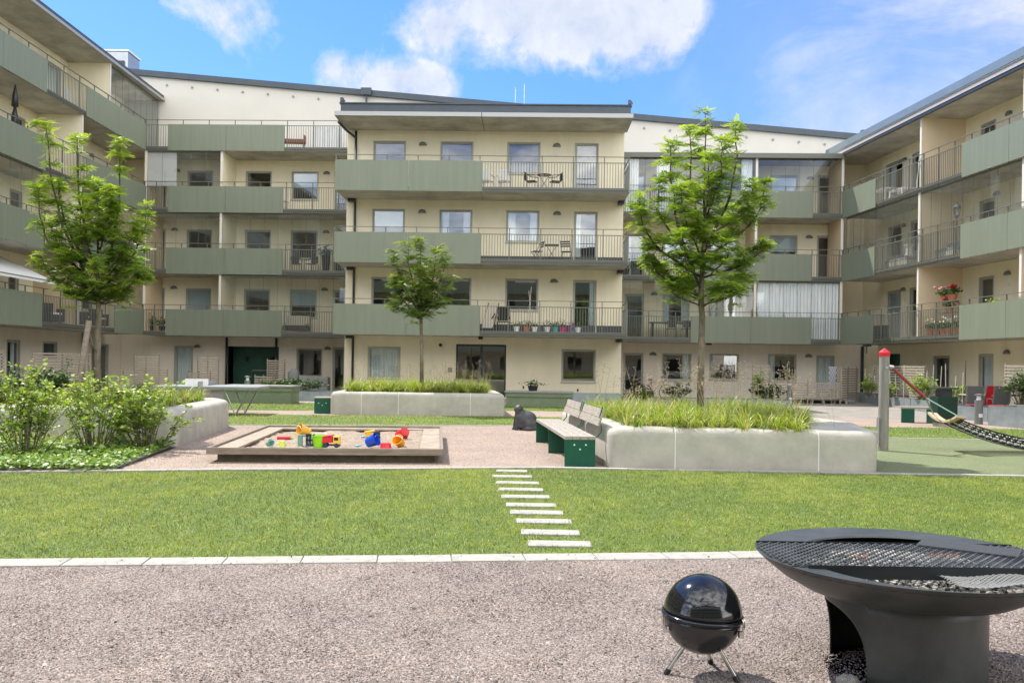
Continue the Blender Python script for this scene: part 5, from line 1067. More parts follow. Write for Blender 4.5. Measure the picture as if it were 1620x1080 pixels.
# ---- seated cat sculpture
p = G(828, 680); t = None
m = MB(); m.ball((0.08, 0, 0.20), 0.245, 0.21, 0.24, 24, 16); m.ball((0.10, 0, 0.09), 0.27, 0.22, 0.11, 24, 12); m.ball((-0.02, 0.02, 0.30), 0.16, 0.15, 0.17, 20, 12); m.ball((-0.10, 0.02, 0.40), 0.10, 0.10, 0.12, 16, 10)
m.ball((-0.115, 0.0, 0.485), 0.10, 0.105, 0.088, 20, 12); m.ball((-0.19, 0.0, 0.455), 0.045, 0.05, 0.038, 12, 8)
for s in (-1, 1): m.tube([(-0.105, s*0.062, 0.54), (-0.10, s*0.075, 0.60)], [0.034, 0.006], 8); m.tube([(-0.13, s*0.07, 0.34), (-0.175, s*0.075, 0.15), (-0.185, s*0.075, 0.0)], [0.065, 0.048, 0.05], 10); m.ball((-0.20, s*0.075, 0.025), 0.06, 0.045, 0.03, 10, 6); m.ball((0.12, s*0.17, 0.13), 0.16, 0.09, 0.13, 14, 10)
m.tube([(0.30, -0.05, 0.05), (0.25, -0.2, 0.04), (0.05, -0.25, 0.035), (-0.1, -0.2, 0.03)], [0.045, 0.045, 0.04, 0.02], 8)
cat = m.build('cat_sculpture', M('dark_cast_stone', (0.055, 0.055, 0.058), 0.55, var=0.35, vscale=6, bump=0.2, bscale=50), smooth=True); cat.location = (p.x, p.y, 0); cat.rotation_euler.z = 0.25
md = cat.modifiers.new('remesh', 'REMESH'); md.mode = 'VOXEL'; md.voxel_size = 0.014; md.use_smooth_shade = True; cat.modifiers.new('smooth', 'SMOOTH').iterations = 14
tag(cat, 'dark stone sculpture of a sitting cat on the grit beside the bench', 'sculpture')

# ---- fire pit grill
FX, FY, FH, FR = 1.965, 4.30, 0.58, 0.715
pit_m = M('fire_pit_steel', (0.062, 0.066, 0.062), 0.42, metal=0.0, c2=(0.034, 0.040, 0.037), vscale=4.5, bump=0.08, bscale=200)
t = thing('fire_pit', 'big black steel barbecue bowl on a wide round pedestal with an arched opening', 'fire pit', (FX, FY, 0))
m = MB(); n = 96; prof = [(0.372, 0.392), (0.50, 0.422), (0.60, 0.478), (0.675, 0.538), (0.712, 0.572), (0.718, 0.58)]; m.lathe(prof, n, caps=False)
# rim crescent: outer circle of the bowl, inner circle shifted towards the viewer
ix, iy, ir = 0.06, -0.085, 0.605
ring = []
for k in range(n):
    a = 2*PI*k/n; ring.append(((0.718*math.cos(a), 0.718*math.sin(a)), (ix+ir*math.cos(a), iy+ir*math.sin(a))))
b = len(m.v); m.v += [(*o_, 0.58) for o_, _ in ring]+[(*i_, 0.574) for _, i_ in ring]+[(i_[0]*0.985, i_[1]*0.985, 0.565) for _, i_ in ring]
for k in range(n): k2 = (k+1) % n; m.f.append((b+k, b+k2, b+n+k2, b+n+k)); m.f.append((b+n+k, b+n+k2, b+2*n+k2, b+2*n+k))
m.build('bowl', pit_m, t, smooth='auto')
MB().lathe([(0.70, 0.560), (0.62, 0.50), (0.50, 0.445), (0.38, 0.42), (0.0, 0.415)], 64, caps=False).build('bowl_lining', M('sooty_steel', (0.02, 0.02, 0.02), 0.8, var=0.3), t, smooth=True)
# pedestal: open cylinder with an arched mouth on its left side
m = MB(); n = 90; hz = 14; r = 0.372; zt = 0.42
def arch(a):   # height of the arched mouth at angle a
    dd = abs(((a-math.radians(179)+PI) % (2*PI)-PI)*r)/0.272; return 0.345*(1-dd**2.6)**(1/3.2) if dd < 1 else 0.0
angs = sorted({2*PI*k/180 for k in range(180)} | {math.radians(179)+s*0.272/r*q for s in (-1, 1) for q in (1.0001, 0.9999, 0.997, 0.99, 0.975, 0.95, 0.92)})
for a0, a1 in zip(angs, angs[1:]+[angs[0]+2*PI]):
    za, zb_ = arch(a0), arch(a1)
    for j in range(6): f0, f1 = j/6, (j+1)/6; m.quad((r*math.cos(a0), r*math.sin(a0), za+(zt-za)*f0), (r*math.cos(a1), r*math.sin(a1), zb_+(zt-zb_)*f0), (r*math.cos(a1), r*math.sin(a1), zb_+(zt-zb_)*f1), (r*math.cos(a0), r*math.sin(a0), za+(zt-za)*f1))
pd = m.build('pedestal', pit_m, t, smooth='auto', weld=True); sl = pd.modifiers.new('solid', 'SOLIDIFY'); sl.thickness = 0.008
MB().lathe([(0.0, 0.004), (0.37, 0.004)], 40, caps=False).build('ash_floor', M('ash_floor', (0.20, 0.20, 0.18), 0.95, var=0.5, vscale=14, bump=0.8, bscale=40), t)
# ash and charcoal in the bowl
am = sheet(-0.5, 0.5, -0.5, 0.5, 0.497, 0.018, 60, 55, 6); am.v = [v if v[0]**2+v[1]**2 < 0.28 else (v[0]*0.53/math.hypot(v[0], v[1]), v[1]*0.53/math.hypot(v[0], v[1]), 0.47) for v in am.v]
am.build('ash_bed', gravel_mat('ash', [(0.10, 0.10, 0.09), (0.34, 0.325, 0.28), (0.5, 0.48, 0.43)], 45, (0.7, 0.7, 0.7), (1.15, 1.12, 1.05), 5, 1.0), t, smooth=True)
n = 550; rr_ = 0.52*np.sqrt(rng.random(n)); aa = rng.uniform(0, 2*PI, n)
o = scatter('charcoal', leaf_mat('charcoal_bits', (0.01, 0.01, 0.01), (0.12, 0.115, 0.10), (0.45, 0.43, 0.38), 0.0, 0.9), np.stack([rr_*np.cos(aa), rr_*np.sin(aa), np.full(n, 0.505)], 1), zrot(n, 0.8), rng.uniform(0.008, 0.032, n), np.array(tv)*np.array([1, .6, .5]) if False else np.array([[-0.5, -0.3, -0.1], [0.5, -0.25, -0.1], [0.55, 0.3, -0.1], [-0.4, 0.28, -0.1], [-0.25, -0.1, 0.3], [0.3, -0.1, 0.35], [0.2, 0.15, 0.28], [-0.2, 0.1, 0.3]]), np.array([[0, 1, 5, 4], [1, 2, 6, 5], [2, 3, 7, 6], [3, 0, 4, 7], [4, 5, 6, 7]]), np.clip(rng.normal(0.35, 0.3, n), 0, 1), t); o['kind'] = 'stuff'
# expanded metal grate across the bowl
grate_m = M('grate_steel', (0.13, 0.14, 0.145), 0.35, metal=0.3, c2=(0.07, 0.075, 0.078), vscale=4)
def mesh_panel(x0, x1, y0, y1, cw, chh, w, hgt, z, inside=lambda x, y: True):
    m = MB(); nx, ny = int((x1-x0)/cw), int((y1-y0)/chh)
    for j in range(ny*2+1):
        for i in range(nx+1):
            x = x0+(i+(0.5 if j % 2 else 0))*cw; y = y0+j*chh/2
            for sx in (-1, 1):
                X2, Y2 = x+sx*cw/2, y+chh/2
                if Y2 <= y1+1e-6 and x0 <= min(x, X2) and max(x, X2) <= x1 and inside((x+X2)/2, (y+Y2)/2): m.beam((x, y, z-hgt/2), (X2, Y2, z+hgt/2), w, 0.0035, up=(0, 0.5, 1))
    return m
t2 = thing('grill_grate', 'straight expanded metal grate laid across the fire pit bowl', 'grill grate', (FX, FY, FH))
gy0, gy1 = G(1440, 899.5, FH).y-FY, G(1440, 862, FH).y-FY
cin = lambda x, y: x*x+y*y < 0.70**2
mesh_panel(-0.70, 0.70, gy0+0.01, gy1-0.01, 0.046, 0.050, 0.010, 0.008, 0.008, cin).build('mesh', grate_m, t2)
hx0, hx1 = math.sqrt(0.655**2-gy0**2), math.sqrt(0.712**2-gy1**2)
MB().box(-hx0, hx0, gy0-0.004, gy0, -0.05, 0.012).box(-hx1, hx1, gy1, gy1+0.004, -0.012, 0.012).build('angle_bar', M('grate_bar', (0.03, 0.035, 0.037), 0.4, metal=0.5), t2)
for (px, py, w_, a_) in ((1360, 883, 0.05, 0.3), (1492, 881, 0.09, 0.25)):
    q = G(px, py, FH); m = mesh_panel(-w_, w_, -0.035, 0.035, 0.046, 0.050, 0.0115, 0.009, 0.0095, lambda x, y: (x/w_)**2+(y/0.035)**2 < 1); m.xform(Matrix.Translation((q.x-FX, q.y-FY, 0))); m.build('rust_patch', M('rust', (0.20, 0.085, 0.045), 0.9, var=0.4, vscale=60), t2)
q = [G(1464, 851, FH+.02), G(1617, 866, FH+.03), G(1602, 882.5, FH+.02), G(1452, 862.5, FH+.02)]; c_ = sum(q, Vector())/4
t3 = thing('grill_mesh', 'small loose fine mesh sheet lying askew on the grate', 'grill mesh', (c_.x, c_.y, FH+0.018), math.atan2(q[1].y-q[0].y, q[1].x-q[0].x))
lw = (q[1]-q[0]).length/2; ld = max(0.07, abs((q[3]-q[0]).y)/2); m = MB()
for i in range(60): x = -lw+2*lw*i/59; m.box(x-0.0012, x+0.0012, -ld, ld, 0.001, 0.004)
for i in range(22): y = -ld+2*ld*i/21; m.box(-lw, lw, y-0.0012, y+0.0012, 0.0045, 0.007)
m.build('wires', M('wire_grey', (0.27, 0.28, 0.29), 0.4, metal=0.6), t3)
t4 = thing('grill_mesh', 'crumpled wire mesh lying in the ash at the right of the bowl', 'grill mesh', (FX+0.24, FY-0.36, FH-0.03), 0.1)
mm = mesh_panel(-0.22, 0.22, -0.10, 0.10, 0.03, 0.018, 0.003, 0.003, 0.0); mm.v = [(x, y, z+0.008*math.sin(x*14)+0.006*math.sin(y*30)) for x, y, z in mm.v]; mm.build('wires', M('wire_light', (0.42, 0.42, 0.40), 0.4, metal=0.6), t4)
# rubble and a pale stone by the pedestal
for i, (x, y, s, c_, lab) in enumerate(((1.60, 4.08, 0.045, M('grey_stone', (0.3, 0.29, 0.26), 0.9), 'pale angular stone lump inside the pedestal mouth'), (2.62, 3.98, 0.07, M('warm_stone', (0.55, 0.48, 0.38), 0.9), 'rounded beige stone at the right picture corner beside the pedestal'))):
    m = MB(); m.ball((0, 0, s*0.5), s*1.3, s, s*0.8, 9, 6, Matrix.Rotation(0.5, 3, 'Z')); m.v = [tuple(c_v*(1+0.14*math.sin(31*v[0]/s+17*v[1]/s+9*v[2]/s)) for c_v in v) for v in m.v]; o = m.build('stone', c_, smooth=i == 1); o.location = (x, y, 0); tag(o, lab, 'stone')

# ---- little spherical kettle grill
K = G(1110, 1069); t = thing('kettle_grill', 'small glossy black ball shaped portable barbecue on three chrome legs', 'barbecue', (K.x, K.y, 0), 0.1)
gl = M('gloss_black_enamel', (0.008, 0.009, 0.010), 0.09, spec=0.7); R_ = 0.188; zc = 0.30; tiltm = Matrix.Rotation(0.05, 3, 'Y')
up = [(R_*math.cos(a), R_*math.sin(a)) for a in np.linspace(0.02, PI/2, 16)]; up[-1] = (0.0, R_)
MB().lathe(up, 64, (0, 0, zc+0.006), tiltm).build('lid', gl, t, smooth=True)
dn = [(R_*math.cos(a)*0.985, R_*math.sin(a)*0.96) for a in np.linspace(-PI/2, -0.02, 16)]; dn[0] = (0.0, -R_*0.96)
MB().lathe(dn, 64, (0, 0, zc-0.004), tiltm).build('bowl', M('satin_black_enamel', (0.016, 0.017, 0.018), 0.2, spec=0.6), t, smooth=True)
MB().lathe([(R_-0.004, -0.008), (R_+0.008, -0.008), (R_+0.011, 0.0), (R_+0.008, 0.008), (R_-0.004, 0.008)], 64, (0, 0, zc), tiltm).build('rim_band', M('rim_band_black', (0.03, 0.035, 0.04), 0.15, metal=0.6), t, smooth=True)
chrome = M('chrome', (0.62, 0.60, 0.56), 0.12, metal=1.0)
for k, (fx, fy) in enumerate([(1054.5, 1067), (1166, 1079), (1124, 1050)]):
    f_ = G(fx, fy); d = Vector((f_.x-K.x, f_.y-K.y, 0)); c, s = math.cos(-0.1), math.sin(-0.1); d = Vector((d.x*c-d.y*s, d.x*s+d.y*c, 0)); top = Vector((d.x*0.42, d.y*0.42, 0.165))
    lg = MB().tube([top, Vector((d.x, d.y, 0.012))], 0.0105, 14).build('leg', chrome, t, smooth='auto'); MB().tube([Vector((d.x, d.y, 0.012)).lerp(top, 0.12), Vector((d.x*1.02, d.y*1.02, 0.002))], 0.0145, 12).build('rubber_foot', black_p, lg, smooth='auto')
for a in (-0.75, PI+0.15):
    m = MB(); x, y = math.cos(a)*(R_+0.012), math.sin(a)*(R_+0.012); m.tube([(x*0.98, y*0.98, zc-0.055), (x*1.03, y*1.03, zc-0.03), (x*1.03, y*1.03, zc+0.004), (x, y, zc+0.014)], 0.0035, 6); tx, ty = -math.sin(a)*0.016, math.cos(a)*0.016
    m.tube([(x*0.98+tx, y*0.98+ty, zc-0.055), (x*1.03+tx, y*1.03+ty, zc-0.03), (x*1.03+tx, y*1.03+ty, zc+0.004), (x+tx, y+ty, zc+0.014)], 0.0035, 6); m.box(x*0.97-0.008, x*0.97+0.014, y*0.97-0.008, y*0.97+0.012, zc-0.075, zc-0.045); m.build('clip', chrome, t, smooth='auto')

# ---- hammock and posts
pb_ = G(1397, 713); PH = 1.79
def post(x, y, label, g='timber posts of the hammock'):
    t = thing('hammock_post', label, 'post', (x, y, 0), 0, g)
    MB().lathe([(0.092, -0.02), (0.09, PH-0.02), (0.0, PH-0.018)], 24).build('shaft', M('grey_post_wood', (0.30, 0.285, 0.25), 0.85, c2=(0.20, 0.19, 0.165), vscale=6, stretch=(3, 3, 0.4), bump=0.4, bscale=30), t, smooth='auto')
    MB().lathe([(0.104, PH-0.05), (0.106, PH+0.01), (0.10, PH+0.025), (0.0, PH+0.10)], 8).build('cap', C('red_cap', (0.62, 0.02, 0.03), 0.35), t)
    MB().tube([(0.0, -0.1, PH-0.26), (0.0, -0.094, PH-0.26)], 0.02, 10).tube([(0.08, 0, PH-0.24), (0.13, 0, PH-0.24)], 0.02, 8).build('bolt', steel, t)
    return t
post(pb_.x, pb_.y, 'thick grey round timber post with a red cap holding the hammock')
hx = 6.4; post(pb_.x+hx, pb_.y-0.3, 'second red capped timber post of the hammock at the right outside the picture')
MB_plate = G(1389, 706); 
t = thing('hammock', 'woven black and white net hammock with curved wooden spreader bar and red sleeved rope', 'hammock', (pb_.x, pb_.y, 0))
sp = P(1504, 660, 15.75)-Vector((pb_.x, pb_.y, 0)); att = Vector((0.13, 0, PH-0.24)); hb = 0.48
e0 = Vector((sp.x, -hb, sp.z)); e1 = Vector((sp.x, hb, sp.z)); knot = att.lerp(Vector((sp.x, 0, sp.z)), 0.62)
MB().tube([att, att.lerp(knot, 0.5)+Vector((0, 0, -0.015)), knot], 0.028, 10).build('red_sleeve', C('red_sleeve', (0.27, 0.045, 0.04), 0.7), t, smooth='auto')
MB().tube([att-Vector((0.05, 0, 0)), att+Vector((0.03, 0, -0.01))], 0.04, 8).build('shackle', steel, t, smooth='auto')
rp = C('rope_green', (0.20, 0.33, 0.30), 0.8)
for e in (e0, e1): MB().tube([knot, e+Vector((0.0, 0, 0.02))], 0.013, 7).build('rope', rp, t)
def bar(x, name='spreader_bar', flip=1):
    m = MB(); k = 14
    for i in range(k):
        y0, y1 = -hb-0.05+(2*hb+0.1)*i/k, -hb-0.05+(2*hb+0.1)*(i+1)/k; z0, z1 = sp.z-0.10*(1-(y0/hb)**2), sp.z-0.10*(1-(y1/hb)**2)
        vs = [(x-0.09, y0, z0-0.02+0.02), (x+0.09, y0, z0-0.02), (x+0.09, y0, z0+0.02), (x-0.09, y0, z0+0.04), (x-0.09, y1, z1), (x+0.09, y1, z1-0.02), (x+0.09, y1, z1+0.02), (x-0.09, y1, z1+0.04)]
        m.add(vs, [(0, 1, 2, 3), (7, 6, 5, 4), (0, 4, 5, 1), (1, 5, 6, 2), (2, 6, 7, 3), (3, 7, 4, 0)])
    m.build(name, M('spreader_wood', (0.52, 0.40, 0.26), 0.7, var=0.15), t, weld=True)
bar(sp.x); x_end = hx-sp.x; bar(x_end)
knot2 = Vector((hx-knot.x, -0.3*0.6, knot.z)); att2 = Vector((hx-0.13, -0.3, PH-0.24)); MB().tube([att2, knot2], 0.028, 8).tube([knot2, (x_end, -hb, sp.z)], 0.013, 6).tube([knot2, (x_end, hb, sp.z)], 0.013, 6).build('rope', rp, t)
def hz_(x, y): f = (x-sp.x)/(x_end-sp.x); sag = 0.40*4*f*(1-f); return sp.z-0.02-sag-0.10*(1-(y/hb)**2)-(0.10*4*f*(1-f))*(1-(y/hb)**2)
m1, m2 = MB(), MB(); nx = 64
for j in range(15):
    y = -hb+2*hb*j/14; pts = [Vector((sp.x+(x_end-sp.x)*i/nx, y*(1-0.12*math.sin(PI*i/nx)), hz_(sp.x+(x_end-sp.x)*i/nx, y))) for i in range(nx+1)]; (m1 if j in (0, 14) or j % 3 else m2).tube(pts, 0.015 if j in (0, 14) else 0.013, 5)
for i in range(1, nx):
    x = sp.x+(x_end-sp.x)*i/nx; pts = [Vector((x, (-hb+2*hb*j/8)*(1-0.12*math.sin(PI*i/nx)), hz_(x, -hb+2*hb*j/8)+0.006)) for j in range(9)]; (m1 if i % 2 else m2).tube(pts, 0.013, 5)
m1.build('net', C('net_black', (0.02, 0.022, 0.025), 0.6), t); m2.build('net', C('net_white', (0.62, 0.62, 0.6), 0.7), t, label='white cross strands of the net')
q = G(1389, 708); o = MB().box(-0.02, 0.02, 0, 0.012, 0.12, 0.62).build('fixing_plate', steel); o.location = (pb_.x-0.115, pb_.y-0.03, 0); tag(o, 'narrow galvanised plate between the hammock post and the planter', 'bracket')

# ---- green stool, litter bin, right bench, bollards
c_ = G(497, 654); t = thing('green_stool', 'low dark green box seat with pale top at the end of the entrance planter', 'seat', (c_.x, c_.y, 0), 0.06)
MB().box(0, 0.45, 0, 0.45, 0, 0.43).build('box', bench_g, t); MB().box(-0.015, 0.465, -0.015, 0.465, 0.431, 0.47).build('top', wood_l, t)
MB().lathe([(0.014, 0), (0.014, 0.006)], 8, (0.12, -0.001, 0.3), Matrix.Rotation(PI/2, 3, 'X')).lathe([(0.014, 0), (0.014, 0.006)], 8, (0.33, -0.001, 0.3), Matrix.Rotation(PI/2, 3, 'X')).lathe([(0.014, 0), (0.014, 0.006)], 8, (0.225, -0.001, 0.24), Matrix.Rotation(PI/2, 3, 'X')).build('bolts', white_p, t)
a, b = G(1426, 668.5), G(1478, 673.5); rb = math.atan2((b-a).y, (b-a).x); t = thing('park_bench', 'backless bench with dark green panel legs beside the green litter bin', 'bench', (a.x, a.y, 0), -0.06)
Lb = 0.98
m = MB(); 
for k in range(4): m.box(-0.02, Lb, k*0.115, k*0.115+0.108, 0.40, 0.45)
m.build('seat', wood_l, t); MB().box(0, 0.36, 0.0, 0.03, 0, 0.399).build('support_panel', bench_g, t); MB().box(Lb-0.3, Lb-0.02, -0.04, -0.01, 0, 0.399).build('support_panel', bench_g, t)
c_ = G(1497, 676); t = thing('litter_bin', 'dark green steel litter bin with flat black lid on a concrete foot', 'litter bin', (c_.x+0.05, c_.y+0.25, 0))
MB().box(-0.26, 0.26, -0.22, 0.22, 0.12, 0.80).build('body', M('bin_green', (0.004, 0.028, 0.018), 0.4), t, bevel=0.01); MB().box(-0.14, 0.14, -0.16, 0.16, 0.801, 1.0).build('neck', pipe_m, t); MB().box(-0.28, 0.28, -0.25, 0.25, 1.0, 1.05).build('lid', M('bin_lid', (0.05, 0.055, 0.055), 0.4), t, bevel=0.008); MB().box(-0.2, 0.2, -0.18, 0.18, 0, 0.119).build('foot', conc, t)
for px, py, h, lab in ((1548, 671, 0.86, 'short grey lamp bollard with white lens in front of the red chairs'), (1249, 640, 0.95, 'grey lamp bollard behind the near planter grass'), (391, 632, 0.9, 'grey lamp bollard in front of the green passage gate')):
    c_ = G(px, py); t = thing('lamp_bollard', lab, 'bollard', (c_.x, c_.y, 0), 0, 'grey lamp bollards'); MB().lathe([(0.11, 0), (0.11, h-0.18)], 20).build('shaft', lamp_m, t, smooth='auto'); MB().lathe([(0.06, h-0.18), (0.06, h-0.06)], 16).build('lens', white_p, t, smooth='auto'); MB().lathe([(0.11, h-0.06), (0.115, h-0.03), (0.0, h)], 20).build('cap', lamp_m, t, smooth='auto'); MB().box(-0.05, 0.05, -0.118, -0.108, 0.2, 0.3).build('label_plate', white_p, t)

# ---- table tennis table behind the left planter
tc = P(338, 607, 23.8); t = thing('table_tennis_table', 'grey outdoor table tennis table on slanted steel legs behind the left planter', 'table', (tc.x, 23.8, 0), math.radians(4))
MB().box(-1.37, 1.37, -0.76, 0.76, 0.735, 0.775).build('tabletop', M('table_grey', (0.34, 0.37, 0.39), 0.35, var=0.05), t, bevel=0.006)
MB().box(-1.34, 1.34, -0.74, 0.74, 0.69, 0.734).build('frame', steel, t)
for x, y in ((-0.85, -0.55), (0.85, -0.55), (-0.85, 0.55), (0.85, 0.55)):
    s_ = 1 if x > 0 else -1; MB().tube([(x+0.25*s_, y, 0.69), (x-0.12*s_, y, 0.0)], 0.022, 8).build('leg', steel, t); MB().tube([(x-0.42*s_, y, 0.69), (x-0.12*s_, y, 0.02)], 0.018, 8).build('leg', steel, t)
MB().box(-0.17, -0.16, -0.9, 0.9, 0.776, 0.90).build('net_plate', M('net_plate_grey', (0.30, 0.31, 0.31), 0.5), t)
o = MB().box(-0.3, 0.3, 0, 0.015, 0, 0.19).build('paper_sign', white_p); c_ = P(311, 607, 23.3); o.location = (c_.x, 23.3, 0.776); o.rotation_euler = (-0.15, 0, 0.1); tag(o, 'blank white card leaning on the table tennis table', 'sign')

# ---- low boxes, zinc beds
def lowbox(px0, px1, pyb, Yd, h, label, topm=None):
    a, b = G(px0, pyb), G(px1, pyb); Yc = (a.y+b.y)/2; w = b.x-a.x; t = thing('seat_box', label, 'seat box', (a.x, Yc, 0), math.radians(-1.5), 'olive seat boxes by the facade'); MB().box(0.03, w-0.03, 0.03, Yd, 0, h-0.20).build('base', olive_box, t); MB().box(0, w, 0, Yd, h-0.198, h-0.05).build('apron', olive_box, t); MB().box(-0.03, w+0.03, -0.03, Yd+0.03, h-0.049, h).build('top', M('grey_box_top', (0.28, 0.28, 0.27), 0.5), t)
lowbox(345, 466, 638, 1.1, 0.62, 'long olive box seat with grey top behind the table tennis table'); lowbox(799, 905, 644, 0.9, 0.55, 'olive box seat with grey top below the facade right of the entrance')
def zbed(pts, h, label, plants=0, seed=0, ph=0.5, w=0.9):
    p0, p1 = Vector(pts[0]), Vector(pts[1]); d = (p1-p0); L = d.length; t = thing('zinc_planter', label, 'planter', (p0.x, p0.y, 0), math.atan2(d.y, d.x), 'low zinc planting troughs')
    MB().box(0, L, 0, 0.02, 0, h).box(0, L, w, w+0.02, 0, h).box(0, 0.02, 0.021, w-0.001, 0, h).box(L-0.02, L, 0.021, w-0.001, 0, h).build('trough', zinc, t); MB().quad((0.02, 0.02, h-0.05), (L-0.02, 0.02, h-0.05), (L-0.02, w, h-0.05), (0.02, w, h-0.05)).build('soil', soil, t); return t, p0, d.normalized(), L
g2 = lambda px, py: (G(px, py).x, G(px, py).y)
zbed([g2(906, 640), g2(983, 641)], 0.42, 'zinc trough with dry grasses right of the olive box')
zbed([g2(470, 634), g2(524, 635)], 0.35, 'zinc trough with dense green plants left of the entrance planter', w=1.5)
zbed([g2(1090, 650), g2(1252, 651)], 0.38, 'zinc trough half hidden behind the near planter grass', w=1.2)
def zin2(a, b, h, lab): p, q = Vector(a), Vector(b); return zbed([(p.x, p.y), (q.x, q.y)], h, lab, w=1.0)
zin2(g2(1341, 634), g2(1440, 648), 0.42, 'zinc trough with tomato like plants behind the hammock post'); zin2(g2(1441, 648.5), g2(1500, 657), 0.42, 'zinc trough continuing behind the litter bin'); zin2(g2(1502, 662), g2(1562, 667), 0.42, 'zinc trough in front of the red chairs'); zin2(g2(1563, 673), g2(1680, 683), 0.55, 'pale zinc trough at the right edge')

def plantbox(px0, px1, Y, z, nn, h, lab, mat, seed): 
    a, b = P(px0, 600, Y), P(px1, 600, Y); shrub(lab, ((a.x+b.x)/2, Y, z), ((b.x-a.x)/2, 0.35, h), nn, nn*26, 0.075, mat, 'leafy_plant', 'plants in the zinc troughs', seed)
plantbox(1358, 1392, 35.5, 0.38, 22, 0.95, 'leafy green plant left of the hammock post in the zinc trough', shrub_m, 71); plantbox(1398, 1422, 34, 0.38, 12, 0.8, 'leafy plant just right of the hammock post', shrub_m, 72); plantbox(1436, 1482, 31.5, 0.38, 24, 1.1, 'spindly light green plants behind the litter bin', shrub_m, 73); plantbox(1500, 1530, 30, 0.38, 12, 0.9, 'small leafy plant right of the litter bin', shrub_m, 74); plantbox(1590, 1640, 26, 0.5, 34, 1.15, 'big leafy bush at the right edge beside the tall screen', dshrub_m, 75)
plantbox(404, 525, 33.4, 0.3, 60, 0.62, 'dense dark green bedding between the gate and the central block', dshrub_m, 76); plantbox(985, 1040, 34.5, 0.0, 30, 0.75, 'dark green planting below the right end of the central block', dshrub_m, 77); plantbox(1045, 1100, 34, 0.2, 24, 0.7, 'green planting behind the trunk of the right rowan', dshrub_m, 78); plantbox(1180, 1250, 31.5, 0.3, 34, 0.7, 'green grasses spilling over the zinc trough in the middle', dshrub_m, 79)
plantbox(1190, 1210, 37.5, 0.3, 16, 1.25, 'climbing plant on the short wooden screen', shrub_m, 80)
m = MB(); R = random.Random(3)
for px in list(np.linspace(1372, 1520, 14)): 
    c_ = P(px+R.uniform(-3, 3), 600, 36-(px-1372)*0.045); o = MB().tube([(0, 0, 0.3), (R.gauss(0, 0.06), 0, R.uniform(1.2, 1.75))], 0.013, 5).build('garden_cane', C('cane', (0.5, 0.47, 0.42), 0.7)); o.location = (c_.x, c_.y, 0); tag(o, 'thin bamboo cane standing among the plants in the zinc trough', 'cane', 'plant canes in the right hand troughs')
c_ = G(1526, 655); o = MB().tube([(0, 0, 0), (0.01, 0, 1.85)], [0.025, 0.02], 8).build('parasol_pole', M('pole_brown', (0.10, 0.08, 0.06), 0.6)); o.location = (c_.x, c_.y, 0); tag(o, 'bare dark pole standing left of the red chairs', 'pole')

# ---- slatted timber screens on the terraces
def screen(pts, z0, z1, label, gap=0.04, hgt=0.062):
    o0 = Vector(pts[0]); t = thing('slatted_screen', label, 'screen', (o0.x, o0.y, 0), 0, 'slatted timber privacy screens'); m = MB(); L = [Vector(p)-o0 for p in pts]; z = z0
    while z+hgt <= z1+1e-6:
        for a, b in zip(L, L[1:]): m.beam((a.x, a.y, z+hgt/2), (b.x, b.y, z+hgt/2), 0.05, hgt)
        z += hgt+gap
    m.build('slats', wood_p, t); d = (L[-1]-L[0]).normalized(); nrm = Vector((-d.y, d.x))*0.052
    for p in (L[0], L[len(L)//2], L[-1]): s = MB(); s.beam((p.x+nrm.x, p.y+nrm.y, 0), (p.x+nrm.x, p.y+nrm.y, z1), 0.045, 0.045, up=(0, 1, 0)); s.build('upright', M('screen_post', (0.30, 0.26, 0.20), 0.85), t)
    return t
def seg(px0, px1, Y0, Y1=None, curve_=0.0, k=8):
    a, b = P(px0, 600, Y0), P(px1, 600, Y1 or Y0); out = []
    for i in range(k+1): f = i/k; out.append((a.x+(b.x-a.x)*f, a.y+(b.y-a.y)*f-curve_*math.sin(PI*f*0.5)+curve_*f))
    return out
screen(seg(53, 142, 30.7, 35.0), 0.15, 1.66, 'tall straight slatted screen along the left wing'); screen(seg(-60, 5, 26.0, 28.5), 0.15, 1.72, 'slatted screen cut by the left picture edge')
screen(seg(212, 251, 39.3, 39.6, 0.3), 0.1, 1.66, 'tall slatted screen left of the brown blind door'); screen(seg(194, 264, 38.4), 0.1, 1.02, 'low wide slatted screen under the tall one at left')
screen(seg(313, 346, 39.4, 39.9, 0.35), 0.1, 1.63, 'tall curved slatted screen right of the brown blind door'); screen(seg(296, 332, 38.4), 0.1, 0.95, 'low slatted screen behind the white card on the table')
screen(seg(424, 451, 38.6, 39.4, 0.35), 0.1, 1.55, 'tall curved slatted screen right of the green gate'); screen(seg(403, 430, 38.2), 0.1, 0.85, 'low slatted screen at the right of the green gate')
screen(seg(1191, 1217, 38.4), 0.1, 1.62, 'short tall screen overgrown by a climber'); screen(seg(1226, 1331, 36.6), 0.22, 0.98, 'long low slatted terrace front in the right corner', hgt=0.062); screen(seg(1331, 1357, 36.6, 38.6, -0.3), 0.12, 1.6, 'tall curved slatted screen closing the corner terrace')
screen(seg(1317, 1330, 37.3), 0.5, 1.58, 'narrow upright slatted panel beside the corner terrace door', hgt=0.062)
screen(seg(1381, 1463, 37.0, 33.6), 0.15, 1.66, 'tall slatted screen behind the hammock post'); screen(seg(1589, 1680, 28.3, 26.5), 0.1, 1.75, 'tall pale slatted screen at the right picture edge')
a = P(1226, 630, 36.9); m = MB()
for k in range(7): m.box(k*0.5, k*0.5+0.1, 0, 1.0, 0.0, 0.12)
m.box(0, 3.4, 0, 1.4, 0.121, 0.16); o = m.build('pallet_deck', wood_p); o.location = (a.x, 36.9, 0); tag(o, 'raised pallet deck behind the low terrace front', 'deck')
a = P(1312, 600, 37.2); m = MB(); m2 = MB()
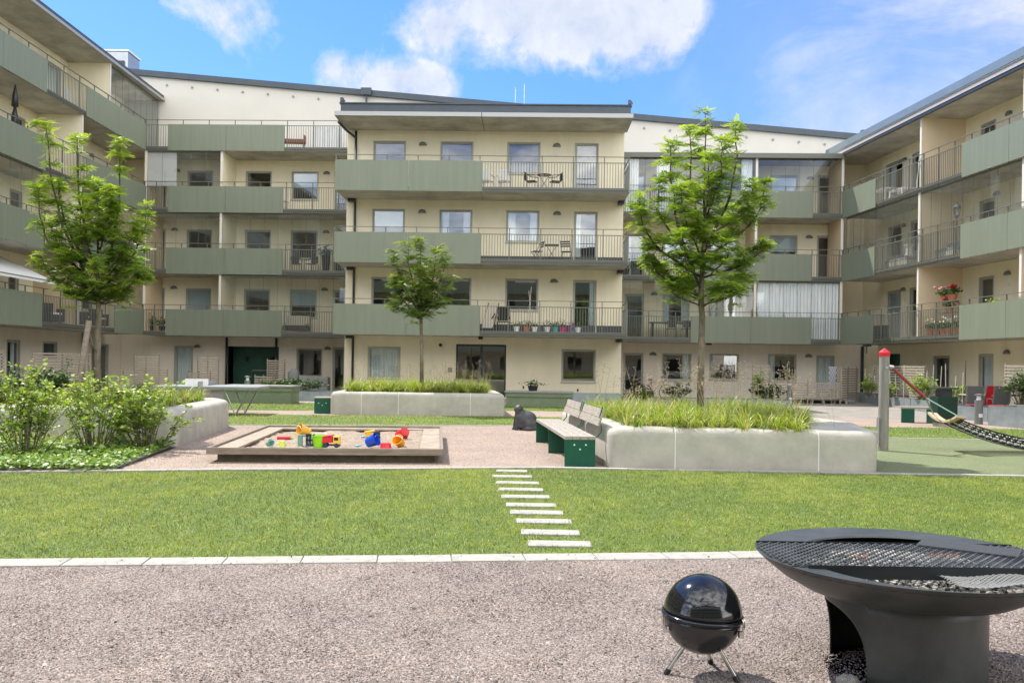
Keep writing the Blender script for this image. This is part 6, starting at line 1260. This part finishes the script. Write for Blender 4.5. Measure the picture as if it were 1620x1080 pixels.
for i in range(9):
    for j in range(9):
        if (i+j) % 2: m.box(i*0.035, i*0.035+0.035, 0, 0.01, 0.6+j*0.11, 0.6+j*0.11+0.11)
        else: m2.box(i*0.035, i*0.035+0.035, 0, 0.01, 0.6+j*0.11, 0.6+j*0.11+0.11)
t = thing('patterned_cloth', 'blue and white checked cloth hanging on the corner terrace screen', 'cloth', (a.x, 37.25, 0)); m.build('dark_checks', C('navy_cloth', (0.10, 0.12, 0.2), 0.9), t); m2.build('light_checks', C('pale_cloth', (0.62, 0.62, 0.6), 0.9), t)

# ---- chairs, tables and pots
def mesh_chair(x, y, rz, label, cushion, frame=lamp_m, fabric=None, z=0.0, group='red cushioned terrace chairs'):
    t = thing('garden_chair', label, 'chair', (x, y, z), rz, group); fabric = fabric or M('grey_mesh_fabric', (0.12, 0.12, 0.12), 0.8)
    MB().box(-0.24, 0.24, -0.24, 0.22, 0.40, 0.43).build('seat', cushion, t, bevel=0.01); MB().add([(-0.22, 0.22, 0.45), (0.22, 0.22, 0.45), (0.22, 0.36, 1.02), (-0.22, 0.36, 1.02), (-0.22, 0.235, 0.45), (0.22, 0.235, 0.45), (0.22, 0.375, 1.02), (-0.22, 0.375, 1.02)], [(0, 1, 2, 3), (7, 6, 5, 4), (0, 4, 5, 1), (1, 5, 6, 2), (2, 6, 7, 3), (3, 7, 4, 0)]).build('backrest', fabric, t)
    for s in (-1, 1):
        MB().tube([(s*0.25, -0.24, 0), (s*0.25, -0.24, 0.62), (s*0.25, 0.20, 0.63), (s*0.24, 0.24, 0.5), (s*0.24, 0.37, 1.04)], 0.014, 6).build('side_frame', frame, t); MB().tube([(s*0.25, 0.30, 0), (s*0.25, 0.1, 0.42)], 0.014, 6).build('leg', frame, t)
    return t
redc = C('red_cushion', (0.42, 0.01, 0.02), 0.85); c0 = G(1549, 668); 
mesh_chair(P(1542, 600, 27.2).x, 27.2, math.radians(155), 'grey mesh garden chair with red seat pad, left one of the red set', redc); mesh_chair(P(1580, 600, 27.0).x, 27.0, math.radians(170), 'grey mesh garden chair with red seat pad, right one of the red set', redc)
mesh_chair(P(1561, 600, 27.9).x, 27.9, PI+0.1, 'bright red covered garden chair behind the two grey mesh chairs', redc, fabric=redc)
c_ = (c0.x+0.7, 28.0); t = thing('garden_table', 'small beige garden table beside the red chairs', 'table', (c_[0]+0.5, c_[1], 0)); MB().box(-0.1, 0.75, -0.4, 0.4, 0.70, 0.73).build('tabletop', C('beige_top', (0.5, 0.42, 0.3)), t); MB().box(0.6, 0.65, 0.3, 0.35, 0, 0.699).box(0.6, 0.65, -0.35, -0.3, 0, 0.699).box(0, 0.05, 0.3, 0.35, 0, 0.699).box(0, 0.05, -0.35, -0.3, 0, 0.699).build('legs', lamp_m, t)

def fold_chair(F_, u, v, z, rz, label, m_, group, slats=True):
    x, y, _ = F_.w(u, v, 0); t = thing('bistro_chair', label, 'chair', (x, y, z), F_.rot+rz, group)
    s = MB()
    for k in range(5): s.box(-0.2, 0.2, -0.2+k*0.085, -0.2+k*0.085+0.06, 0.44, 0.455)
    s.build('seat', m_, t); b = MB()
    for k in range(3): b.box(-0.19, 0.19, 0.2+0.012*k, 0.215+0.012*k, 0.62+0.09*k, 0.68+0.09*k)
    b.build('backrest', m_, t)
    for q in (-1, 1): MB().beam((q*0.2, -0.22, 0), (q*0.2, 0.25, 0.88), 0.018).beam((q*0.18, 0.25, 0), (q*0.18, -0.2, 0.44), 0.018).build('leg_frame', m_, t)
    return t
def bistro_table(F_, u, v, z, label, m_, r=0.3, rnd=True):
    x, y, _ = F_.w(u, v, 0); t = thing('bistro_table', label, 'table', (x, y, z), F_.rot)
    (MB().lathe([(0, 0.70), (r, 0.70), (r, 0.72), (0, 0.722)], 20) if rnd else MB().box(-r, r, -r, r, 0.70, 0.72)).build('tabletop', m_, t); MB().beam((-r*0.8, 0, 0), (r*0.7, 0, 0.7), 0.02).beam((r*0.8, 0.05, 0), (-r*0.7, 0.05, 0.7), 0.02).build('legs', m_, t); return t
def cu(px, f, F_=CEN): return F_.pu(px, ROW[f], 0.9)[0]
# third floor of the central block
for px, lab in ((770, 'white plastic garden chair hard against the green panel on the third balcony'), (797, 'white plastic garden chair right of its twin on the third balcony')):
    x, y, _ = CEN.w(cu(px, 3), 1.0, 0); t = thing('plastic_chair', lab, 'chair', (x, y, FL[3]), CEN.rot+PI*0.9, 'white plastic chairs'); MB().box(-0.24, 0.24, -0.24, 0.22, 0.41, 0.44).build('seat', white_p, t, bevel=0.01); s = MB()
    for k in range(5): s.box(-0.2+k*0.085, -0.2+k*0.085+0.05, 0.2, 0.225, 0.44, 0.80)
    s.box(-0.23, 0.23, 0.2, 0.23, 0.80, 0.87).build('backrest', white_p, t); l = MB()
    for a_ in (-1, 1):
        for b_ in (-1, 1): l.beam((a_*0.25, b_*0.24, 0), (a_*0.22, b_*0.2, 0.41), 0.04)
        l.beam((a_*0.25, -0.22, 0.62), (a_*0.25, 0.22, 0.66), 0.04, 0.025); l.beam((a_*0.25, -0.22, 0.4), (a_*0.25, -0.22, 0.62), 0.03)
    l.build('legs', white_p, t)
def round_chair(u, v, z, rz, lab, grp='rattan bistro chairs', F_=CEN, m_=None):
    m_ = m_ or M('dark_rattan', (0.045, 0.04, 0.035), 0.7); x, y, _ = F_.w(u, v, 0); t = thing('rattan_chair', lab, 'chair', (x, y, z), F_.rot+rz, grp)
    MB().box(-0.2, 0.2, -0.2, 0.2, 0.42, 0.45).build('seat', m_, t); MB().tube([(-0.24, -0.22, 0.64), (-0.25, 0.1, 0.68), (-0.18, 0.26, 0.80), (0.18, 0.26, 0.80), (0.25, 0.1, 0.68), (0.24, -0.22, 0.64)], 0.018, 6).box(-0.18, 0.18, 0.24, 0.255, 0.48, 0.78).build('backrest', m_, t)
    l = MB()
    for a_ in (-1, 1): l.tube([(a_*0.24, -0.22, 0.64), (a_*0.22, -0.22, 0)], 0.013, 5).tube([(a_*0.22, 0.27, 0), (a_*0.2, 0.25, 0.7)], 0.013, 5)
    l.build('legs', m_, t)
round_chair(cu(841, 3), 1.0, FL[3], -PI/2-0.3+PI, 'dark rattan chair left of the small round balcony table'); round_chair(cu(879, 3), 1.0, FL[3], PI/2+0.3+PI, 'dark rattan chair right of the small round balcony table'); bistro_table(CEN, cu(861, 3), 1.0, FL[3], 'small round dark table on the top balcony of the central block', black_p)
fold_chair(CEN, cu(850, 2), 1.0, FL[2], -1.2, 'black folding chair left of the square table, second balcony', black_p, 'black folding chairs'); fold_chair(CEN, cu(896, 2), 1.0, FL[2], 2.9, 'black folding chair right of the square table, second balcony', black_p, 'black folding chairs'); bistro_table(CEN, cu(873, 2), 1.0, FL[2], 'black square folding table on the second balcony', black_p, 0.3, False)
# first floor of the central block: deck chair, relax chair, pots
x, y, _ = CEN.w(cu(772, 1), 0.8, 0); t = thing('deck_chair', 'folded beige canvas deck chair leaning beside the green panel', 'chair', (x, y, FL[1]), CEN.rot)
MB().add([(-0.25, -0.1, 0.15), (0.2, -0.1, 0.15), (0.42, 0.25, 1.15), (0.0, 0.25, 1.15), (-0.25, -0.08, 0.15), (0.2, -0.08, 0.15), (0.42, 0.27, 1.15), (0.0, 0.27, 1.15)], [(0, 1, 2, 3), (7, 6, 5, 4), (0, 4, 5, 1), (1, 5, 6, 2), (2, 6, 7, 3), (3, 7, 4, 0)]).build('canvas', C('beige_canvas', (0.5, 0.44, 0.35), 0.9), t); MB().beam((-0.27, -0.12, 0), (0.02, 0.28, 1.2), 0.03).beam((0.22, -0.12, 0), (0.44, 0.28, 1.2), 0.03).beam((-0.2, 0.3, 0), (0.3, -0.05, 0.75), 0.03).build('frame', black_p, t)
x, y, _ = CEN.w(cu(797, 1), 0.9, 0); mesh_chair(x, y, CEN.rot+PI, 'black reclining mesh chair on the first balcony beside the deck chair', black_p, black_p, black_p, FL[1], 'dark balcony chairs')
def pot(F_, u, v, z, r, h, pm, label, leafm=None, lh=0.3, nl=120, name='potted_plant', leaf=0.05, seed=1):
    x, y, _ = F_.w(u, v, 0); t = thing(name, label, 'potted plant', (x, y, z), 0, 'potted plants on the balconies'); MB().lathe([(r*0.7, 0), (r, h), (r*1.06, h), (r*1.06, h-0.02)], 14).build('pot', pm, t, smooth='auto')
    if leafm:
        R = np.random.default_rng(seed); pos = R.normal(0, 1, (nl, 3))*np.array([r*0.9, r*0.9, lh*0.3]); pos[:, 2] = h+np.abs(pos[:, 2])+0.02; d = R.normal(0, 1, (nl, 3)); d[:, 2] = np.abs(d[:, 2]); scatter('foliage', leafm, pos, frames(d, 0.5), R.uniform(0.6, 1.2, nl)*leaf, *RD_T, R.uniform(0.1, 0.9, nl), t)
    return t
pk = [(818, white_p, 'small white pot left in the row on the first balcony'), (833, terra, 'terracotta pot under the cane trellis'), (846, white_p, 'white pot right of the cane trellis'), (866, white_p, 'white pot in the middle of the balcony row'), (879, C('teal_pot', (0.05, 0.42, 0.35)), 'turquoise pot in the balcony row'), (890, C('pink_pot', (0.6, 0.04, 0.16)), 'pink pot in the balcony row'), (902, C('violet_pot', (0.2, 0.08, 0.25)), 'violet pot with purple flowers'), (914, white_p, 'white pot at the right end of the balcony row')]
for i, (px, pm, lab) in enumerate(pk): pot(CEN, cu(px, 1), 0.55, FL[1], 0.13, 0.22, pm, lab, dshrub_m if i != 6 else M('purple_flower', (0.25, 0.08, 0.35), 0.8), 0.35, 90, seed=i+5)
x, y, _ = CEN.w(cu(838, 1), 0.6, 0); o = MB().tube([(-0.1, 0, 0), (0.06, 0.02, 1.75)], 0.012, 5).tube([(0.12, 0, 0), (-0.05, 0.0, 1.6)], 0.012, 5).tube([(0, 0, 0), (0.02, 0, 1.3)], 0.01, 5).build('cane_trellis', C('cane_pale', (0.55, 0.5, 0.42), 0.8)); o.location = (x, y, FL[1]+0.1); tag(o, 'crossed bamboo canes standing in a pot on the first balcony', 'trellis')
# first balcony flower box by the entrance: black pot on the olive box
c_ = P(843, 620, 30.6); t = thing('flower_pot', 'black flower pot with dark trailing plant on the olive box seat', 'potted plant', (c_.x, 30.65, 0.55)); MB().lathe([(0.14, 0), (0.19, 0.18), (0.2, 0.18)], 16).build('pot', black_p, t, smooth='auto'); rr3 = np.random.default_rng(3); nn = 160; ps = rr3.normal(0, 1, (nn, 3))*np.array([.17, .12, .08]); ps[:, 2] = 0.2+np.abs(ps[:, 2]); dd = rr3.normal(0, 1, (nn, 3)); scatter('foliage', dshrub_m, ps, frames(dd, 0.4), rr3.uniform(0.03, 0.06, nn), *RD_T, rr3.random(nn), t)
# rear building balconies
mu = lambda px, f, v=0.9: MID.pu(px, ROW[f], v)[0]
fold_chair(MID, mu(452, 3), 0.6, FL[3], 1.5, 'white folded bistro chair beside the panel on the third left balcony', white_p, 'white folding chairs')
pot(MID, mu(516, 2), 0.9, FL[2]+0.0, 0.22, 0.85, black_p, 'tall black plant stand with dark leaves on the second left balcony', dshrub_m, 0.5, 260, leaf=0.09, seed=30)
round_chair(mu(468, 2), 1.0, FL[2], 0.5, 'dark wire chair left on the cluttered second left balcony', 'dark balcony chairs', MID); round_chair(mu(492, 2), 1.0, FL[2], -0.5, 'dark wire chair right on the cluttered second left balcony', 'dark balcony chairs', MID)
x, y, _ = MID.w(mu(470, 1), 0.9, 0); t = thing('lounge_sofa', 'beige cushioned rattan sofa on the first left balcony', 'sofa', (x, y, FL[1]), MID.rot); MB().box(-0.6, 0.6, -0.35, 0.35, 0.12, 0.35).build('base', M('dark_rattan', (0.045, 0.04, 0.035), 0.7), t); cu_m = C('beige_cushion', (0.55, 0.5, 0.4), 0.9); MB().box(-0.55, 0.55, -0.33, 0.25, 0.351, 0.48).build('seat_cushion', cu_m, t, bevel=0.03); MB().box(-0.55, 0.55, 0.2, 0.36, 0.481, 0.85).build('back_cushion', cu_m, t, bevel=0.03)
for px, lab, k in ((240, 'spiky dark plant in a black pot behind the left corner bars', 0.8), (257, 'second dark potted plant behind the left corner bars', 0.6)): pot(MID, mu(px, 1, 0.7), 0.7, FL[1], 0.16, 0.25, black_p, lab, dshrub_m, k, 140, leaf=0.09, seed=int(px))
x, y, _ = MID.w(mu(522, 4, .25), 0.08, 0); o = curtain_sheet(-0.75, 0.75, 0.25, 1.15, 0, 0.02, 0.2).build('privacy_cloth', white_p); o.location = (x, y, ZB[4]); o.rotation_euler.z = MID.rot; tag(o, 'white cloth tied behind the bars of the roof terrace', 'cloth')
x, y, _ = MID.w(mu(466, 4, 0.8), 0.7, 0); t = thing('garden_bench', 'red brown timber bench on the roof terrace behind the bars', 'bench', (x, y, FL[4]), MID.rot+0.1); br = C('red_brown_wood', (0.22, 0.07, 0.035), 0.7); MB().box(-0.55, 0.55, -0.2, 0.2, 0.36, 0.40).build('seat', br, t); MB().box(-0.55, 0.55, 0.2, 0.24, 0.42, 0.62).box(0.5, 0.55, -0.2, 0.24, 0.42, 0.72).build('backrest', br, t); MB().box(-0.5, -0.45, -0.15, 0.15, 0, 0.359).box(0.45, 0.5, -0.15, 0.15, 0, 0.359).build('legs', br, t)
# right part
x, y, _ = MID.w(mu(1060, 1), 1.0, 0); t = thing('dining_table', 'long dark dining table behind the glazing of the first right balcony', 'table', (x, y, FL[1]), MID.rot); MB().box(-0.95, 0.95, -0.4, 0.4, 0.72, 0.76).build('tabletop', black_p, t); MB().box(-0.85, -0.78, -0.3, 0.3, 0, 0.719).box(0.78, 0.85, -0.3, 0.3, 0, 0.719).build('legs', black_p, t)
for px, lab in ((1062, 'dark shell chair at the left of the glazed dining table'), (1085, 'dark shell chair at the right of the glazed dining table')): round_chair(mu(px, 1, .5), 0.45, FL[1], PI, lab, 'dark balcony chairs', MID)
pot(MID, mu(990, 2, .8), 0.8, FL[2], 0.2, 0.35, black_p, 'dark bushy pot at the left end of the second right balcony', dshrub_m, 0.4, 160, leaf=0.07, seed=51); x, y, _ = MID.w(mu(1033, 2, .8), 0.8, 0); mesh_chair(x, y, MID.rot+2.6, 'brown reclining chair seen through the bars of the second right balcony', C('brown_pad', (0.10, 0.05, 0.035), 0.8), black_p, C('brown_pad', (0.10, 0.05, 0.035), 0.8), FL[2], 'dark balcony chairs')
x, y, _ = MID.w(mu(1180, 2, .7), 0.5, 0); o = MB().box(-0.2, 0.2, -0.15, 0.15, 1.05, 1.3).build('cardboard_box', C('cardboard', (0.4, 0.28, 0.15), 0.9)); o.location = (x, y, FL[2]); tag(o, 'small cardboard box on the second right balcony beside the partition', 'box')
x, y, _ = MID.w(mu(1176, 1, .7), 0.6, 0); t = thing('folded_parasol', 'folded beige parasol behind the glazing left of the curtains', 'parasol', (x, y, FL[1]), 0); MB().lathe([(0.03, 0.9), (0.10, 1.5), (0.16, 1.55), (0.14, 1.75), (0.05, 2.3), (0.0, 2.4)], 12).build('canopy', C('beige_canvas', (0.5, 0.44, 0.35), 0.9), t, smooth=True); MB().tube([(0, 0, 0), (0, 0, 0.95)], 0.02, 8).lathe([(0.25, 0), (0.25, 0.05)], 16).build('pole', lamp_m, t)
# left wing
lu = lambda px, f, v=0.8: LFT.pu(px, ROW[f], v)[0]
c_ = LFT.w(lu(2, 3), 0.35, 0); t = thing('closed_parasol', 'closed black parasol at the left edge standing on the third balcony', 'parasol', (c_[0], c_[1], FL[3])); MB().lathe([(0.02, 0.95), (0.13, 1.15), (0.10, 1.45), (0.05, 1.75), (0.12, 1.8), (0.09, 2.2), (0.02, 2.55), (0, 2.6)], 10).build('canopy', black_p, t, smooth=True); MB().tube([(0, 0, 0), (0, 0, 1.0)], 0.02, 8).lathe([(0.22, 0), (0.22, 0.06)], 16).build('pole', lamp_m, t)
a, b = LFT.pu(-60, 420, 0.0)[0], LFT.pu(82, 455, -0.25)[0]
t = thing('awning', 'pale grey fabric awning stretched out over the first left balcony', 'awning', LFT.w(a, 0, 0)[:2]+(0.0,), LFT.rot); L_ = b-a
MB().add([(0, 1.75, 5.25), (L_, 1.75, 5.25), (L_, -0.35, 4.32), (0, -0.35, 4.32), (0, 1.75, 5.24), (L_, 1.75, 5.24), (L_, -0.35, 4.31), (0, -0.35, 4.31)], [(0, 1, 2, 3), (7, 6, 5, 4), (0, 4, 5, 1), (1, 5, 6, 2), (2, 6, 7, 3), (3, 7, 4, 0)]).build('fabric', C('awning_cloth', (0.66, 0.66, 0.62), 0.9), t)
m = MB(); k = 40
for i in range(k): 
    x0, x1 = L_*i/k, L_*(i+1)/k; m.quad((x0, -0.36, 4.33), (x1, -0.36, 4.33), (x1, -0.37, 4.20-0.02*(i % 2)), (x0, -0.37, 4.20-0.02*((i+1) % 2)))
m.build('valance', C('awning_cloth', (0.66, 0.66, 0.62), 0.9), t); MB().tube([(0, -0.35, 4.30), (L_, -0.35, 4.30)], 0.025, 8).beam((L_-0.1, -0.3, 4.3), (L_-0.1, 1.75, 4.6), 0.04).beam((0.1, -0.3, 4.3), (0.1, 1.75, 4.6), 0.04).build('arms', lamp_m, t)
wick = C('black_wicker', (0.03, 0.03, 0.033), 0.8)
def wicker(u, v, z, rz, lab): x, y, _ = LFT.w(u, v, 0); t = thing('wicker_armchair', lab, 'chair', (x, y, z), LFT.rot+rz, 'black wicker armchairs'); MB().box(-0.3, 0.3, -0.3, 0.3, 0.1, 0.38).build('seat', wick, t); MB().box(-0.3, 0.3, 0.2, 0.3, 0.381, 0.85).build('backrest', wick, t); MB().box(-0.3, -0.2, -0.3, 0.199, 0.381, 0.62).box(0.2, 0.3, -0.3, 0.199, 0.381, 0.62).build('armrest', wick, t); MB().box(-0.19, 0.19, -0.28, 0.19, 0.381, 0.46).build('cushion', white_p, t)
wicker(lu(72, 1), 0.9, FL[1], 0.4, 'black wicker armchair nearest the green panel on the first left balcony'); wicker(lu(88, 1), 0.9, FL[1], -0.5, 'black wicker armchair in the middle of the first left balcony'); wicker(lu(132, 1), 0.9, FL[1], 0.3, 'black wicker armchair behind the trunk of the left rowan'); wicker(lu(160, 1), 0.9, FL[1], -0.6, 'black wicker armchair at the far end of the first left balcony')
x, y, _ = LFT.w(lu(113, 4), 0.9, 0); t = thing('drying_rack', 'small white folding rack behind the bars of the top left balcony', 'drying rack', (x, y, FL[4]), LFT.rot); m = MB()
for k in range(7): m.beam((-0.3+k*0.1, -0.05, 0.1), (-0.3+k*0.1, 0.1, 1.0), 0.03, 0.02)
m.box(-0.33, 0.33, -0.06, -0.03, 0.1, 0.14).box(-0.33, 0.33, 0.08, 0.11, 0.96, 1.0).build('bars', white_p, t); MB().beam((-0.3, 0.3, 0), (-0.3, 0.1, 0.9), 0.03).beam((0.3, 0.3, 0), (0.3, 0.1, 0.9), 0.03).build('stand', white_p, t)
# right wing
ru = lambda px, f, v=0.9: RGT.pu(px, ROW[f], v)[0]
x, y, _ = RGT.w(ru(1470, 3), 0.9, 0); t = thing('drying_rack', 'tall white folding laundry rack on the top right balcony', 'drying rack', (x, y, FL[3]), RGT.rot); MB().beam((-0.25, -0.4, 0), (0.0, -0.4, 1.55), 0.035).beam((0.25, -0.4, 0), (0.0, -0.4, 1.55), 0.035).beam((-0.25, 0.4, 0), (0, 0.4, 1.55), 0.035).beam((0.25, 0.4, 0), (0, 0.4, 1.55), 0.035).build('frame', white_p, t); m = MB()
for k in range(4): m.beam((0.03, -0.4, 0.6+k*0.28), (0.03, 0.4, 0.6+k*0.28), 0.012)
m.build('rungs', white_p, t)
for px, lab in ((1405, 'white slatted garden table near the corner on the top right balcony'), (1432, 'white slatted garden bench beside the table on the top right balcony')):
    x, y, _ = RGT.w(ru(px, 3), 0.8, 0); t = thing('white_garden_table' if px == 1405 else 'white_garden_bench', lab, 'garden furniture', (x, y, FL[3]), RGT.rot); m = MB(); hh = 0.68 if px == 1405 else 0.42
    for k in range(6): m.box(-0.55, 0.55, -0.33+k*0.11, -0.33+k*0.11+0.085, hh, hh+0.025)
    m.build('top', white_p, t); MB().beam((-0.5, -0.3, 0), (-0.45, -0.3, hh), 0.05).beam((0.5, -0.3, 0), (0.45, -0.3, hh), 0.05).beam((-0.5, 0.3, 0), (-0.45, 0.3, hh), 0.05).beam((0.5, 0.3, 0), (0.45, 0.3, hh), 0.05).build('legs', white_p, t)
def lantern(x, y, z, lab, m_, s=1.0, grp='lanterns'):
    t = thing('lantern', lab, 'lantern', (x, y, z), 0.4, grp); MB().lathe([(0.07*s, 0), (0.11*s, 0.02*s), (0.075*s, 0.05*s)], 6).lathe([(0.15*s, 0.34*s), (0.13*s, 0.38*s), (0.05*s, 0.46*s), (0.02*s, 0.52*s), (0.0, 0.56*s)], 6).build('cap', m_, t)
    m = MB(); 
    for k in range(6): a_ = PI*k/3; m.beam((0.075*s*math.cos(a_), 0.075*s*math.sin(a_), 0.05*s), (0.13*s*math.cos(a_), 0.13*s*math.sin(a_), 0.34*s), 0.014*s)
    m.build('cage', m_, t); MB().lathe([(0.07*s, 0.05*s), (0.125*s, 0.34*s)], 6, caps=False).build('glass', glaze, t)
x, y, _ = RGT.w(ru(1513, 2, 0.35), 0.35, 0); lantern(x, y, FL[2]+1.45, 'dark street style lantern on a post inside the glazed right balcony', M('lantern_grey', (0.10, 0.11, 0.11), 0.5), 1.0); MB().tube([(x, y, FL[2]), (x, y, FL[2]+1.45)], 0.03, 8).build('lantern_post', M('lantern_grey', (0.10, 0.11, 0.11), 0.5))
tag(bpy.data.objects['lantern_post'], 'dark slim post carrying the street style lantern', 'post')
x, y, _ = RGT.w(ru(1438, 2, 0.5), 0.5, 0); t = thing('lantern', 'white box lantern standing behind the bars of the second right balcony', 'lantern', (x, y, FL[2]+0.45), 0.3, 'lanterns'); MB().box(-0.12, 0.12, -0.12, 0.12, 0, 0.04).box(-0.13, 0.13, -0.13, 0.13, 0.40, 0.45).build('cap', white_p, t); MB().box(-0.09, 0.09, -0.09, 0.09, 0.041, 0.399).build('glass', C('milk_glass', (0.8, 0.8, 0.76), 0.3), t)
for px, w_, lab in ((1425, 0.9, 'pale rattan sofa left behind the bars of the second right balcony'), (1490, 1.1, 'pale cushioned sofa right behind the bars of the second right balcony')):
    x, y, _ = RGT.w(ru(px, 2), 1.0, 0); t = thing('lounge_sofa', lab, 'sofa', (x, y, FL[2]), RGT.rot, 'pale lounge sofas'); MB().box(-w_, w_, -0.35, 0.35, 0.08, 0.34).build('base', C('pale_rattan', (0.45, 0.42, 0.33), 0.9), t); MB().box(-w_+.05, w_-.05, -0.33, 0.25, 0.341, 0.46).build('seat_cushion', C('grey_cushion', (0.25, 0.26, 0.27), 0.9), t, bevel=0.03); MB().box(-w_+.05, w_-.05, 0.22, 0.36, 0.461, 0.75).build('back_cushion', C('grey_cushion', (0.25, 0.26, 0.27), 0.9), t, bevel=0.03)
x, y, _ = RGT.w(ru(1394, 1), 0.9, 0); t = thing('ac_unit', 'dark grey box unit with vent slats on the first right balcony', 'air conditioner', (x, y, FL[1]), RGT.rot); MB().box(-0.4, 0.4, -0.15, 0.15, 0.05, 0.62).build('casing', C('dark_casing', (0.06, 0.065, 0.07)), t); m = MB()
for k in range(8): m.box(-0.36, 0.36, -0.165, -0.152, 0.1+k*0.06, 0.13+k*0.06)
m.build('slats', lamp_m, t)
redf = M('red_flower', (0.45, 0.01, 0.015), 0.7)
def gerani(u, v, z, lab, seed, big=1.0, flower=redf, grp='geranium pots'):
    x, y, _ = RGT.w(u, v, 0); t = thing('geranium', lab, 'potted plant', (x, y, z), 0, grp); MB().lathe([(0.10*big, 0), (0.15*big, 0.22*big), (0.16*big, 0.22*big)], 14).build('pot', terra, t, smooth='auto'); R = np.random.default_rng(seed); n = 110; pos = R.normal(0, 1, (n, 3))*np.array([.13, .13, .08])*big; pos[:, 2] = 0.26*big+np.abs(pos[:, 2]); scatter('foliage', dshrub_m, pos, frames(R.normal(0, 1, (n, 3)), 0.5), R.uniform(0.05, 0.09, n)*big, *RD_T, R.random(n), t)
    f = MB()
    for k in range(7): q = R.normal(0, 1, 3)*np.array([.14, .14, .06])*big; f.ball((q[0], q[1], 0.42*big+abs(q[2])), 0.055*big, n=7, m=4)
    f.build('flowers', flower, t, smooth=True)
ug = ru(1497, 1, 0.4)
x, y, _ = RGT.w(ug, 0.5, 0); t = thing('plant_shelf', 'dark metal plant shelf holding geraniums on the first right balcony', 'shelf', (x, y, FL[1]), RGT.rot); m = MB()
for z in (0.35, 0.85, 1.25): m.box(-0.42, 0.42, -0.15, 0.15, z, z+0.02)
for a_ in (-0.42, 0.40):
    for b_ in (-0.15, 0.13): m.box(a_, a_+0.02, b_, b_+0.02, 0, 1.27)
m.build('frame', lamp_m, t)
gerani(ug-0.25, 0.5, FL[1]+1.272, 'pink white geranium at the left on top of the plant shelf', 5, 1.1, M('pink_flower', (0.55, 0.22, 0.25), 0.7)); gerani(ug+0.22, 0.5, FL[1]+1.272, 'big red geranium at the right on top of the plant shelf', 6, 1.2); gerani(ug+0.05, 0.5, FL[1]+0.872, 'red geranium on the middle board of the plant shelf', 7, 0.95)
for k, px in enumerate((1476, 1486, 1496, 1505, 1514)): gerani(ru(px, 1, 0.35), 0.3, FL[1]+0.02, ['terracotta pot leftmost in the row on the balcony floor', 'second terracotta pot from the left on the balcony floor', 'middle terracotta pot of the balcony floor row', 'terracotta pot second from the right on the balcony floor', 'terracotta pot at the right end of the balcony floor row'][k], 11+k, 1.1, M('cream_flower', (0.6, 0.55, 0.4), 0.7), 'terracotta pots on the balcony floor')
pot(RGT, ru(1460, 1, 0.4), 0.35, FL[1], 0.14, 0.3, terra, 'climbing plant in a pot at the partition of the first right balcony', shrub_m, 1.0, 160, leaf=0.06, seed=60); pot(RGT, ru(1575, 1, 0.3), 0.25, FL[1]+0.75, 0.12, 0.2, terra, 'green balcony plant peeping over the panel at the right', shrub_m, 0.3, 110, leaf=0.07, seed=61)
# terrace clutter on the ground floor
c_ = P(1051, 600, 38.5); t = thing('bicycle', 'bicycle leaning among the plants below the right balconies', 'bicycle', (c_.x-0.9, 38.4, 0), 0.15); 
for x_ in (0, 1.02): m = MB(); pts = [Vector((x_+0.33*math.cos(a_), 0, 0.34+0.33*math.sin(a_))) for a_ in np.linspace(0, 2*PI, 25)]; m.tube(pts, 0.018, 6); w_ = m.build('wheel', black_p, t); MB().tube([(x_-0.3, 0, 0.34), (x_+0.3, 0, 0.34)], 0.004, 4).tube([(x_, 0, 0.04), (x_, 0, 0.64)], 0.004, 4).build('spokes', steel, w_)
MB().tube([(0, 0, 0.34), (0.38, 0, 0.32), (0.3, 0, 0.85)], 0.016, 6).tube([(0, 0, 0.34), (0.3, 0, 0.75), (0.85, 0, 0.80), (0.38, 0, 0.32)], 0.016, 6).tube([(1.02, 0, 0.34), (0.85, 0, 0.80), (0.82, 0, 0.98)], 0.016, 6).build('frame', C('bike_red', (0.3, 0.03, 0.03), 0.4), t); MB().box(0.2, 0.42, -0.06, 0.06, 0.86, 0.9).build('saddle', black_p, t); MB().tube([(0.8, -0.25, 1.0), (0.84, 0, 0.98), (0.8, 0.25, 1.0)], 0.014, 6).build('handlebar', steel, t)
c_ = P(452, 600, 38.8); t = thing('covered_barbecue', 'grey fabric covered barbecue on the terrace right of the green gate', 'covered barbecue', (c_.x+0.35, 38.8, 0)); m = MB().lathe([(0.22, 0.1), (0.26, 0.7), (0.26, 0.95), (0.12, 1.12), (0, 1.15)], 14); m.v = [(x*1.0, y, z) for x, y, z in m.v]; m.build('cover', C('cover_grey', (0.22, 0.22, 0.21), 0.9), t, smooth=True); MB().box(0.3, 1.6, -0.3, 0.3, 0.15, 0.78).build('side_cover', C('cover_dark', (0.25, 0.25, 0.24), 0.9), t, bevel=0.05)
